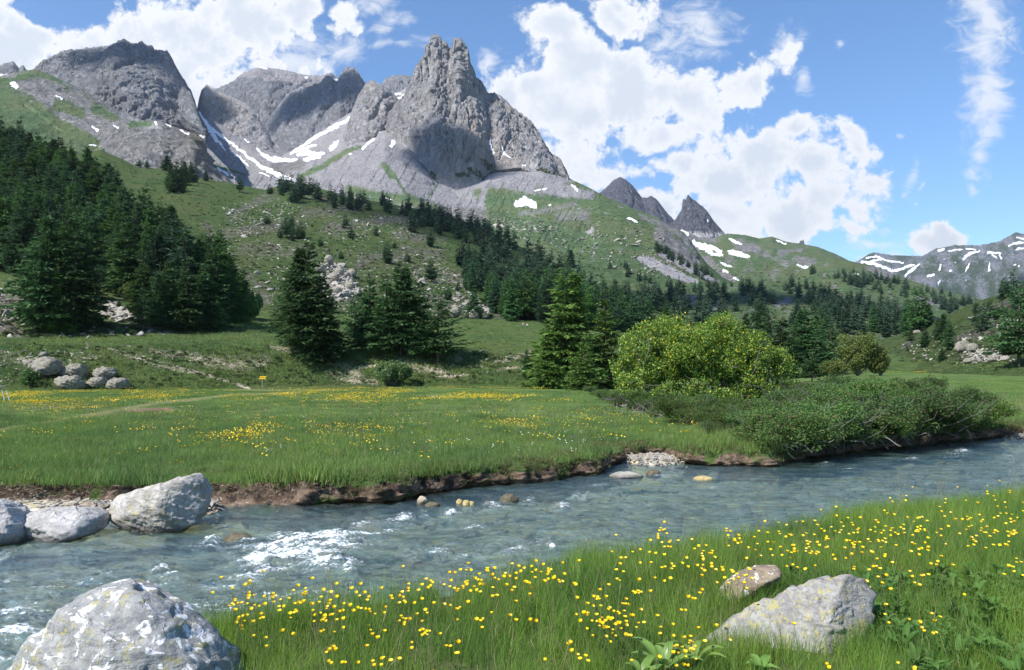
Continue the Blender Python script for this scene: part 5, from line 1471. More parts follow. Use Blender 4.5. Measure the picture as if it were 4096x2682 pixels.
def stems(base, tips, rs, r0=0.05, n=7, wob=0.12):
    out = []
    for t_ in tips:
        b0 = np.array(base) + np.array([rs.normal(0, 0.05), rs.normal(0, 0.05), 0])
        t_ = np.array(t_)
        ts_ = np.linspace(0, 1, n)
        mid = (b0 + t_) / 2 + np.array([(t_ - b0)[0] * 0.18, 0, -np.linalg.norm(t_ - b0) * 0.10])
        pth = ((1 - ts_) ** 2)[:, None] * b0 + (2 * ts_ * (1 - ts_))[:, None] * mid + (ts_ ** 2)[:, None] * t_
        pth[1:-1] += rs.normal(0, wob * np.linalg.norm(t_ - b0) / n, (n - 2, 3))
        out.append((pth, np.linspace(r0, r0 * 0.25, n)))
    return out


# the big yellow-green willow
WY0 = 38.0
gz = float(meadow_z(np.array([9.0]), np.array([WY0]))[0])


def wpos(px, py, y=WY0):
    return ((px - 512) / FPX * y, y, EYE + (HY - py) / FPX * y)


ELL = []
for (ex, ey, rx, ry, dy) in [(640, 350, 23, 26, 0), (668, 338, 22, 25, .6), (690, 350, 30, 28, -.5), (724, 337, 24, 26, .3), (747, 350, 25, 22, 0), (772, 360, 24, 17, .4), (655, 370, 28, 11, -.8), (622, 365, 13, 15, 0), (791, 370, 12, 8, 0), (712, 366, 38, 14, -.8), (700, 333, 16, 12, .8),
                             (649, 330, 12, 12, 0), (628, 384, 16, 13, -1), (652, 393, 22, 9, -1), (685, 395, 26, 9, -1.4), (750, 394, 30, 10, -1), (720, 398, 24, 8, -1.6),(668, 366, 50, 27, .2), (735, 366, 50, 27, .2), (700, 352, 40, 30, .3), (700, 384, 20, 7, -1.6), (762, 388, 20, 7, -1), (786, 384, 14, 8, 0), (720, 392, 16, 5, -1.8), (678, 320, 12, 9, .3), (718, 320, 11, 10, .3), (750, 380, 16, 8, -1.2), (735, 368, 30, 12, -.6), (757, 338, 12, 9, 0), (664, 385, 12, 7, -1.5), (628, 378, 10, 8, -.6)]:
    c_ = wpos(ex, ey, WY0 + dy)
    k_ = WY0 / FPX
    ELL.append((c_[0], c_[1], c_[2], rx * k_, min(rx, ry) * k_ * 1.25, ry * k_))
v_, f_ = leaf_cloud(ELL, 120000, 0.052, 5, 0.55, gap=0.10, gf=1.5, shell=0.55)
M_WILLOW = leaf_mat("willow_leaf", (0.080, 0.170, 0.028), (0.215, 0.345, 0.060), (0.64, 0.62, 0.05), 0.09, trans=0.35, objvar=0.0, spec=0.35, rough=0.45)
wroot = empty('willow_bush', (9.4, WY0, gz), 0, 1, label='large rounded willow bush flecked with yellow catkins beside the green larches', category='bush')
wb = Vector((9.4, WY0, gz))
crown = link('foliage', mesh_from('foliage', v_ - np.array(wb), f_, None, [M_WILLOW], smooth=False), wroot)
rs_ = np.random.RandomState(9)
st = []
for (bx_, tips) in [(655, [(622, 362), (635, 345), (648, 335), (660, 350), (620, 385)]), (672, [(665, 335), (680, 340), (690, 330), (650, 350)]), (692, [(680, 350), (700, 335), (712, 345), (670, 362)]), (716, [(722, 330), (735, 340), (704, 340), (750, 350)]), (728, [(740, 335), (760, 350), (722, 345)]), (752, [(770, 352), (785, 365), (745, 345)]), (640, [(612, 378), (600, 392), (625, 375), (640, 350)])]:
    bp_ = np.array(wpos(bx_, 404, WY0 + rs_.uniform(-.6, .6))); bp_[2] = gz - 0.05
    for (tx_, ty_) in tips:
        st += stems(bp_ - np.array(wb), [np.array(wpos(tx_, ty_, WY0 + rs_.uniform(-1.4, 1.0))) - np.array(wb)], rs_, r0=rs_.uniform(0.05, 0.10), n=9, wob=0.35)
for _ in range(60):
    i_ = rs_.randint(len(ELL)); c_ = np.array(ELL[i_][:3]) - np.array(wb)
    a_ = c_ + rs_.normal(0, 1, 3) * np.array(ELL[i_][3:]) * 0.4
    b_ = c_ + rs_.normal(0, 1, 3) * np.array(ELL[i_][3:]) * 0.7
    st.append((np.stack([a_ * (1 - t) + b_ * t + rs_.normal(0, .05, 3) for t in np.linspace(0, 1, 5)]), np.linspace(0.025, 0.008, 5)))
v_, f_ = tubes(st, 5)
link('branches', mesh_from('branches', v_, f_, None, [M_GREYBARK]), wroot)

# smaller bushes of their own
M_OLIVE = leaf_mat("olive_leaf", (0.085, 0.130, 0.032), (0.185, 0.220, 0.062), trans=0.3, objvar=0.3)
M_SHRUB = leaf_mat("shrub_leaf", (0.045, 0.105, 0.030), (0.125, 0.205, 0.058), (0.19, 0.14, 0.08), 0.08, trans=0.25, objvar=0.35, use_color=True)
M_PALEBUSH = leaf_mat("pale_leaf", (0.090, 0.160, 0.055), (0.190, 0.270, 0.110), trans=0.3, objvar=0.2)


def bush(name, label, px, py, wpx_, hpx, m_, n, leaf, seed, group=None, cat='bush', trunkh=0.15, col=None):
    g_ = ground(px, py)
    k_ = g_.y / FPX
    W_, H_ = wpx_ * k_, hpx * k_
    rs = np.random.RandomState(seed)
    ells = [(0, 0, H_ * 0.5, W_ * 0.36, W_ * 0.33, H_ * 0.46)]
    for _ in range(7):
        a = rs.uniform(0, 6.28)
        ells.append((math.cos(a) * W_ * 0.27, math.sin(a) * W_ * 0.22, H_ * rs.uniform(0.3, 0.72), W_ * rs.uniform(.17, .26), W_ * .2, H_ * rs.uniform(.2, .30)))
    v, f = leaf_cloud(ells, n, leaf, seed, 0.55, gap=0.08, gf=3.0 / W_)
    e = empty(name, g_, 0, 1, label=label, category=cat)
    if group:
        e['group'] = group
    fo = link('foliage', mesh_from('foliage', v, f, None, [m_], smooth=False), e)
    if col:
        fo.color = (*col, 1)
    tips = [(rs.normal(0, W_ * .25), rs.normal(0, W_ * .2), H_ * rs.uniform(.5, .85)) for _ in range(9)]
    v, f = tubes(stems((0, 0, -0.05), tips, rs, r0=W_ * 0.02), 5)
    link('branches', mesh_from('branches', v, f, None, [M_GREYBARK]), e)
    return e


bush('willow_bush', 'pale green rounded bush standing alone at the foot of the eroded bank', 394, 385, 41, 25, M_PALEBUSH, 9000, 0.16, 3)
bush('willow_bush', 'olive green willow with thin bare stems behind the low shrubs', 858, 376, 44, 44, M_OLIVE, 14000, 0.14, 4)
bush('willow_bush', 'pale olive bush with slender stems right beside the olive willow', 880, 376, 26, 32, M_OLIVE, 7000, 0.13, 5)
bush('willow_bush', 'low olive bush left in front of the olive willow', 833, 378, 30, 20, M_OLIVE, 6000, 0.13, 6)
bush('alder_bush', 'rounded fresh green bush at the right foot of the left forest', 246, 321, 34, 32, M_SHRUB, 9000, 0.30, 7, col=(1.25, 1.3, 1.2))
bush('alder_bush', 'small light green bush below the forest front between larches', 214, 328, 22, 18, M_SHRUB, 5000, 0.28, 8, col=(1.2, 1.3, 1.2))
bush('alder_bush', 'thin crooked little bush by the small stream stones near the white stakes', 30, 386, 20, 20, M_SHRUB, 2500, 0.12, 10)
bush('alder_bush', 'yellowish small bush under the larches in the forest gap', 127, 300, 16, 18, M_OLIVE, 3000, 0.2, 12)

# the low shrub thicket on the far bank
SHR = []
for sd_ in (61, 62, 63, 64):
    rs = np.random.RandomState(sd_)
    ells = [(0, 0, 0.42, 0.62, 0.55, 0.42)]
    for _ in range(9):
        a = rs.uniform(0, 6.28); r_ = rs.uniform(.35, .75)
        ells.append((math.cos(a) * r_, math.sin(a) * r_, rs.uniform(0.28, 0.72), rs.uniform(.28, .42), rs.uniform(.25, .4), rs.uniform(.22, .34)))
    v, f = leaf_cloud(ells, 17000, 0.021, sd_, 0.5, gap=0.06, gf=2.6)
    tips = [(rs.normal(0, .5), rs.normal(0, .45), rs.uniform(.4, .95)) for _ in range(16)]
    sv, sf = tubes(stems((0, 0, -0.05), tips, rs, r0=0.014), 4)
    SHR.append((mesh_from('foliage', v, f, None, [M_SHRUB], smooth=False), mesh_from('branches', sv, sf, None, [M_GREYBARK])))
rs = np.random.RandomState(77)
THICK = [(770, 449), (835, 447), (900, 438), (980, 428), (1004, 416), (992, 402), (930, 396), (850, 397), (790, 398), (745, 402), (700, 409), (690, 420), (720, 432), (745, 440)]
spots = []
for px, py in rand_in(THICK, 900, rs):
    if px > 975 - max(0, 428 - py) * 1.6:
        continue
    g_ = hit(px, py)
    if not g_ or not g_[2].name.startswith('meadow'):
        continue
    g_ = g_[0]
    if all((g_.x - q.x) ** 2 + (g_.y - q.y) ** 2 > 0.95 ** 2 for q in spots):
        spots.append(g_)
for px, py in [(796, 449.5), (812, 448.5), (835, 446.5), (850, 444.5), (868, 442.5), (888, 440), (905, 437.5), (925, 435.5), (942, 434), (960, 432), (975, 430), (645, 402), (662, 405), (680, 408), (697, 412), (710, 418), (690, 416), (672, 412), (655, 408), (728, 424), (715, 428), (700, 422), (742, 430), (738, 436), (628, 400), (650, 412), (666, 414), (682, 420), (698, 427), (712, 433), (725, 438), (640, 405), (722, 416), (735, 420), (756, 442), (745, 436), (618, 402), (655, 414), (640, 410), (668, 418), (622, 406), (608, 400), (684, 423), (600, 396), (590, 392)]:
    g_ = ground(px, py)
    if g_:
        spots.append(g_)
for i, g_ in enumerate(spots):
    px_ = g_.x / g_.y * FPX + 512
    fo, br = SHR[i % 4]
    hh_f = .86
    if px_ < 700:
        hh = rs.uniform(0.8, 1.25)
        lab = 'low sprawling shrub at the foot of the big willow, %s' % ('towards the green larches' if px_ < 645 else 'below its middle' if px_ < 680 else 'towards the thicket')
        grp = 'low shrubs at the foot of the willow'
    else:
        hh = rs.uniform(0.75, 1.15) * (1.25 + .9 * float(fbm(np.array([g_.x * .35]), np.array([g_.y * .35]), np.array([1.0]), 2)[0])) * (1.0 if px_ > 770 else .7) * float(np.interp(px_, [740, 800, 890, 1000], [.7, 1.0, 1.0, .55]))
        lab = 'dense green shrub of the far-bank thicket, %s, %s' % ('row overhanging the water' if g_.y < np.interp(px_, [760, 1010], [21.5, 28]) else 'middle rows' if g_.y < np.interp(px_, [760, 1010], [27, 36]) else 'rear rows', 'nearest the willow' if px_ < 790 else 'below the olive willow' if px_ < 900 else 'towards the right edge')
        grp = 'shrubs of the thicket on the far bank'
    e = empty('riverside_shrub', g_, rs.uniform(0, 6.28), 1, label=lab, category='shrub', group=grp)
    e.scale = (hh * rs.uniform(1.0, 1.25), hh * rs.uniform(1.0, 1.25), hh * hh_f)
    a_ = link('foliage', fo, e); link('branches', br, e)
    c_ = rs.uniform(0.65, 1.15); a_.color = (c_, c_ * rs.uniform(.95, 1.05), c_ * rs.uniform(.7, 1.1), 1)

# bleached roots and dead twigs
rs = np.random.RandomState(5)


def twigs(n, spread, L, r, seed, down=0.4, fanx=0.0):
    rs = np.random.RandomState(seed)
    lst = []
    for _ in range(n):
        b0 = np.array([rs.normal(0, spread), rs.normal(0, spread * .4), rs.uniform(0, .1)])
        a = rs.uniform(-1, 1) + fanx
        d = np.array([a, -0.5 * rs.uniform(.2, 1), -down + rs.uniform(-.3, .5)]); d /= np.linalg.norm(d)
        l = L * rs.uniform(.4, 1)
        p = [b0]
        for k in range(6):
            d = d + rs.normal(0, .22, 3); d /= np.linalg.norm(d)
            p.append(p[-1] + d * l / 6)
        lst.append((np.array(p), np.linspace(r, r * .25, 7)))
        if rs.uniform() < .6:
            d2 = d + rs.normal(0, .6, 3); d2 /= np.linalg.norm(d2)
            lst.append((np.array([p[3], p[3] + d2 * l * .2, p[3] + d2 * l * .4 + rs.normal(0, .02, 3)]), np.array([r * .6, r * .4, r * .15])))
    return tubes(lst, 4)


for i, (px, py, n_, sp, L_, dn) in enumerate([(800, 446, 26, .35, .42, .3), (822, 444, 26, .35, .42, .4), (842, 443, 30, .4, .46, .3), (862, 441, 26, .35, .42, .4), (884, 438, 24, .4, .46, .2), (915, 434, 18, .4, .46, .2), (780, 448, 14, .3, .5, .4)]):
    g_ = ground(px, py)
    if g_ is None:
        continue
    v, f = twigs(n_, sp, L_, 0.011, 100 + i, dn)
    link('dead_roots', mesh_from('dead_roots', v, f, None, [M_DEADWOOD]), None, label='bleached bare roots hanging over the far bank below the thicket', category='roots', group='bleached roots along the bank').location = g_ + Vector((0, -0.25, 0.08))
for i, (px, py) in enumerate([(655, 418), (676, 421), (640, 414)]):
    g_ = ground(px, py)
    v, f = twigs(24, .5, .8, 0.008, 200 + i, -0.75)
    link('dead_twigs', mesh_from('dead_twigs', v, f, None, [M_DEADWOOD]), None, label='grey leafless twigs rising from the shrubs under the willow', category='twigs', group='grey leafless twigs').location = g_


# ------------------------------------------------------------------ boulders and stones
def rock_mat(name, ca, cb, lichen=0.0, yellow=0.0, wet=False, S=1.0, dark=0.3):
    m, n = mat(name)
    tcn = n.n('ShaderNodeTexCoord').outputs['Object']
    n1 = n.noise(tcn, 2.2 * S, 6, 0.65, 0.3)
    n2 = n.noise(tcn, 9 * S, 8, 0.72)
    n3 = n.noise(tcn, 40 * S, 4, 0.7)
    n4 = n.noise(tcn, 4.2 * S, 9, 0.66, 0.8)
    n5 = n.noise(n.vmul(tcn, (1.3, 0.7, 1)), 5.3 * S, 9, 0.72, 0.6)
    mp = n.n('ShaderNodeMapping', vector_type='POINT'); mp.inputs['Rotation'].default_value = (0.3, 0.5, 0.2); mp.inputs['Scale'].default_value = (1, 1, 5)
    n.set(mp, 'Vector', tcn)
    n6 = n.noise(mp.outputs[0], 3.0 * S, 6, 0.6, 0.5)
    c = n.mix(n.ss(n1, 0.36, 0.64), cb, ca)
    c = n.mix(n.math('MULTIPLY', n.ss(n2, 0.5, 0.68), dark), c, tuple(x * 0.35 for x in cb))
    c = n.mix(n.math('MULTIPLY', n.ss(n6, 0.52, 0.66), 0.35), c, tuple(x * 0.45 for x in cb))
    c = n.mix(n.math('MULTIPLY', n.ss(n3, 0.45, 0.7), 0.3), c, tuple(min(1, x * 1.5) for x in ca))
    if yellow:
        c = n.mix(n.math('MULTIPLY', n.ss(n5, 0.60 - yellow * .1, 0.63 - yellow * .1), 0.75), c, n.mix(n3, (0.30, 0.27, 0.06), (0.48, 0.42, 0.18)))
    if lichen:
        c = n.mix(n.math('MULTIPLY', n.ss(n4, 0.60 - lichen * .12, 0.64 - lichen * .12), 0.9), c, (0.78, 0.78, 0.80))
    z = n.n('ShaderNodeSeparateXYZ', ins={0: n.n('ShaderNodeNewGeometry').outputs['Position']}).outputs[2]
    if wet:
        c = n.mix(n.ss(z, WZ + 0.12, WZ + 0.02, 0.0, 0.75), c, (0.05, 0.042, 0.03))
    wrp = n.n('ShaderNodeVectorMath', operation='MULTIPLY_ADD', ins={0: n.noise(tcn, 3 * S, 4, .6, 0, 'Color'), 1: (.5 / S, .5 / S, .5 / S), 2: tcn})
    vo = n.n('ShaderNodeTexVoronoi', feature='DISTANCE_TO_EDGE', ins={'Vector': wrp.outputs[0], 'Scale': 1.7 * S})
    crk = n.math('MULTIPLY', n.ss(vo.outputs['Distance'], 0.035, 0.0), n.ss(n1, 0.50, 0.62))
    c = n.mix(n.math('MULTIPLY', crk, 0.30), c, tuple(x * 0.25 for x in cb))
    hgt = n.math('ADD', n.math('MULTIPLY_ADD', crk, -0.4, n.math('MULTIPLY', n2, 0.8)), n.math('ADD', n.math('MULTIPLY', n3, 0.25), n.math('MULTIPLY', n6, 0.7)))
    finish(n, c, 0.8, hgt, 0.9, 0.05 / S, 0.25)
    return m


def ico(sub):
    import bmesh
    b = bmesh.new()
    bmesh.ops.create_icosphere(b, subdivisions=sub, radius=1.0)
    v = np.array([x.co[:] for x in b.verts]); f = np.array([[y.index for y in x.verts] for x in b.faces])
    b.free()
    return v, f


ICO = {k: ico(k) for k in (3, 4, 5, 6)}


def rock_verts(D, planes, rough, seed, size, k=42.0):
    """planes: (normal, distance). Soft polytope radius in each direction, then chipped by noise"""
    inv = np.zeros(len(D))
    for nrm, h in planes:
        nrm = np.array(nrm, float); nrm /= np.linalg.norm(nrm)
        q = np.maximum(D @ nrm, 0) / h
        inv += q ** k
    r = (inv + 1e-12) ** (-1.0 / k)
    P = D * r[:, None]
    q = P / size
    dsp = rough * size * (0.07 * fbm(q[:, 0] * 1.6 + seed, q[:, 1] * 1.6, q[:, 2] * 1.6, 4) + 0.035 * fbm(q[:, 0] * 3.4 + seed, q[:, 1] * 2.0, q[:, 2] * 5.5, 5, True) + 0.025 * fbm(q[:, 0] * 13 + seed, q[:, 1] * 13, q[:, 2] * 13, 4))
    ax = np.array([0.35, 0.2, 1.0]) / size * 3.2
    t = P @ ax + 0.5 * fbm(q[:, 0] * 1.2 + seed, q[:, 1] * 1.2, q[:, 2] * 1.2, 3)
    dsp += rough * size * 0.045 * ((t - np.floor(t)) ** 2 - .3)
    return P + D * dsp[:, None]


def boulder(name, label, poly, Y, depth, m_, seed, sub=5, rough=1.0, taper=0.3, front=(), cat='boulder', group=None, extra=()):
    """poly: outline (px, py), roughly convex; Y: distance; depth in metres"""
    w = np.array([((x - 512) / FPX * Y, EYE + (HY - y) / FPX * Y) for x, y in poly])
    area = 0.5 * np.sum(w[:, 0] * np.roll(w[:, 1], -1) - np.roll(w[:, 0], -1) * w[:, 1])
    if area < 0:
        w = w[::-1]
    c = w.mean(0)
    # convex hull
    pts = sorted(map(tuple, w))

    def half(ps):
        h = []
        for p in ps:
            while len(h) >= 2 and (h[-1][0] - h[-2][0]) * (p[1] - h[-2][1]) - (h[-1][1] - h[-2][1]) * (p[0] - h[-2][0]) <= 0:
                h.pop()
            h.append(p)
        return h[:-1]
    hull = np.array(half(pts) + half(pts[::-1]))
    c = hull.mean(0)
    planes = []
    rs = np.random.RandomState(seed)
    for a, b in zip(hull, np.roll(hull, -1, 0)):
        e = b - a
        L = np.hypot(*e)
        if L < 1e-6:
            continue
        nx, nz = e[1] / L, -e[0] / L
        h = nx * (a[0] - c[0]) + nz * (a[1] - c[1])
        h = max(h, 0.02)
        planes.append(((nx, 0, nz), h))
        t1 = taper * rs.uniform(.7, 1.6); t2 = taper * rs.uniform(.7, 1.6)
        nn = math.hypot(1, t1)
        planes.append(((nx / nn, -t1 / nn, nz / nn), (h * 1.0 + t1 * depth * .18) / nn))
        nn = math.hypot(1, t2)
        planes.append(((nx / nn, t2 / nn, nz / nn), (h * 1.0 + t2 * depth * .18) / nn))
    for nrm, hh in front or [((rs.uniform(-.35, .1), -1, rs.uniform(.15, .5)), .42), ((rs.uniform(.2, .5), -1, rs.uniform(-.3, .1)), .46), ((0.1, 1, 0.2), .5)]:
        planes.append((nrm, hh * depth))
    D, F = ICO[sub]
    size = math.sqrt(abs(area)) * 0.6
    inv0 = np.zeros(len(ICO[4][0]))
    for nrm, h in planes:
        n0 = np.array(nrm, float); n0 /= np.linalg.norm(n0)
        inv0 = np.maximum(inv0, np.maximum(ICO[4][0] @ n0, 0) / h)
    P0 = ICO[4][0] / inv0[:, None]
    for _ in range(16):
        n0 = rs.normal(size=3); n0[1] -= .6; n0 /= np.linalg.norm(n0)
        planes.append((tuple(n0), float((P0 @ n0).max()) * rs.uniform(.84, .95)))
    P = rock_verts(D, planes, rough, seed * 3.7, size)
    loc = Vector((c[0], Y, c[1]))
    parts = [(P, F)]
    for (ex, ey, ez, sx, sy, sz, sd2) in extra:
        P2 = rock_verts(ICO[5][0], [((rs.normal(), rs.normal(), rs.normal()), rs.uniform(.75, 1)) for _ in range(14)] + [((0, 0, -1), 1), ((0, 0, 1), 1)], rough, sd2, 1.0) * np.array([sx, sy, sz]) + np.array([ex, ey, ez])
        parts.append((P2, ICO[5][1]))
    Vs, Fs, k = [], [], 0
    for p_, f_ in parts:
        Vs.append(p_); Fs.append(f_ + k); k += len(p_)
    me_ = mesh_from(name, np.concatenate(Vs), None, np.concatenate(Fs), [m_])
    o = link(name, me_, None, label=label, category=cat)
    o.location = loc
    if group:
        o['group'] = group
    return o


M_RK_LICHEN = rock_mat("lichened_rock", (0.36, 0.36, 0.35), (0.20, 0.205, 0.205), lichen=0.42, yellow=0.35, S=2.8, dark=0.6)
M_RK_SLAB = rock_mat("slab_rock", (0.37, 0.355, 0.33), (0.21, 0.20, 0.19), lichen=0.0, yellow=0.55, S=3.2, dark=0.7)
M_RK_RIVER = rock_mat("river_boulder_rock", (0.46, 0.44, 0.41), (0.24, 0.225, 0.20), lichen=0.0, yellow=0.35, wet=True, S=2.2, dark=0.6)
M_RK_FLAT = rock_mat("flat_block_rock", (0.47, 0.455, 0.44), (0.30, 0.29, 0.275), wet=True, S=2.0, dark=0.5)
M_RK_WET = rock_mat("wet_stone", (0.16, 0.14, 0.09), (0.07, 0.06, 0.04), S=4)
M_RK_PALE = rock_mat("pale_stone", (0.56, 0.48, 0.38), (0.36, 0.29, 0.20), wet=True, S=4)
M_RK_OCHRE = rock_mat("ochre_stone", (0.52, 0.42, 0.20), (0.30, 0.22, 0.09), S=4)
M_RK_HILL = rock_mat("hillside_rock", (0.27, 0.255, 0.22), (0.13, 0.12, 0.105), yellow=0.35, S=0.8, dark=0.6)
M_RK_FAR = rock_mat("outcrop_rock", (0.36, 0.33, 0.27), (0.19, 0.175, 0.15), yellow=0.2, S=0.16, dark=0.6)

boulder('boulder', 'large grey boulder with white and yellow lichen at the near water edge', [(-26, 712), (-4, 678), (22, 650), (48, 628), (74, 600), (97, 588), (119, 586), (134, 590), (160, 608), (176, 618), (200, 634), (216, 650), (232, 674), (248, 705), (230, 800), (40, 800)], 4.2, 0.95, M_RK_LICHEN, 4, sub=6, rough=0.85, taper=0.45,
        front=[((-.35, -1, .55), .30), ((.45, -1, .35), .36), ((.1, -1, .9), .40), ((0, 1, .2), .5)])
boulder('boulder', 'low slanting slab of grey rock with yellowish lichen in the flowery near bank', [(678, 672), (700, 638), (732, 618), (764, 604), (800, 590), (828, 580), (872, 573), (908, 572), (904, 590), (888, 614), (866, 638), (836, 664), (790, 678)], 4.85, 0.36, M_RK_SLAB, 7, sub=6, rough=1.2, taper=0.7,
        front=[((-.25, -1, 1.0), .30), ((.5, -1, .5), .40), ((0, 1, .3), .5)])
boulder('boulder', 'small mossy brown stone half sunk in grass behind the slanting slab', [(716, 600), (728, 583), (743, 573), (762, 567), (780, 567), (782, 574), (760, 586), (740, 600)], 5.7, 0.4, rock_mat("mossy_stone", (0.30, 0.24, 0.17), (0.17, 0.13, 0.10), lichen=0.2, yellow=0.2, S=3, dark=.6), 9, sub=5, taper=0.6)
boulder('boulder', 'big rounded grey boulder at the far water edge', [(107, 513), (112, 498), (140, 493), (165, 484), (192, 475), (204, 483), (210, 491), (207, 504), (197, 523), (180, 531), (140, 533), (121, 524), (110, 518)], 10.4, 0.9, M_RK_RIVER, 11, sub=6, rough=1.1, taper=0.35,
        front=[((-.4, -1, .5), .34), ((.5, -1, .05), .40), ((-.2, -1, -.5), .38), ((0, 1, .2), .5)])
boulder('boulder', 'flat-topped pale block lying between two boulders at the far water edge', [(23, 517), (32, 511), (57, 509), (80, 510), (99, 519), (99, 532), (51, 546), (28, 530)], 9.9, 0.9, M_RK_FLAT, 12, sub=6, rough=1.4, taper=0.15,
        front=[((.05, -.55, 1), .20), ((-.2, -1, -.2), .44), ((0, 1, .2), .5)])
boulder('boulder', 'pale smooth boulder cut by the left edge of the picture at the water', [(-45, 520), (-20, 503), (0, 499), (11, 506), (22, 518), (28, 530), (26, 545), (0, 549), (-45, 548)], 9.6, 0.9, M_RK_FLAT, 13, sub=6, rough=1.4, taper=0.3,
        front=[((.4, -1, .6), .36), ((-.2, -1, .3), .40), ((0, 1, .2), .5)])
# boulders on the left hillside
HB = [([(27, 373), (35, 364), (36, 358), (53, 358), (62, 363), (62, 373), (50, 376), (41, 378), (32, 376)], 'widest grey boulder of the hillside group near the white stakes', 21),
      ([(60, 374), (62, 368), (71, 364), (82, 364), (87, 373), (85, 378), (76, 378), (65, 376)], 'hillside boulder with dark hollow beneath, just right of the widest one', 22),
      ([(54, 380), (58, 377), (76, 376), (82, 382), (83, 388), (76, 391), (65, 389), (59, 386)], 'overhanging hillside boulder, lowest of the left three', 23),
      ([(93, 376), (95, 370), (103, 367), (112, 368), (117, 373), (112, 379), (100, 380)], 'rounded boulder at the back of the right-hand three on the hillside', 24),
      ([(87, 383), (92, 378), (105, 377), (107, 383), (102, 388), (88, 386)], 'pale low boulder at the left front of the right-hand three on the hillside', 25),
      ([(106, 386), (109, 381), (115, 378), (124, 378), (129, 383), (128, 388), (115, 390), (107, 390)], 'boulder nearest the meadow at the right end of the hillside group', 26),
      ([(38, 356), (42, 352), (47, 352), (48, 355), (44, 358)], 'small pale stone above the widest hillside boulder', 27),
      ([(23, 363), (28, 360), (34, 361), (34, 365), (27, 367)], 'small grey stone left above the widest hillside boulder', 28)]
for poly, lab, sd_ in HB:
    bx_ = np.mean([p[0] for p in poly]); by_ = max(p[1] for p in poly)
    g_ = ground(bx_, by_ - 1)
    wd_ = (max(p[0] for p in poly) - min(p[0] for p in poly)) * g_.y / FPX
    boulder('boulder', lab, poly, g_.y, wd_ * .8, M_RK_HILL, sd_, sub=5, rough=2.2, taper=0.35, front=[((-.3, -1, .7), .34), ((.45, -1, -.3), .40), ((-.1, -1, -.5), .44), ((0, 1, .2), .5)])
# right valley
for poly, lab, sd_ in [([(955, 350), (957, 342), (966, 340), (970, 345), (968, 352), (958, 353)], 'left half of the split boulder on the valley slope at right', 31), ([(967, 351), (968, 344), (974, 343), (979, 347), (977, 352)], 'right half of the split boulder on the valley slope at right', 32),
                       ([(913, 334), (914, 330.5), (919, 330), (921, 334)], 'small pale boulder on the grassy lip above the valley trees', 33), ([(836, 298), (838, 294), (841, 293), (843, 298)], 'white angular rock among conifers on the foothill', 34),
                       ([(963, 363), (966, 358), (974, 358), (975, 363)], 'pale rock at the left end of the bare strip below the right slope', 35), ([(987, 361), (992, 355), (999, 355), (999, 362)], 'pale rock in the bare strip below the right slope near the large larch', 36)]:
    bx_ = np.mean([p[0] for p in poly]); by_ = max(p[1] for p in poly)
    g_ = ground(bx_, by_ - .5)
    boulder('boulder', lab, poly, g_.y, 9 * g_.y / FPX, M_RK_HILL, sd_, sub=4, taper=0.35)
# the broken crag above the massive larch
for poly, lab, sd_ in [([(313, 257), (318, 252), (324, 253), (332, 250), (342, 256), (341, 263), (337, 268), (330, 267), (325, 265), (319, 263)], 'broken pale crag on the pasture slope above the massive larch', 41),
                       ([(328, 277), (331, 272), (339, 273), (341, 282), (333, 283)], 'big squared block in the rubble below the broken crag', 42),
                       ([(312, 266), (318, 262), (327, 265), (328, 272), (316, 274)], 'tilted ledge of rock left beneath the broken crag', 43),
                       ([(334, 270), (339, 267), (345, 270), (344, 275), (336, 276)], 'angular block at the top of the rubble under the broken crag', 46),
                       ([(346, 272), (352, 268), (358, 272), (356, 277), (348, 277)], 'pale block at the right upper corner of the rubble', 47),
                       ([(330, 290), (336, 286), (343, 289), (342, 294), (332, 294)], 'long low block at the bottom of the rubble', 48),
                       ([(345, 284), (350, 281), (356, 285), (353, 290), (346, 290)], 'blunt block on the right side of the rubble', 49)]:
    bx_ = np.mean([p[0] for p in poly]); by_ = max(p[1] for p in poly)
    g_ = ground(bx_, by_ - 1)
    boulder('rock_outcrop', lab, poly, g_.y - 2, 6, M_RK_FAR, sd_, sub=5, rough=1.0, taper=0.3, cat='crag')
# small cliff behind the terrace
for poly, lab, sd_ in [([(446, 319), (447, 306), (456, 303), (462, 310), (463, 319)], 'dark brown little cliff at the back of the terrace, left part', 44), ([(458, 320), (461, 310), (470, 308), (478, 314), (490, 318), (489, 321)], 'grey little cliff at the back of the terrace, right part', 45)]:
    g_ = ground(np.mean([p[0] for p in poly]), 318)
    boulder('rock_outcrop', lab, poly, g_.y, 8, M_RK_FAR, sd_, sub=5, rough=1.8, taper=0.3, cat='crag')


def wrock(label, x0, x1, y0, y1, m_, seed, name='stone', group=None):
    """stone lying in the river, waterline at row y1"""
    Yw = (EYE - WZ) / ((y1 - HY) / FPX)
    boulder(name, label, [(x0, (y0 + y1) / 2), (x0 + (x1 - x0) * .3, y0), (x0 + (x1 - x0) * .7, y0 + .3), (x1, (y0 + y1) / 2), (x1 - 1, y1 + 2), (x0 + 1, y1 + 2)], Yw, (x1 - x0) * Yw / FPX * .8, m_, seed, sub=4, taper=0.4, cat='stone', group=group)


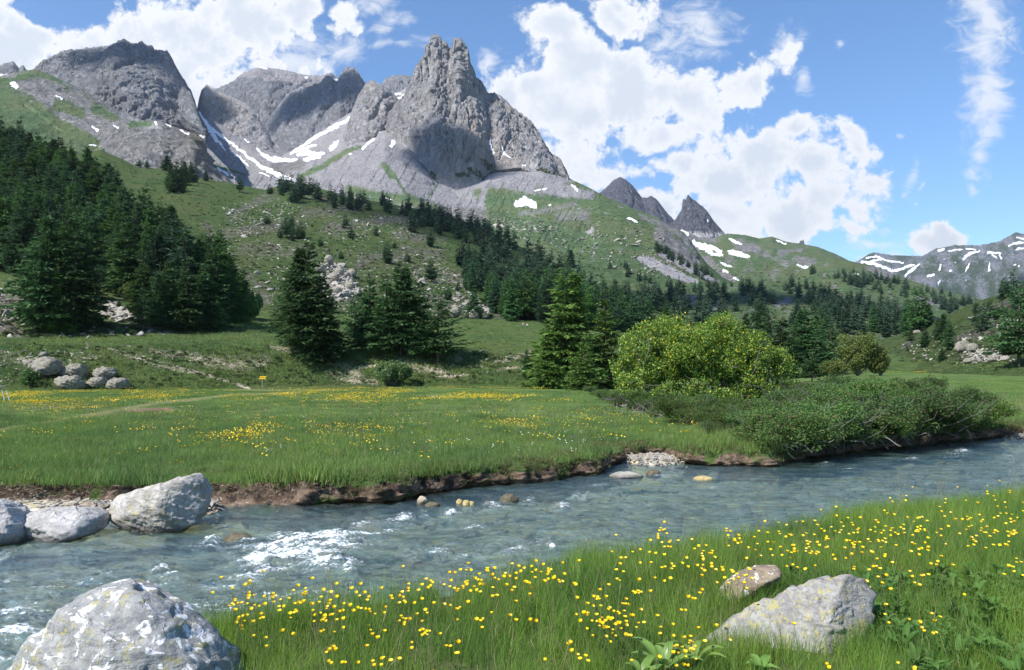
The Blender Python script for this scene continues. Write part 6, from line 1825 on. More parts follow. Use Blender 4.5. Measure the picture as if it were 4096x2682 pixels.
wrock('pale tan stone standing out of the river near midstream', 417, 428, 496, 505, M_RK_PALE, 51)
wrock('flat brown stone trailing behind the pale tan one in the river', 425, 440, 502, 507, M_RK_WET, 52)
wrock('dark wet rounded stone glistening in the river', 500, 519, 494, 503, M_RK_WET, 53)
wrock('small reddish stone in the river between ochre pebbles and the dark one', 484, 491, 500.5, 504, M_RK_WET, 54)
wrock('flat grey slab breaking the water by the gravel spit', 609, 643, 472, 478, M_RK_RIVER, 55)
wrock('dark jagged rock right of the flat grey slab', 646, 662, 469.5, 476.5, M_RK_WET, 56)
wrock('low ochre rock washed over, right of the jagged rock', 693, 714, 476, 481, M_RK_OCHRE, 57)
wrock('brown rock hump under thin water in front of the big rounded boulder', 224, 253, 533, 543, M_RK_WET, 58)
wrock('small white stone by the near bank grass', 549, 556, 543, 549, rock_mat("white_stone", (0.8, .78, .74), (.6, .58, .55), S=5), 59)
for i, (x0, x1, y0, y1) in enumerate([(456, 463, 499, 504), (462, 470, 500, 505), (469, 475, 501, 505), (504, 509, 511, 513)]):
    wrock('ochre stone in the little cluster breaking midstream', x0, x1, y0, y1, M_RK_OCHRE, 70 + i, group='ochre stones midstream')

# pebbles, gravel, scattered hillside rocks
PEB = []
for i in range(6):
    rs = np.random.RandomState(300 + i)
    P_ = rock_verts(ICO[3][0], [((rs.normal(), rs.normal(), rs.normal()), rs.uniform(.6, 1)) for _ in range(8)] + [((0, 0, 1), .6), ((0, 0, -1), .6)], 0.6, i * 2.0, 1.0) * np.array([1, .8, .6])
    PEB.append((P_, ICO[3][1]))


def peb_meshes(m_):
    return [mesh_from('pebble', p, None, f, [m_]) for p, f in PEB]


def stone_mix(name, cols, S=1.0):
    m, n = mat(name)
    oi = n.n('ShaderNodeObjectInfo').outputs['Random']
    cr = n.n('ShaderNodeValToRGB', ins={0: oi})
    el = cr.color_ramp.elements
    el[0].color = (*cols[0], 1); el[1].color = (*cols[-1], 1)
    for i, c_ in enumerate(cols[1:-1]):
        e_ = el.new((i + 1) / (len(cols) - 1)); e_.color = (*c_, 1)
    ns = n.noise(n.n('ShaderNodeTexCoord').outputs['Object'], 3.0, 6, 0.7)
    c = n.mix(n.math('MULTIPLY', n.ss(ns, .4, .7), .5), cr.outputs[0], (0.12, 0.11, 0.10))
    finish(n, c, 0.85, ns, 0.7, 0.1, 0.2)
    return m


M_GRAVEL = stone_mix("gravel_stone", [(0.50, 0.48, 0.45), (0.30, 0.27, 0.22), (0.60, 0.55, 0.47), (0.38, 0.36, 0.34), (0.48, 0.36, 0.22), (0.66, 0.64, 0.60)])
M_SCAT = stone_mix("hill_stone", [(0.34, 0.32, 0.27), (0.24, 0.22, 0.19), (0.42, 0.39, 0.33), (0.30, 0.29, 0.27)])
rs = np.random.RandomState(12)
gp, gs = [], []
for (cx, cy, rx, ry, n_, s0, s1) in [(-7.3, 11.55, 2.8, .5, 700, .015, .045), (-5.2, 11.55, 1.0, .5, 900, .02, .06), (3.1, 17.9, 1.2, .9, 1200, .02, .06), (-2.8, 12.25, .8, .25, 60, .02, .06), (15.6, 23.9, 1.2, .8, 700, .03, .08), (-5.0, 10.7, .8, .3, 60, .05, .11), (1.0, 15.0, 1.5, .3, 60, .02, .05)]:
    a = rs.uniform(0, 6.283, n_); r = np.sqrt(rs.uniform(0, 1, n_))
    x = cx + np.cos(a) * r * rx; y = cy + np.sin(a) * r * ry
    z = near_z(x, y)
    ok = z > WZ - 0.12
    gp.append(np.stack([x, y, z + .005], 1)[ok]); gs.append(rs.uniform(s0, s1, n_)[ok])
# stones on the river bed
n_ = 5200
x = rs.uniform(-9, 16, n_); y = rs.uniform(3, 22, n_)
z = near_z(x, y); ok = (z < WZ - .05) & (sdist(x, y, FB) > 0.1)
gp.append(np.stack([x, y, z], 1)[ok]); gs.append((rs.uniform(.03, .09, n_) * (1 + 1.5 * (rs.uniform(0, 1, n_) > .93)))[ok])
# a few pale stones in the brown bank
n_ = 200
k = rs.randint(0, NBK, n_); sel = left[k] > .3
rr_ = rs.randint(18, 50, n_)
gp.append(Q[rr_, k][sel]); gs.append(rs.uniform(.01, .035, n_)[sel])
scatter('gravel', np.concatenate(gp), peb_meshes(M_GRAVEL), np.concatenate(gs), tilt=.4, seed=2, label='pale and ochre pebbles of the river edge and bed', category='gravel')

sp, ss_ = [], []


def rocks_in(poly, n_, s0, s1, seed):
    rs = np.random.RandomState(seed)
    for px, py in rand_in(poly, n_, rs):
        h = hit(px, py)
        if h and h[2].name.startswith(('hill', 'terrace', 'mountain')):
            sp.append(tuple(h[0])); ss_.append(rs.uniform(s0, s1) ** 1.0 * (1 + (rs.uniform() > .93) * 1.2))


rocks_in([(225, 205), (270, 195), (330, 205), (420, 225), (470, 285), (500, 318), (300, 318), (250, 300), (215, 240)], 1300, .15, .6, 1)
rocks_in([(225, 210), (280, 198), (310, 212), (300, 222), (240, 240)], 160, .3, .9, 2)
rocks_in([(335, 215), (420, 215), (440, 232), (340, 240)], 160, .3, .8, 3)
rocks_in([(320, 264), (338, 262), (352, 277), (358, 290), (352, 300), (332, 302), (322, 290)], 700, .3, .9, 4)
rocks_in([(336, 268), (352, 278), (352, 296), (340, 298)], 300, .4, 1.2, 5)
rocks_in([(400, 262), (450, 265), (480, 300), (495, 316), (440, 310), (410, 290)], 240, .2, .8, 6)
rocks_in([(0, 350), (60, 350), (110, 352), (90, 366), (40, 372), (0, 388)], 160, .06, .28, 7)
rocks_in([(0, 285), (35, 285), (110, 300), (150, 322), (175, 333), (120, 338), (0, 338)], 200, .12, .5, 8)
rocks_in([(95, 298), (112, 302), (132, 318), (120, 322), (100, 312)], 90, .3, .9, 9)
rocks_in([(900, 345), (960, 320), (1024, 300), (1024, 365), (960, 364), (905, 358)], 200, .08, .4, 10)
rocks_in([(960, 355), (1000, 345), (1010, 360), (965, 364)], 90, .15, .6, 11)
rocks_in([(440, 350), (540, 350), (540, 372), (440, 376)], 60, .06, .25, 12)
rocks_in([(560, 240), (650, 225), (700, 270), (640, 280)], 200, .6, 2, 13)
rocks_in([(470, 215), (600, 205), (600, 250), (500, 245)], 200, .5, 1.8, 14)
rocks_in([(430, 195), (470, 215), (560, 225), (560, 232), (480, 232)], 160, .6, 2, 15)
rocks_in([(330, 195), (470, 225), (430, 205), (340, 190)], 90, .6, 1.6, 16)
scatter('scattered_rocks', sp, peb_meshes(M_SCAT), ss_, tilt=.5, seed=5, label='pale stones scattered over the pasture slopes', category='stones')

rs = np.random.RandomState(91)
SCR = []
for sd_ in (81, 82, 83):
    ells = [(rs.normal(0, .4), rs.normal(0, .4), .12, rs.uniform(.3, .6), rs.uniform(.3, .5), rs.uniform(.14, .26)) for _ in range(4)]
    v, f = leaf_cloud(ells, 900, .06, sd_, .6, gap=.2)
    SCR.append(mesh_from('scrub', v, f, None, [leaf_mat("scrub_leaf", (0.030, 0.060, 0.022), (0.085, 0.120, 0.045), (0.12, 0.09, 0.06), .15, trans=.2, objvar=.5)], smooth=False))
qp, qs = [], []
for poly, n_, s0, s1 in [([(0, 344), (110, 346), (270, 346), (440, 351), (540, 353), (560, 384), (300, 386), (120, 388), (0, 391)], 950, .25, .8), ([(0, 285), (110, 300), (180, 330), (100, 338), (0, 338)], 500, .4, 1.2), ([(225, 205), (330, 200), (450, 240), (500, 316), (300, 318), (215, 250)], 1300, .5, 1.8),
                         ([(890, 345), (960, 320), (1024, 300), (1024, 366), (960, 366), (900, 362)], 500, .3, 1.0), ([(120, 165), (210, 180), (260, 192), (225, 205), (200, 240), (150, 200)], 250, .5, 1.6), ([(640, 290), (760, 300), (900, 325), (850, 345), (650, 340)], 500, .7, 2.2), ([(520, 215), (640, 215), (700, 280), (600, 280), (500, 250)], 400, 1.0, 3.5), ([(700, 245), (850, 275), (960, 300), (800, 290), (720, 280)], 300, 1.5, 4.5), ([(440, 350), (560, 352), (560, 322), (450, 320)], 160, .15, .5)]:
    for px, py in rand_in(poly, n_, rs):
        h = hit(px, py)
        if h and h[2].name.startswith(('hill', 'terrace', 'mountain')):
            qp.append(tuple(h[0])); qs.append(rs.uniform(s0, s1) * rs.uniform(.5, 1))
scatter('dwarf_scrub', qp, SCR, qs, tilt=.2, seed=6, label='dwarf scrub and juniper patches dotting the slopes', category='scrub')

# ------------------------------------------------------------------ signpost, stakes, hikers
def box(cx, cy, cz, sx, sy, sz):
    v = np.array([(x, y, z) for z in (-.5, .5) for y in (-.5, .5) for x in (-.5, .5)]) * [sx, sy, sz] + [cx, cy, cz]
    return v, [(0, 2, 3, 1), (4, 5, 7, 6), (0, 1, 5, 4), (2, 6, 7, 3), (0, 4, 6, 2), (1, 3, 7, 5)]


g_ = ground(262.6, 387.3)
hs_ = 11.2 * g_.y / FPX
e = empty('signpost', g_, 0.0, 1, label='trail signpost with two yellow arrow boards at the foot of the eroded bank', category='signpost')
M_POST = flat_mat("weathered_post", (0.34, 0.34, 0.32)); M_SIGN = flat_mat("yellow_board", (0.80, 0.50, 0.03), col2=(0.72, 0.42, 0.02))
v, f = tube([(0, 0, -.3), (0, 0, hs_ * .5), (0, 0, hs_)], [.055, .05, .048], 8)
link('post', mesh_from('post', v, f, None, [M_POST]), e)
for zz, xo, sg_ in ((hs_ - .09, .10, 1), (hs_ - .33, -.03, -1)):
    L_ = .95; h_ = .17
    xs_ = [-.5 * L_, .40 * L_, .5 * L_, .40 * L_, -.5 * L_]; zs_ = [-h_ / 2, -h_ / 2, 0, h_ / 2, h_ / 2]
    v = [(sg_ * x_ + xo, yy, z_ + zz) for yy in (-.085, -.06) for x_, z_ in zip(xs_, zs_)]
    import bmesh
    bm = bmesh.new(); vv = [bm.verts.new(p) for p in v]
    bm.faces.new(vv[:5]); bm.faces.new(vv[5:][::-1])
    for i in range(5):
        bm.faces.new([vv[i], vv[5 + i], vv[5 + (i + 1) % 5], vv[(i + 1) % 5]])
    bmesh.ops.recalc_face_normals(bm, faces=bm.faces)
    me_ = bpy.data.meshes.new('sign_board'); bm.to_mesh(me_); bm.free(); me_.materials.append(M_SIGN)
    link('sign_board', me_, e)
M_STAKE = flat_mat("white_stake", (0.75, 0.74, 0.66))
for (x0, y0, x1, y1, lab) in [(5.3, 401.5, 2.0, 390.3, 'white leaning stake at the left edge of the meadow, outer one of two'), (10.3, 401.5, 6.5, 390.5, 'white leaning stake at the left edge of the meadow, inner one of two')]:
    g_ = ground(x0, y0)
    k_ = g_.y / FPX
    v, f = tube([(0, 0, -.2), ((x1 - x0) * k_ * .5, 0, (y0 - y1) * k_ * .5), ((x1 - x0) * k_, 0, (y0 - y1) * k_)], [.032, .03, .028], 7)
    link('stake', mesh_from('stake', v, f, None, [M_STAKE]), None, label=lab, category='stake').location = g_


def person(loc, rz, label, shirt, legs, hair, lean=0.1):
    """seated figure on the grass: knees drawn up, arms round them"""
    import bmesh
    e = empty('person', loc, rz, 1, label=label, category='person')

    def skin(name, pts, edges, rad, m_):
        me_ = bpy.data.meshes.new(name)
        me_.from_pydata([Vector(p) for p in pts], edges, [])
        me_.materials.append(m_)
        o = link(name, me_, e)
        md = o.modifiers.new('skin', 'SKIN')
        lay = me_.skin_vertices[0].data if len(me_.skin_vertices) else None
        if lay is None:
            bm_ = bmesh.new(); bm_.from_mesh(me_); bm_.verts.layers.skin.verify(); bm_.to_mesh(me_); bm_.free()
            lay = me_.skin_vertices[0].data
        for i, r in enumerate(rad):
            lay[i].radius = (r, r); lay[i].use_root = (i == 0)
        sb = o.modifiers.new('sub', 'SUBSURF'); sb.levels = 1; sb.render_levels = 2
        return o
    P = [(0, 0, .12), (0, .02 - lean * .2, .32), (0, .0 - lean * .2, .50), (0, -.02 - lean * .3, .60), (0, -.03 - lean * .3, .70), (0, -.03 - lean * .3, .80),
         (.11, -.02, .12), (.13, -.38, .42), (.13, -.50, .08), (.13, -.62, .05), (-.11, -.02, .12), (-.13, -.36, .43), (-.13, -.48, .08), (-.13, -.60, .05),
         (.18, .0, .52), (.23, -.15, .32), (.10, -.36, .36), (.04, -.42, .37), (-.18, .0, .52), (-.23, -.15, .33), (-.10, -.36, .37), (-.04, -.42, .39)]
    E = [(0, 1), (1, 2), (2, 3), (3, 4), (4, 5), (0, 6), (6, 7), (7, 8), (8, 9), (0, 10), (10, 11), (11, 12), (12, 13), (2, 14), (14, 15), (15, 16), (16, 17), (2, 18), (18, 19), (19, 20), (20, 21)]
    R = [.13, .125, .13, .055, .095, .075, .09, .065, .042, .04, .09, .065, .042, .04, .06, .042, .032, .028, .06, .042, .032, .028]
    skin('body', P, E, R, flat_mat('skin_tone', (0.55, 0.36, 0.26)))
    skin('shirt', [P[0], P[1], P[2], P[14], P[15], P[18], P[19]], [(0, 1), (1, 2), (2, 3), (3, 4), (2, 5), (5, 6)], [.135, .14, .145, .075, .055, .075, .055], shirt)
    skin('trousers', [P[0], P[6], P[7], P[8], P[10], P[11], P[12]], [(0, 1), (1, 2), (2, 3), (0, 4), (4, 5), (5, 6)], [.14, .105, .08, .055, .105, .08, .055], legs)
    v_, f_ = ICO[4]
    v_ = v_ * [.098, .108, .10] + np.array(P[4]) + [0, .022, .045]
    link('hair', mesh_from('hair', v_, None, f_, [hair]), e)
    return e


g1 = ground(526.8, 325.6); g2 = ground(523.2, 325.4)
if g1 and g2:
    person(g1, 0.3, 'person in red shirt seated in the grass at the far edge of the terrace', flat_mat('red_shirt', (0.75, 0.04, 0.04)), flat_mat('white_trousers', (0.8, 0.8, 0.78)), flat_mat('brown_hair', (0.12, 0.07, 0.04)))
    person(g2, -0.4, 'person in pale clothes seated left of the one in red', flat_mat('pale_shirt', (0.75, 0.70, 0.62)), flat_mat('beige_trousers', (0.5, 0.45, 0.36)), flat_mat('fair_hair', (0.35, 0.25, 0.13)))

# ------------------------------------------------------------------ grass and flowers
def blades(n, rad, h0, h1, wd, seed, bend=0.35, segs=3):
    rs = np.random.RandomState(seed)
    a = rs.uniform(0, 6.283, n); r = rad * np.sqrt(rs.uniform(0, 1, n))
    x, y = np.cos(a) * r, np.sin(a) * r
    H = rs.uniform(h0, h1, n)
    da = rs.uniform(0, 6.283, n); B = H * rs.uniform(0.05, 1, n) * bend
    wa = rs.uniform(0, 6.283, n); W_ = wd * rs.uniform(.6, 1.2, n)
    V = []
    for k in range(segs + 1):
        t = k / segs
        cx = x + np.cos(da) * B * t * t; cy = y + np.sin(da) * B * t * t; cz = H * (t - 0.12 * t * t * bend)
        ww = W_ * (1 - t) * (1 - .3 * t) if k < segs else 0 * W_
        if k < segs:
            V.append(np.stack([cx - np.cos(wa) * ww, cy - np.sin(wa) * ww, cz], 1)); V.append(np.stack([cx + np.cos(wa) * ww, cy + np.sin(wa) * ww, cz], 1))
        else:
            V.append(np.stack([cx, cy, cz], 1))
    m_ = 2 * segs + 1
    V = np.stack(V, 1)
    Fq, Ft = [], []
    b = np.arange(n) * m_
    for k in range(segs - 1):
        Fq.append(np.stack([b + 2 * k, b + 2 * k + 1, b + 2 * k + 3, b + 2 * k + 2], 1))
    Ft = np.stack([b + 2 * segs - 2, b + 2 * segs - 1, b + 2 * segs], 1)
    return V.reshape(-1, 3), np.concatenate(Fq), Ft


M_BLADE = leaf_mat("grass_blade", (0.095, 0.195, 0.032), (0.240, 0.390, 0.080), (0.46, 0.42, 0.23), 0.05, trans=0.45, objvar=0.35, rough=0.55, patch=1.1)
M_BLADE2 = leaf_mat("meadow_blade", (0.092, 0.178, 0.046), (0.210, 0.325, 0.095), (0.34, 0.31, 0.16), 0.07, trans=0.4, objvar=0.45, patch=0.32)


def tuft(name, n, rad, h0, h1, wd, seed, m_, bend=.45, segs=3):
    v, fq, ft = blades(n, rad, h0, h1, wd, seed, bend, segs)
    return mesh_from(name, v, fq, ft, [m_], smooth=False)


NEAR_T = [tuft('grass_tuft', 60, .13, .10, .27, .0022, 400 + i, M_BLADE) for i in range(5)] + [tuft('grass_tuft', 40, .10, .16, .36, .0020, 420 + i, M_BLADE, .7) for i in range(2)]
rs = np.random.RandomState(33)
n_ = 30000
x = rs.uniform(-3.6, 13, n_); y = rs.uniform(0.8, 17, n_)
ok = (sdist(x, y, NB) > -0.02) & (np.abs(x) < y * 0.78 + 2.2) & (y > .8)
x, y = x[ok], y[ok]
# thin the cover with distance a little, leave the rocks clear
slab = [(-1, 0)]
keep = rs.uniform(0, 1, len(x)) < np.where(y < 7, 1.0, .8)


def clear(x, y, cx, cy, rx, ry):
    return np.hypot((x - cx) / rx, (y - cy) / ry) > 1


keep &= clear(x, y, 1.66, 4.85, .42, .22) & clear(x, y, -1.95, 4.1, .62, .5) & clear(x, y, 1.70, 5.7, .22, .14)
x, y = x[keep], y[keep]
z = near_z(x, y)
pv = fbm(x * .9, y * .9, x * 0 + 4, 3)
scatter('near_bank_grass', np.stack([x, y, z - .01], 1), NEAR_T, np.clip(0.82 + .5 * pv + rs.uniform(-.15, .2, len(x)), .45, 1.35), tilt=.12, seed=3, label='lush green grass of the near river bank', category='grass')

# far meadow grass, in three depths
MEAD_T = [tuft('meadow_tuft', 70, .28, .08, .24, .006, 440 + i, M_BLADE2, .6, 2) for i in range(4)]
MEAD_F = [tuft('meadow_clump', 60, .7, .08, .26, .016, 450 + i, M_BLADE2, .6, 2) for i in range(3)]
nearYf = lambda px: np.interp(px, cpx, nearY)


def meadow_pts(n_, y0_, y1_, seed):
    rs = np.random.RandomState(seed)
    yy = np.sqrt(rs.uniform(0, 1, n_) * (y1_ ** 2 - y0_ ** 2) + y0_ ** 2)
    px = rs.uniform(-90, 1110, n_)
    xx = (px - 512) / FPX * yy
    ok = yy > nearYf(px) + 0.02
    xx, yy, px = xx[ok], yy[ok], px[ok]
    zz = meadow_z(xx, yy)
    _, py = proj(np.stack([xx, yy, zz], 1))
    tr = strokes(px, py, TRAIL + BARE, .6)
    ok = rs.uniform(0, 1, len(xx)) > tr * 1.0
    return xx[ok], yy[ok], zz[ok], px[ok], py[ok]


x, y, z, px, py = meadow_pts(27000, 11.5, 30, 1)
pv = fbm(x * .45, y * .3, x * 0 + 2, 4)
scatter('meadow_grass', np.stack([x, y, z - .01], 1), MEAD_T, np.clip(.75 + 1.2 * pv + rs.uniform(-.15, .25, len(x)), .3, 1.7), tilt=.15, seed=8, label='green meadow grass on the far river bank', category='grass')
x, y, z, px, py = meadow_pts(22000, 29, 95, 2)
pv = fbm(x * .25, y * .12, x * 0 + 2, 4)
scatter('far_meadow_grass', np.stack([x, y, z - .01], 1), MEAD_F, np.clip(.55 + .9 * pv, .15, 1.2), tilt=.05, seed=9, label='short green grass across the back of the meadow', category='grass')
tp_, rs = [], np.random.RandomState(92)
for poly, n_ in [([(230, 318), (300, 325), (450, 319), (560, 322), (560, 352), (450, 351), (300, 347), (200, 345), (180, 340)], 3000), ([(0, 346), (200, 345), (450, 351), (560, 353), (560, 386), (300, 386), (0, 392)], 3500), ([(0, 338), (180, 335), (180, 345), (0, 347)], 500), ([(560, 352), (700, 366), (800, 362), (1024, 362), (1024, 372), (800, 378), (560, 386)], 1200)]:
    for px, py in rand_in(poly, n_, rs):
        h = hit(px, py)
        if h and h[2].name.startswith(('terrace', 'hill')) and h[0].y < 330:
            tp_.append(tuple(h[0]))
M_BLADE3 = leaf_mat("terrace_blade", (0.085, 0.155, 0.048), (0.200, 0.280, 0.100), (0.34, 0.32, 0.12), 0.06, trans=0.35, objvar=0.6, patch=0.08)
TER_T = [tuft('terrace_clump', 40, .9, .10, .35, .035, 470 + i, M_BLADE3, .6, 2) for i in range(3)]
scatter('terrace_grass', tp_, TER_T, rs.uniform(.5, 1.3, len(tp_)), tilt=.1, seed=16, label='tussocky green grass on the terrace behind the meadow', category='grass')
# turf fringe hanging over the eroded bank
k = rs.randint(0, NBK, 5200)
rr_ = np.clip(rs.gamma(2.2, 5, 5200), 4, 44).astype(int)
P_ = Q[rr_, k]
ok = (left[k] < .5) | (rs.uniform(0, 1, len(k)) < .35)
M_FRINGE = leaf_mat("fringe_blade", (0.050, 0.085, 0.020), (0.110, 0.150, 0.045), (0.30, 0.24, 0.14), 0.25, trans=0.25, objvar=0.4)
FR = [tuft('fringe_tuft', 40, .10, .05, .17, .004, 460 + i, M_FRINGE, 1.3, 2) for i in range(3)]
scatter('bank_fringe_grass', P_[ok], FR, rs.uniform(.6, 1.2, ok.sum()), tilt=.5, seed=10, label='ragged turf fringe over the eroded far bank', category='grass')

# tall thin stalks along the near edge
def stalks(seed, n=5):
    rs = np.random.RandomState(seed)
    lst = []
    hd = []
    for _ in range(n):
        b0 = np.array([rs.normal(0, .05), rs.normal(0, .05), 0]); h_ = rs.uniform(.35, .62); a = rs.uniform(0, 6.28); bb = rs.uniform(.03, .16)
        t = np.linspace(0, 1, 6)[:, None]
        p = b0 + np.array([0, 0, h_]) * t + np.array([math.cos(a), math.sin(a), 0]) * bb * t ** 2.2
        lst.append((p, np.linspace(.0014, .0007, 6)))
        d = p[-1] - p[-2]
        lst.append((np.array([p[-1] - d * .1, p[-1] + d * .25, p[-1] + d * .6]), np.array([.001, .0024, .0006])))
    return tubes(lst, 4)


M_STALK = leaf_mat("dry_stalk", (0.20, 0.20, 0.09), (0.36, 0.31, 0.18), (0.20, 0.13, 0.10), .25, trans=.1, objvar=.4)
ST = []
for i in range(5):
    v, f = stalks(500 + i)
    ST.append(mesh_from('stalk', v, f, None, [M_STALK], smooth=False))
n_ = 900
x = rs.uniform(-2.6, 11, n_ * 3); y = rs.uniform(2.5, 13, n_ * 3)
sd_ = sdist(x, y, NB)
ok = (sd_ > 0) & (rs.uniform(0, 1, n_ * 3) < np.exp(-sd_ / 1.0) * .5 + .09) & (np.abs(x) < y * .75)
x, y = x[ok], y[ok]
kp = rs.uniform(0, 1, len(x)) < .6
x, y = x[kp], y[kp]
scatter('grass_stalks', np.stack([x, y, near_z(x, y)], 1), ST, rs.uniform(.4, .85, len(x)), tilt=.12, seed=11, label='thin seeding grass stalks along the near bank', category='grass')

x, y, z, px, py = meadow_pts(5200, 12, 42, 5)
pv = fbm(x * .5, y * .4, x * 0 + 9, 3)
ok = pv > .02
scatter('meadow_stalks', np.stack([x, y, z], 1)[ok], ST, rs.uniform(.5, .9, ok.sum()), tilt=.15, seed=17, label='reddish seeding stalks standing in the far meadow', category='grass')

# buttercups
M_PETAL = leaf_mat("buttercup_petal", (0.74, 0.50, 0.012), (0.92, 0.70, 0.020), trans=.2, objvar=.30, rough=.35, spec=.5)
M_STEM = leaf_mat("flower_stem", (0.07, 0.13, 0.03), (0.10, 0.17, 0.04), trans=.1)


def bloom(seed, r=.0108, tilt=.5, open_=.55):
    rs = np.random.RandomState(seed)
    V, Fq = [], []
    for p in range(5):
        a0 = p * 2 * math.pi / 5 + rs.uniform(-.1, .1)
        k0 = len(V)
        for i, t in enumerate((0.0, .4, .8, 1.0)):
            wdt = r * (.15, .62, .62, .30)[i]
            rad_ = r * t
            zz = r * (1 - open_) * 1.7 * t ** 1.4
            for s in (-1, 0, 1):
                V.append((math.cos(a0) * rad_ - math.sin(a0) * wdt * s, math.sin(a0) * rad_ + math.cos(a0) * wdt * s, zz + (.15 * r if s else 0)))
        for i in range(3):
            for s in range(2):
                q = k0 + i * 3 + s
                Fq.append((q, q + 1, q + 4, q + 3))
    # centre
    k0 = len(V)
    for i in range(6):
        V.append((math.cos(i * 1.047) * r * .22, math.sin(i * 1.047) * r * .22, r * .25))
    V.append((0, 0, r * .42))
    Ft = [(k0 + i, k0 + (i + 1) % 6, k0 + 6) for i in range(6)]
    V = np.array(V)
    R_ = np.array(Matrix.Rotation(tilt, 3, 'X'))
    return V @ R_.T, Fq, Ft


BL, SM = [], []
for i in range(6):
    rs_i = np.random.RandomState(600 + i)
    v, fq, ft = bloom(600 + i, tilt=rs_i.uniform(.1, .9), open_=rs_i.uniform(.1, .6))
    hz_ = rs_i.uniform(.24, .34)
    off_ = np.array([rs_i.uniform(-.04, .04), rs_i.uniform(-.04, .04), hz_])
    BL.append(mesh_from('bloom', v + off_, fq, ft, [M_PETAL]))
    t = np.linspace(0, 1, 6)[:, None]
    p = np.array([off_[0], off_[1], 0]) * t ** 2 + np.array([0, 0, hz_]) * t
    a = rs_i.uniform(0, 6.28)
    p2 = np.array([p[2], p[2] + [math.cos(a) * .02, math.sin(a) * .02, .03], p[2] + [math.cos(a) * .035, math.sin(a) * .035, .075]])
    sv, sf = tubes([(p, np.linspace(.0013, .0009, 6)), (p2, np.array([.001, .0008, .0006]))], 4)
    SM.append((mesh_from('stem', sv, sf, None, [M_STEM]), hz_))
CL = [  # px, py, sd x, sd y, count, zone
    (268, 605, 26, 8, 52, 0), (235, 601, 12, 6, 12, 0), (375, 601, 38, 7, 50, 1), (330, 605, 20, 8, 16, 1), (455, 586, 26, 6, 18, 1), (500, 579, 28, 8, 28, 1), (545, 566, 24, 9, 16, 2),
    (608, 609, 26, 8, 55, 3), (560, 590, 55, 12, 42, 2), (430, 620, 66, 14, 30, 1), (480, 640, 80, 14, 16, 4), (620, 640, 60, 12, 14, 4), (330, 640, 36, 14, 14, 4),
    (665, 560, 26, 14, 30, 2), (700, 562, 34, 12, 36, 2), (790, 545, 40, 8, 46, 5), (880, 533, 56, 9, 110, 5), (990, 526, 26, 11, 34, 5), (940, 500, 50, 7, 24, 5), (735, 535, 40, 9, 20, 2),
    (900, 590, 24, 12, 20, 6), (940, 620, 50, 20, 14, 6), (690, 625, 26, 14, 24, 3), (730, 590, 40, 14, 16, 3), (790, 640, 50, 10, 6, 6), (850, 560, 90, 14, 22, 5), (1040, 560, 40, 20, 20, 6)]
ZL = ['yellow buttercup in the dense cluster right of the big lichened boulder', 'yellow buttercup in the row along the water edge below the rapids', 'yellow buttercup scattered on the near bank in the middle of the picture',
      'yellow buttercup in the thick patch left of the slanting slab', 'yellow buttercup in the sparse foreground grass at the bottom', 'yellow buttercup in the wide drift on the near bank beyond the slab', 'yellow buttercup among the broad weeds right of the slanting slab']
rs = np.random.RandomState(44)
fl_ = []
for cx, cy, sx, sy, n_, zone in CL:
    par = [(rs.normal(cx, sx), rs.normal(cy, sy)) for _ in range(max(3, n_ // 4))]
    for _ in range(int(n_ * 1.15)):
        if rs.uniform() < .62:
            q_ = par[rs.randint(len(par))]
            px = rs.normal(q_[0], 5.5); py = rs.normal(q_[1], 3.0)
        else:
            px = rs.normal(cx, sx * 1.1); py = rs.normal(cy, sy * 1.1)
        if py < 480 or py > 690:
            continue
        Y = (EYE - .30) * FPX / (py - HY)
        x = (px - 512) / FPX * Y
        if float(sdist(np.array([x]), np.array([Y]), NB)[0]) < 0.05:
            continue
        if (700 < px < 870 and 585 < py < 650 and rs.uniform() < .85):
            continue
        if 20 < px < 235 and py > 600:
            continue
        fl_.append((Y, x, zone))
fl_.sort()
for i, (Y, x, zone) in enumerate(fl_[:296]):
    k = rs.randint(6)
    z = float(near_z(np.array([x]), np.array([Y]))[0])
    e = empty('buttercup', (x, Y, z), rs.uniform(-.9, .9), rs.uniform(.70, 1.08), label=ZL[zone], category='flower', group=ZL[zone].replace('yellow buttercup', 'buttercups'))
    link('stem', SM[k][0], e); link('bloom', BL[k], e)


def join_meshes(a, b, mats):
    Vs, Fq, Ft, mi, k = [], [], [], [], 0
    fq_i, ft_i = [], []
    for j, me_ in enumerate((a, b)):
        n0 = len(me_.vertices)
        co = np.zeros(n0 * 3, np.float32); me_.vertices.foreach_get('co', co)
        Vs.append(co.reshape(-1, 3))
        for p in me_.polygons:
            t = tuple(v + k for v in p.vertices)
            (Fq if len(t) == 4 else Ft).append(t); (fq_i if len(t) == 4 else ft_i).append(j)
        k += n0
    return mesh_from('flower', np.concatenate(Vs), Fq or None, Ft or None, mats, mat_idx=fq_i + ft_i)


WHOLE = [join_meshes(SM[k][0], BL[k], [M_STEM, M_PETAL]) for k in range(6)]
r_ = fl_[296:]
if r_:
    xx = np.array([q[1] for q in r_]); yy = np.array([q[0] for q in r_])
    scatter('buttercup_drift', np.stack([xx, yy, near_z(xx, yy)], 1), WHOLE, rs.uniform(.9, 1.15, len(xx)), rot=np.stack([xx * 0, xx * 0, rs.uniform(-.7, .7, len(xx))], 1), seed=12, label='yellow buttercups thinning out along the near bank', category='flowers')

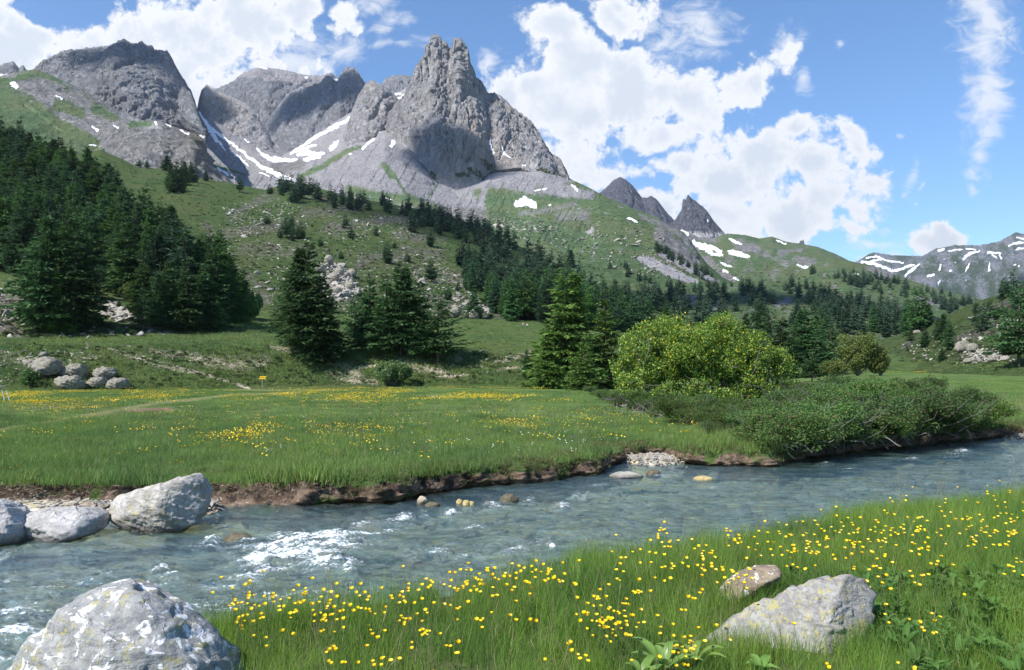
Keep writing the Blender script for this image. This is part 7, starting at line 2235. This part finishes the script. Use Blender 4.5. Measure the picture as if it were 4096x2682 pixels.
# flowers of the far meadow
def flower_patch(seed, n, rad, r, m_, hz):
    rs = np.random.RandomState(seed)
    Vs, Fq, Ft, k = [], [], [], 0
    for i in range(n):
        v, fq, ft = bloom(seed * 50 + i, r=r, tilt=rs.uniform(.2, .9))
        a = rs.uniform(0, 6.28); q = rad * math.sqrt(rs.uniform())
        v = v + [math.cos(a) * q, math.sin(a) * q, hz * rs.uniform(.7, 1.1)]
        Vs.append(v); Fq += [tuple(j + k for j in f) for f in fq]; Ft += [tuple(j + k for j in f) for f in ft]; k += len(v)
    return mesh_from('flower_patch', np.concatenate(Vs), Fq, Ft, [m_])


M_WHITEP = leaf_mat("white_petal", (0.75, 0.75, 0.70), (0.85, 0.85, 0.8), trans=.2, objvar=.1)
M_PURPLE = leaf_mat("purple_petal", (0.18, 0.05, 0.22), (0.26, 0.08, 0.30), trans=.2, objvar=.1)
ONE = [flower_patch(1, 1, .01, .016, M_PETAL, .22), flower_patch(2, 2, .12, .016, M_PETAL, .22), flower_patch(3, 4, .3, .017, M_PETAL, .2)]
PAT = [flower_patch(4, 6, .5, .028, M_PETAL, .26), flower_patch(5, 10, .9, .026, M_PETAL, .26)]
BANDS = [([(14, 404, 6), (60, 409, 6), (110, 410, 5)], 420), ([(0, 398, 2), (40, 395, 2), (120, 393, 2), (250, 391, 1.8)], 550), ([(110, 402, 3), (150, 398, 3), (200, 394, 2)], 260), ([(228, 399, 4), (250, 399, 4)], 160), ([(270, 395, 4), (330, 394, 4), (420, 392, 3)], 520), ([(300, 389.5, 2), (420, 388, 2.5), (540, 389, 2)], 650),
         ([(330, 402, 5), (440, 399, 5), (520, 398, 3)], 500), ([(210, 442, 4), (250, 443, 5), (262, 432, 4)], 150), ([(320, 430, 6), (400, 434, 5)], 90), ([(490, 424, 5), (545, 430, 4)], 90), ([(340, 446, 8), (380, 448, 6)], 40), ([(880, 370.5, 1.5), (960, 370, 1.5)], 300), ([(730, 426, 3)], 10)]
pts = []; whichs = []
rs = np.random.RandomState(55)
for pl, n_ in BANDS:
    seg = np.array([p[:2] for p in pl], float); wd_ = [p[2] for p in pl]
    t = rs.uniform(0, len(pl) - 1 + 1e-9, n_) if len(pl) > 1 else np.zeros(n_)
    bx_ = np.interp(t, range(len(pl)), seg[:, 0]); by_ = np.interp(t, range(len(pl)), seg[:, 1]); w_ = np.interp(t, range(len(pl)), wd_)
    px = bx_ + rs.normal(0, 12 if len(pl) == 1 else 10, n_); py = by_ + rs.normal(0, 1, n_) * w_ * .6
    pts.append(np.stack([px, py], 1))
n_ = 900
pts.append(np.stack([rs.uniform(0, 720, n_), 398 + rs.gamma(2.0, 11, n_)], 1))
pts = np.concatenate(pts)
Yg = np.full(len(pts), 40.0)
for _ in range(14):                     # solve the ground distance for each direction
    zz = meadow_z((pts[:, 0] - 512) / FPX * Yg, Yg)
    Yg = np.clip(.5 * Yg + .5 * (EYE - zz) * FPX / np.maximum(pts[:, 1] - HY, 1.5), 10, 170)
xx = (pts[:, 0] - 512) / FPX * Yg
zz = meadow_z(xx, Yg)
clump = fbm(xx * .22, Yg * .10, xx * 0 + 3, 4)
ok = (Yg > nearYf(pts[:, 0]) + .3) & ((Yg < 45) | (rs.uniform(0, 1, len(xx)) < np.clip(.45 + 2.2 * clump, 0.05, 1))) & (strokes(pts[:, 0], pts[:, 1], TRAIL, .5) < .5) & (pts[:, 0] > -60)
P_ = np.stack([xx, Yg, zz], 1)[ok]
near_ = P_[:, 1] < 45
idx_ = np.where(near_, rs.randint(0, 3, len(P_)), 3 + rs.randint(0, 2, len(P_)))
scatter('meadow_buttercups', P_, ONE + PAT, rs.uniform(.8, 1.2, len(P_)), idx=idx_, seed=13, label='drifts of yellow buttercups across the far meadow', category='flowers')
n_ = 260
px = np.concatenate([rs.uniform(250, 620, 150), rs.normal(60, 25, 110)]); py = np.concatenate([rs.uniform(408, 462, 150), rs.normal(407, 2.5, 110)])
Y = 1.85 * FPX / (py - HY); x = (px - 512) / FPX * Y
ok = Y > nearYf(px) + .2
scatter('meadow_white_flowers', np.stack([x, Y, meadow_z(x, Y)], 1)[ok], [flower_patch(6, 2, .1, .017, M_WHITEP, .24), flower_patch(7, 3, .2, .017, M_WHITEP, .2), flower_patch(8, 2, .1, .02, M_PURPLE, .25)], rs.uniform(.5, .9, ok.sum()), seed=14, label='small white and purple flowers dotted in the far meadow', category='flowers')


# broad-leaved plants in the foreground
def rosette(seed, n, L, W_):
    rs = np.random.RandomState(seed)
    Vs, Fs, k = [], [], 0
    for i in range(n):
        a = i * 2.4 + rs.uniform(-.3, .3); el = rs.uniform(.7, 1.35); l = L * rs.uniform(.7, 1.1); w = W_ * rs.uniform(.8, 1.1)
        out = np.array([math.cos(a), math.sin(a), 0]); lat = np.array([-math.sin(a), math.cos(a), 0])
        for j in range(8):
            t = j / 7
            c = out * l * (t * math.cos(el) + .25 * t * t) + np.array([0, 0, l * (t * math.sin(el) - .35 * t ** 3)])
            ww = w * math.sin(math.pi * min(.98, t * .93 + .07)) ** .7
            for s in (-1, -.5, 0, .5, 1):
                Vs.append(c + lat * ww * s + np.array([0, 0, abs(s) * ww * .45]))
        for j in range(7):
            for s in range(4):
                q = k + j * 5 + s
                Fs.append((q, q + 1, q + 6, q + 5))
        k += 40
    return mesh_from('leaves', np.array(Vs), Fs, None, [M_BROAD])


M_BROAD = leaf_mat("broad_leaf", (0.13, 0.24, 0.045), (0.19, 0.30, 0.07), trans=.35, objvar=.1, rough=.4, spec=.4)
for (px, py, L_, n_, lab) in [(664, 676, .26, 9, 'broad-leaved light green plant at the bottom left of the slanting slab'), (692, 672, .22, 7, 'broad-leaved plant pressed against the left tip of the slanting slab'), (640, 684, .18, 6, 'small broad-leaved plant at the very bottom left of the larger ones'), (760, 684, .14, 7, 'low broad-leaved weed at the bottom below the slanting slab')]:
    Y = EYE * FPX / (py - HY)
    x = (px - 512) / FPX * Y
    o = link('broadleaf_plant', rosette(int(px), n_, L_, .030), None, label=lab, category='plant')
    o.location = (x, Y, float(near_z(np.array([x]), np.array([Y]))[0]) + .05)
# leafy weeds right of the slab
WEED = []
rs = np.random.RandomState(66)
n_ = 420
x = rs.uniform(2.1, 4.4, n_); y = rs.uniform(3.6, 6.2, n_)
WEED = [rosette(700 + i, 7, .13, .014) for i in range(3)]
for w_ in WEED:
    w_.materials.clear(); w_.materials.append(leaf_mat("weed_leaf", (0.045, 0.115, 0.022), (0.095, 0.18, 0.045), trans=.3, objvar=.3))
scatter('leafy_weeds', np.stack([x, y, near_z(x, y) + .05], 1), WEED, rs.uniform(.5, 1.3, n_), tilt=.2, seed=15, label='leafy weeds mixed in the grass right of the slanting slab', category='weeds')

# ------------------------------------------------------------------ clouds overhead that shade parts of the mountains
M_CLOUD, n = mat("cloud_white")
lw = n.n('ShaderNodeLayerWeight', ins={'Blend': 0.5})
cdf = n.n('ShaderNodeBsdfDiffuse', ins={'Color': (0.9, 0.9, 0.92)})
ctr = n.n('ShaderNodeBsdfTransparent')
cal = n.math('MULTIPLY', n.ss(lw.outputs['Facing'], 0.85, 0.25), 0.40)
cmx = n.n('ShaderNodeMixShader', ins={0: cal, 1: ctr.outputs[0], 2: cdf.outputs[0]})
n.n('ShaderNodeOutputMaterial', ins={0: cmx.outputs[0]})


def cloud(cx, cy, cz, rx, ry, rz, seed):
    rs = np.random.RandomState(seed)
    Vs, Fs, k = [], [], 0
    for i in range(7):
        a = rs.uniform(0, 6.28); q = rs.uniform(0, .6) if i else 0
        s = rs.uniform(.45, .7) if i else .8
        v, f = ICO[4]
        v = v * (1 + .25 * fbm(v[:, 0] * 2 + i, v[:, 1] * 2, v[:, 2] * 2, 4))[:, None]
        Vs.append(v * [rx * s, ry * s, rz * s] + [math.cos(a) * q * rx, math.sin(a) * q * ry, rs.uniform(-.2, .3) * rz]); Fs.append(f + k); k += len(v)
    o = link('cloud', mesh_from('cloud', np.concatenate(Vs), None, np.concatenate(Fs), [M_CLOUD]), None, kind='stuff', label='white cumulus cloud drifting high above the valley', category='cloud')
    o.location = (cx, cy, cz)


SD = SUN_DIR


def cloud_for(x, y, z, rx, ry, seed, zc=2500):
    t = (zc - z) / SD.z
    cloud(x + SD.x * t, y + SD.y * t, zc, rx, ry, 120, seed)


def shade_at(px, py, Y, rx, ry, seed):
    cloud_for((px - 512) / FPX * Y, Y, EYE + (HY - py) / FPX * Y, rx, ry, seed)


shade_at(140, 82, 2400, 230, 300, 1)
shade_at(330, 105, 3300, 420, 300, 2)
shade_at(450, 165, 1750, 130, 190, 3)
shade_at(700, 297, 640, 230, 110, 6)

# ------------------------------------------------------------------ thin blue air
m, n = mat("haze_air")
vp = n.n('ShaderNodeVolumePrincipled', ins={'Color': (0.72, 0.82, 1.0), 'Density': 0.000028, 'Anisotropy': 0.3})
n.n('ShaderNodeOutputMaterial', ins={1: vp.outputs[0]})
v, f = box(0, 4600, (2180 - 7.5) / 2, 19000, 9600, 2180 + 7.5)
link('haze', mesh_from('haze', v, f, None, [m], smooth=False), None, kind='stuff', label='thin blue air between the camera and the mountains', category='haze')
#@@OBJ-END
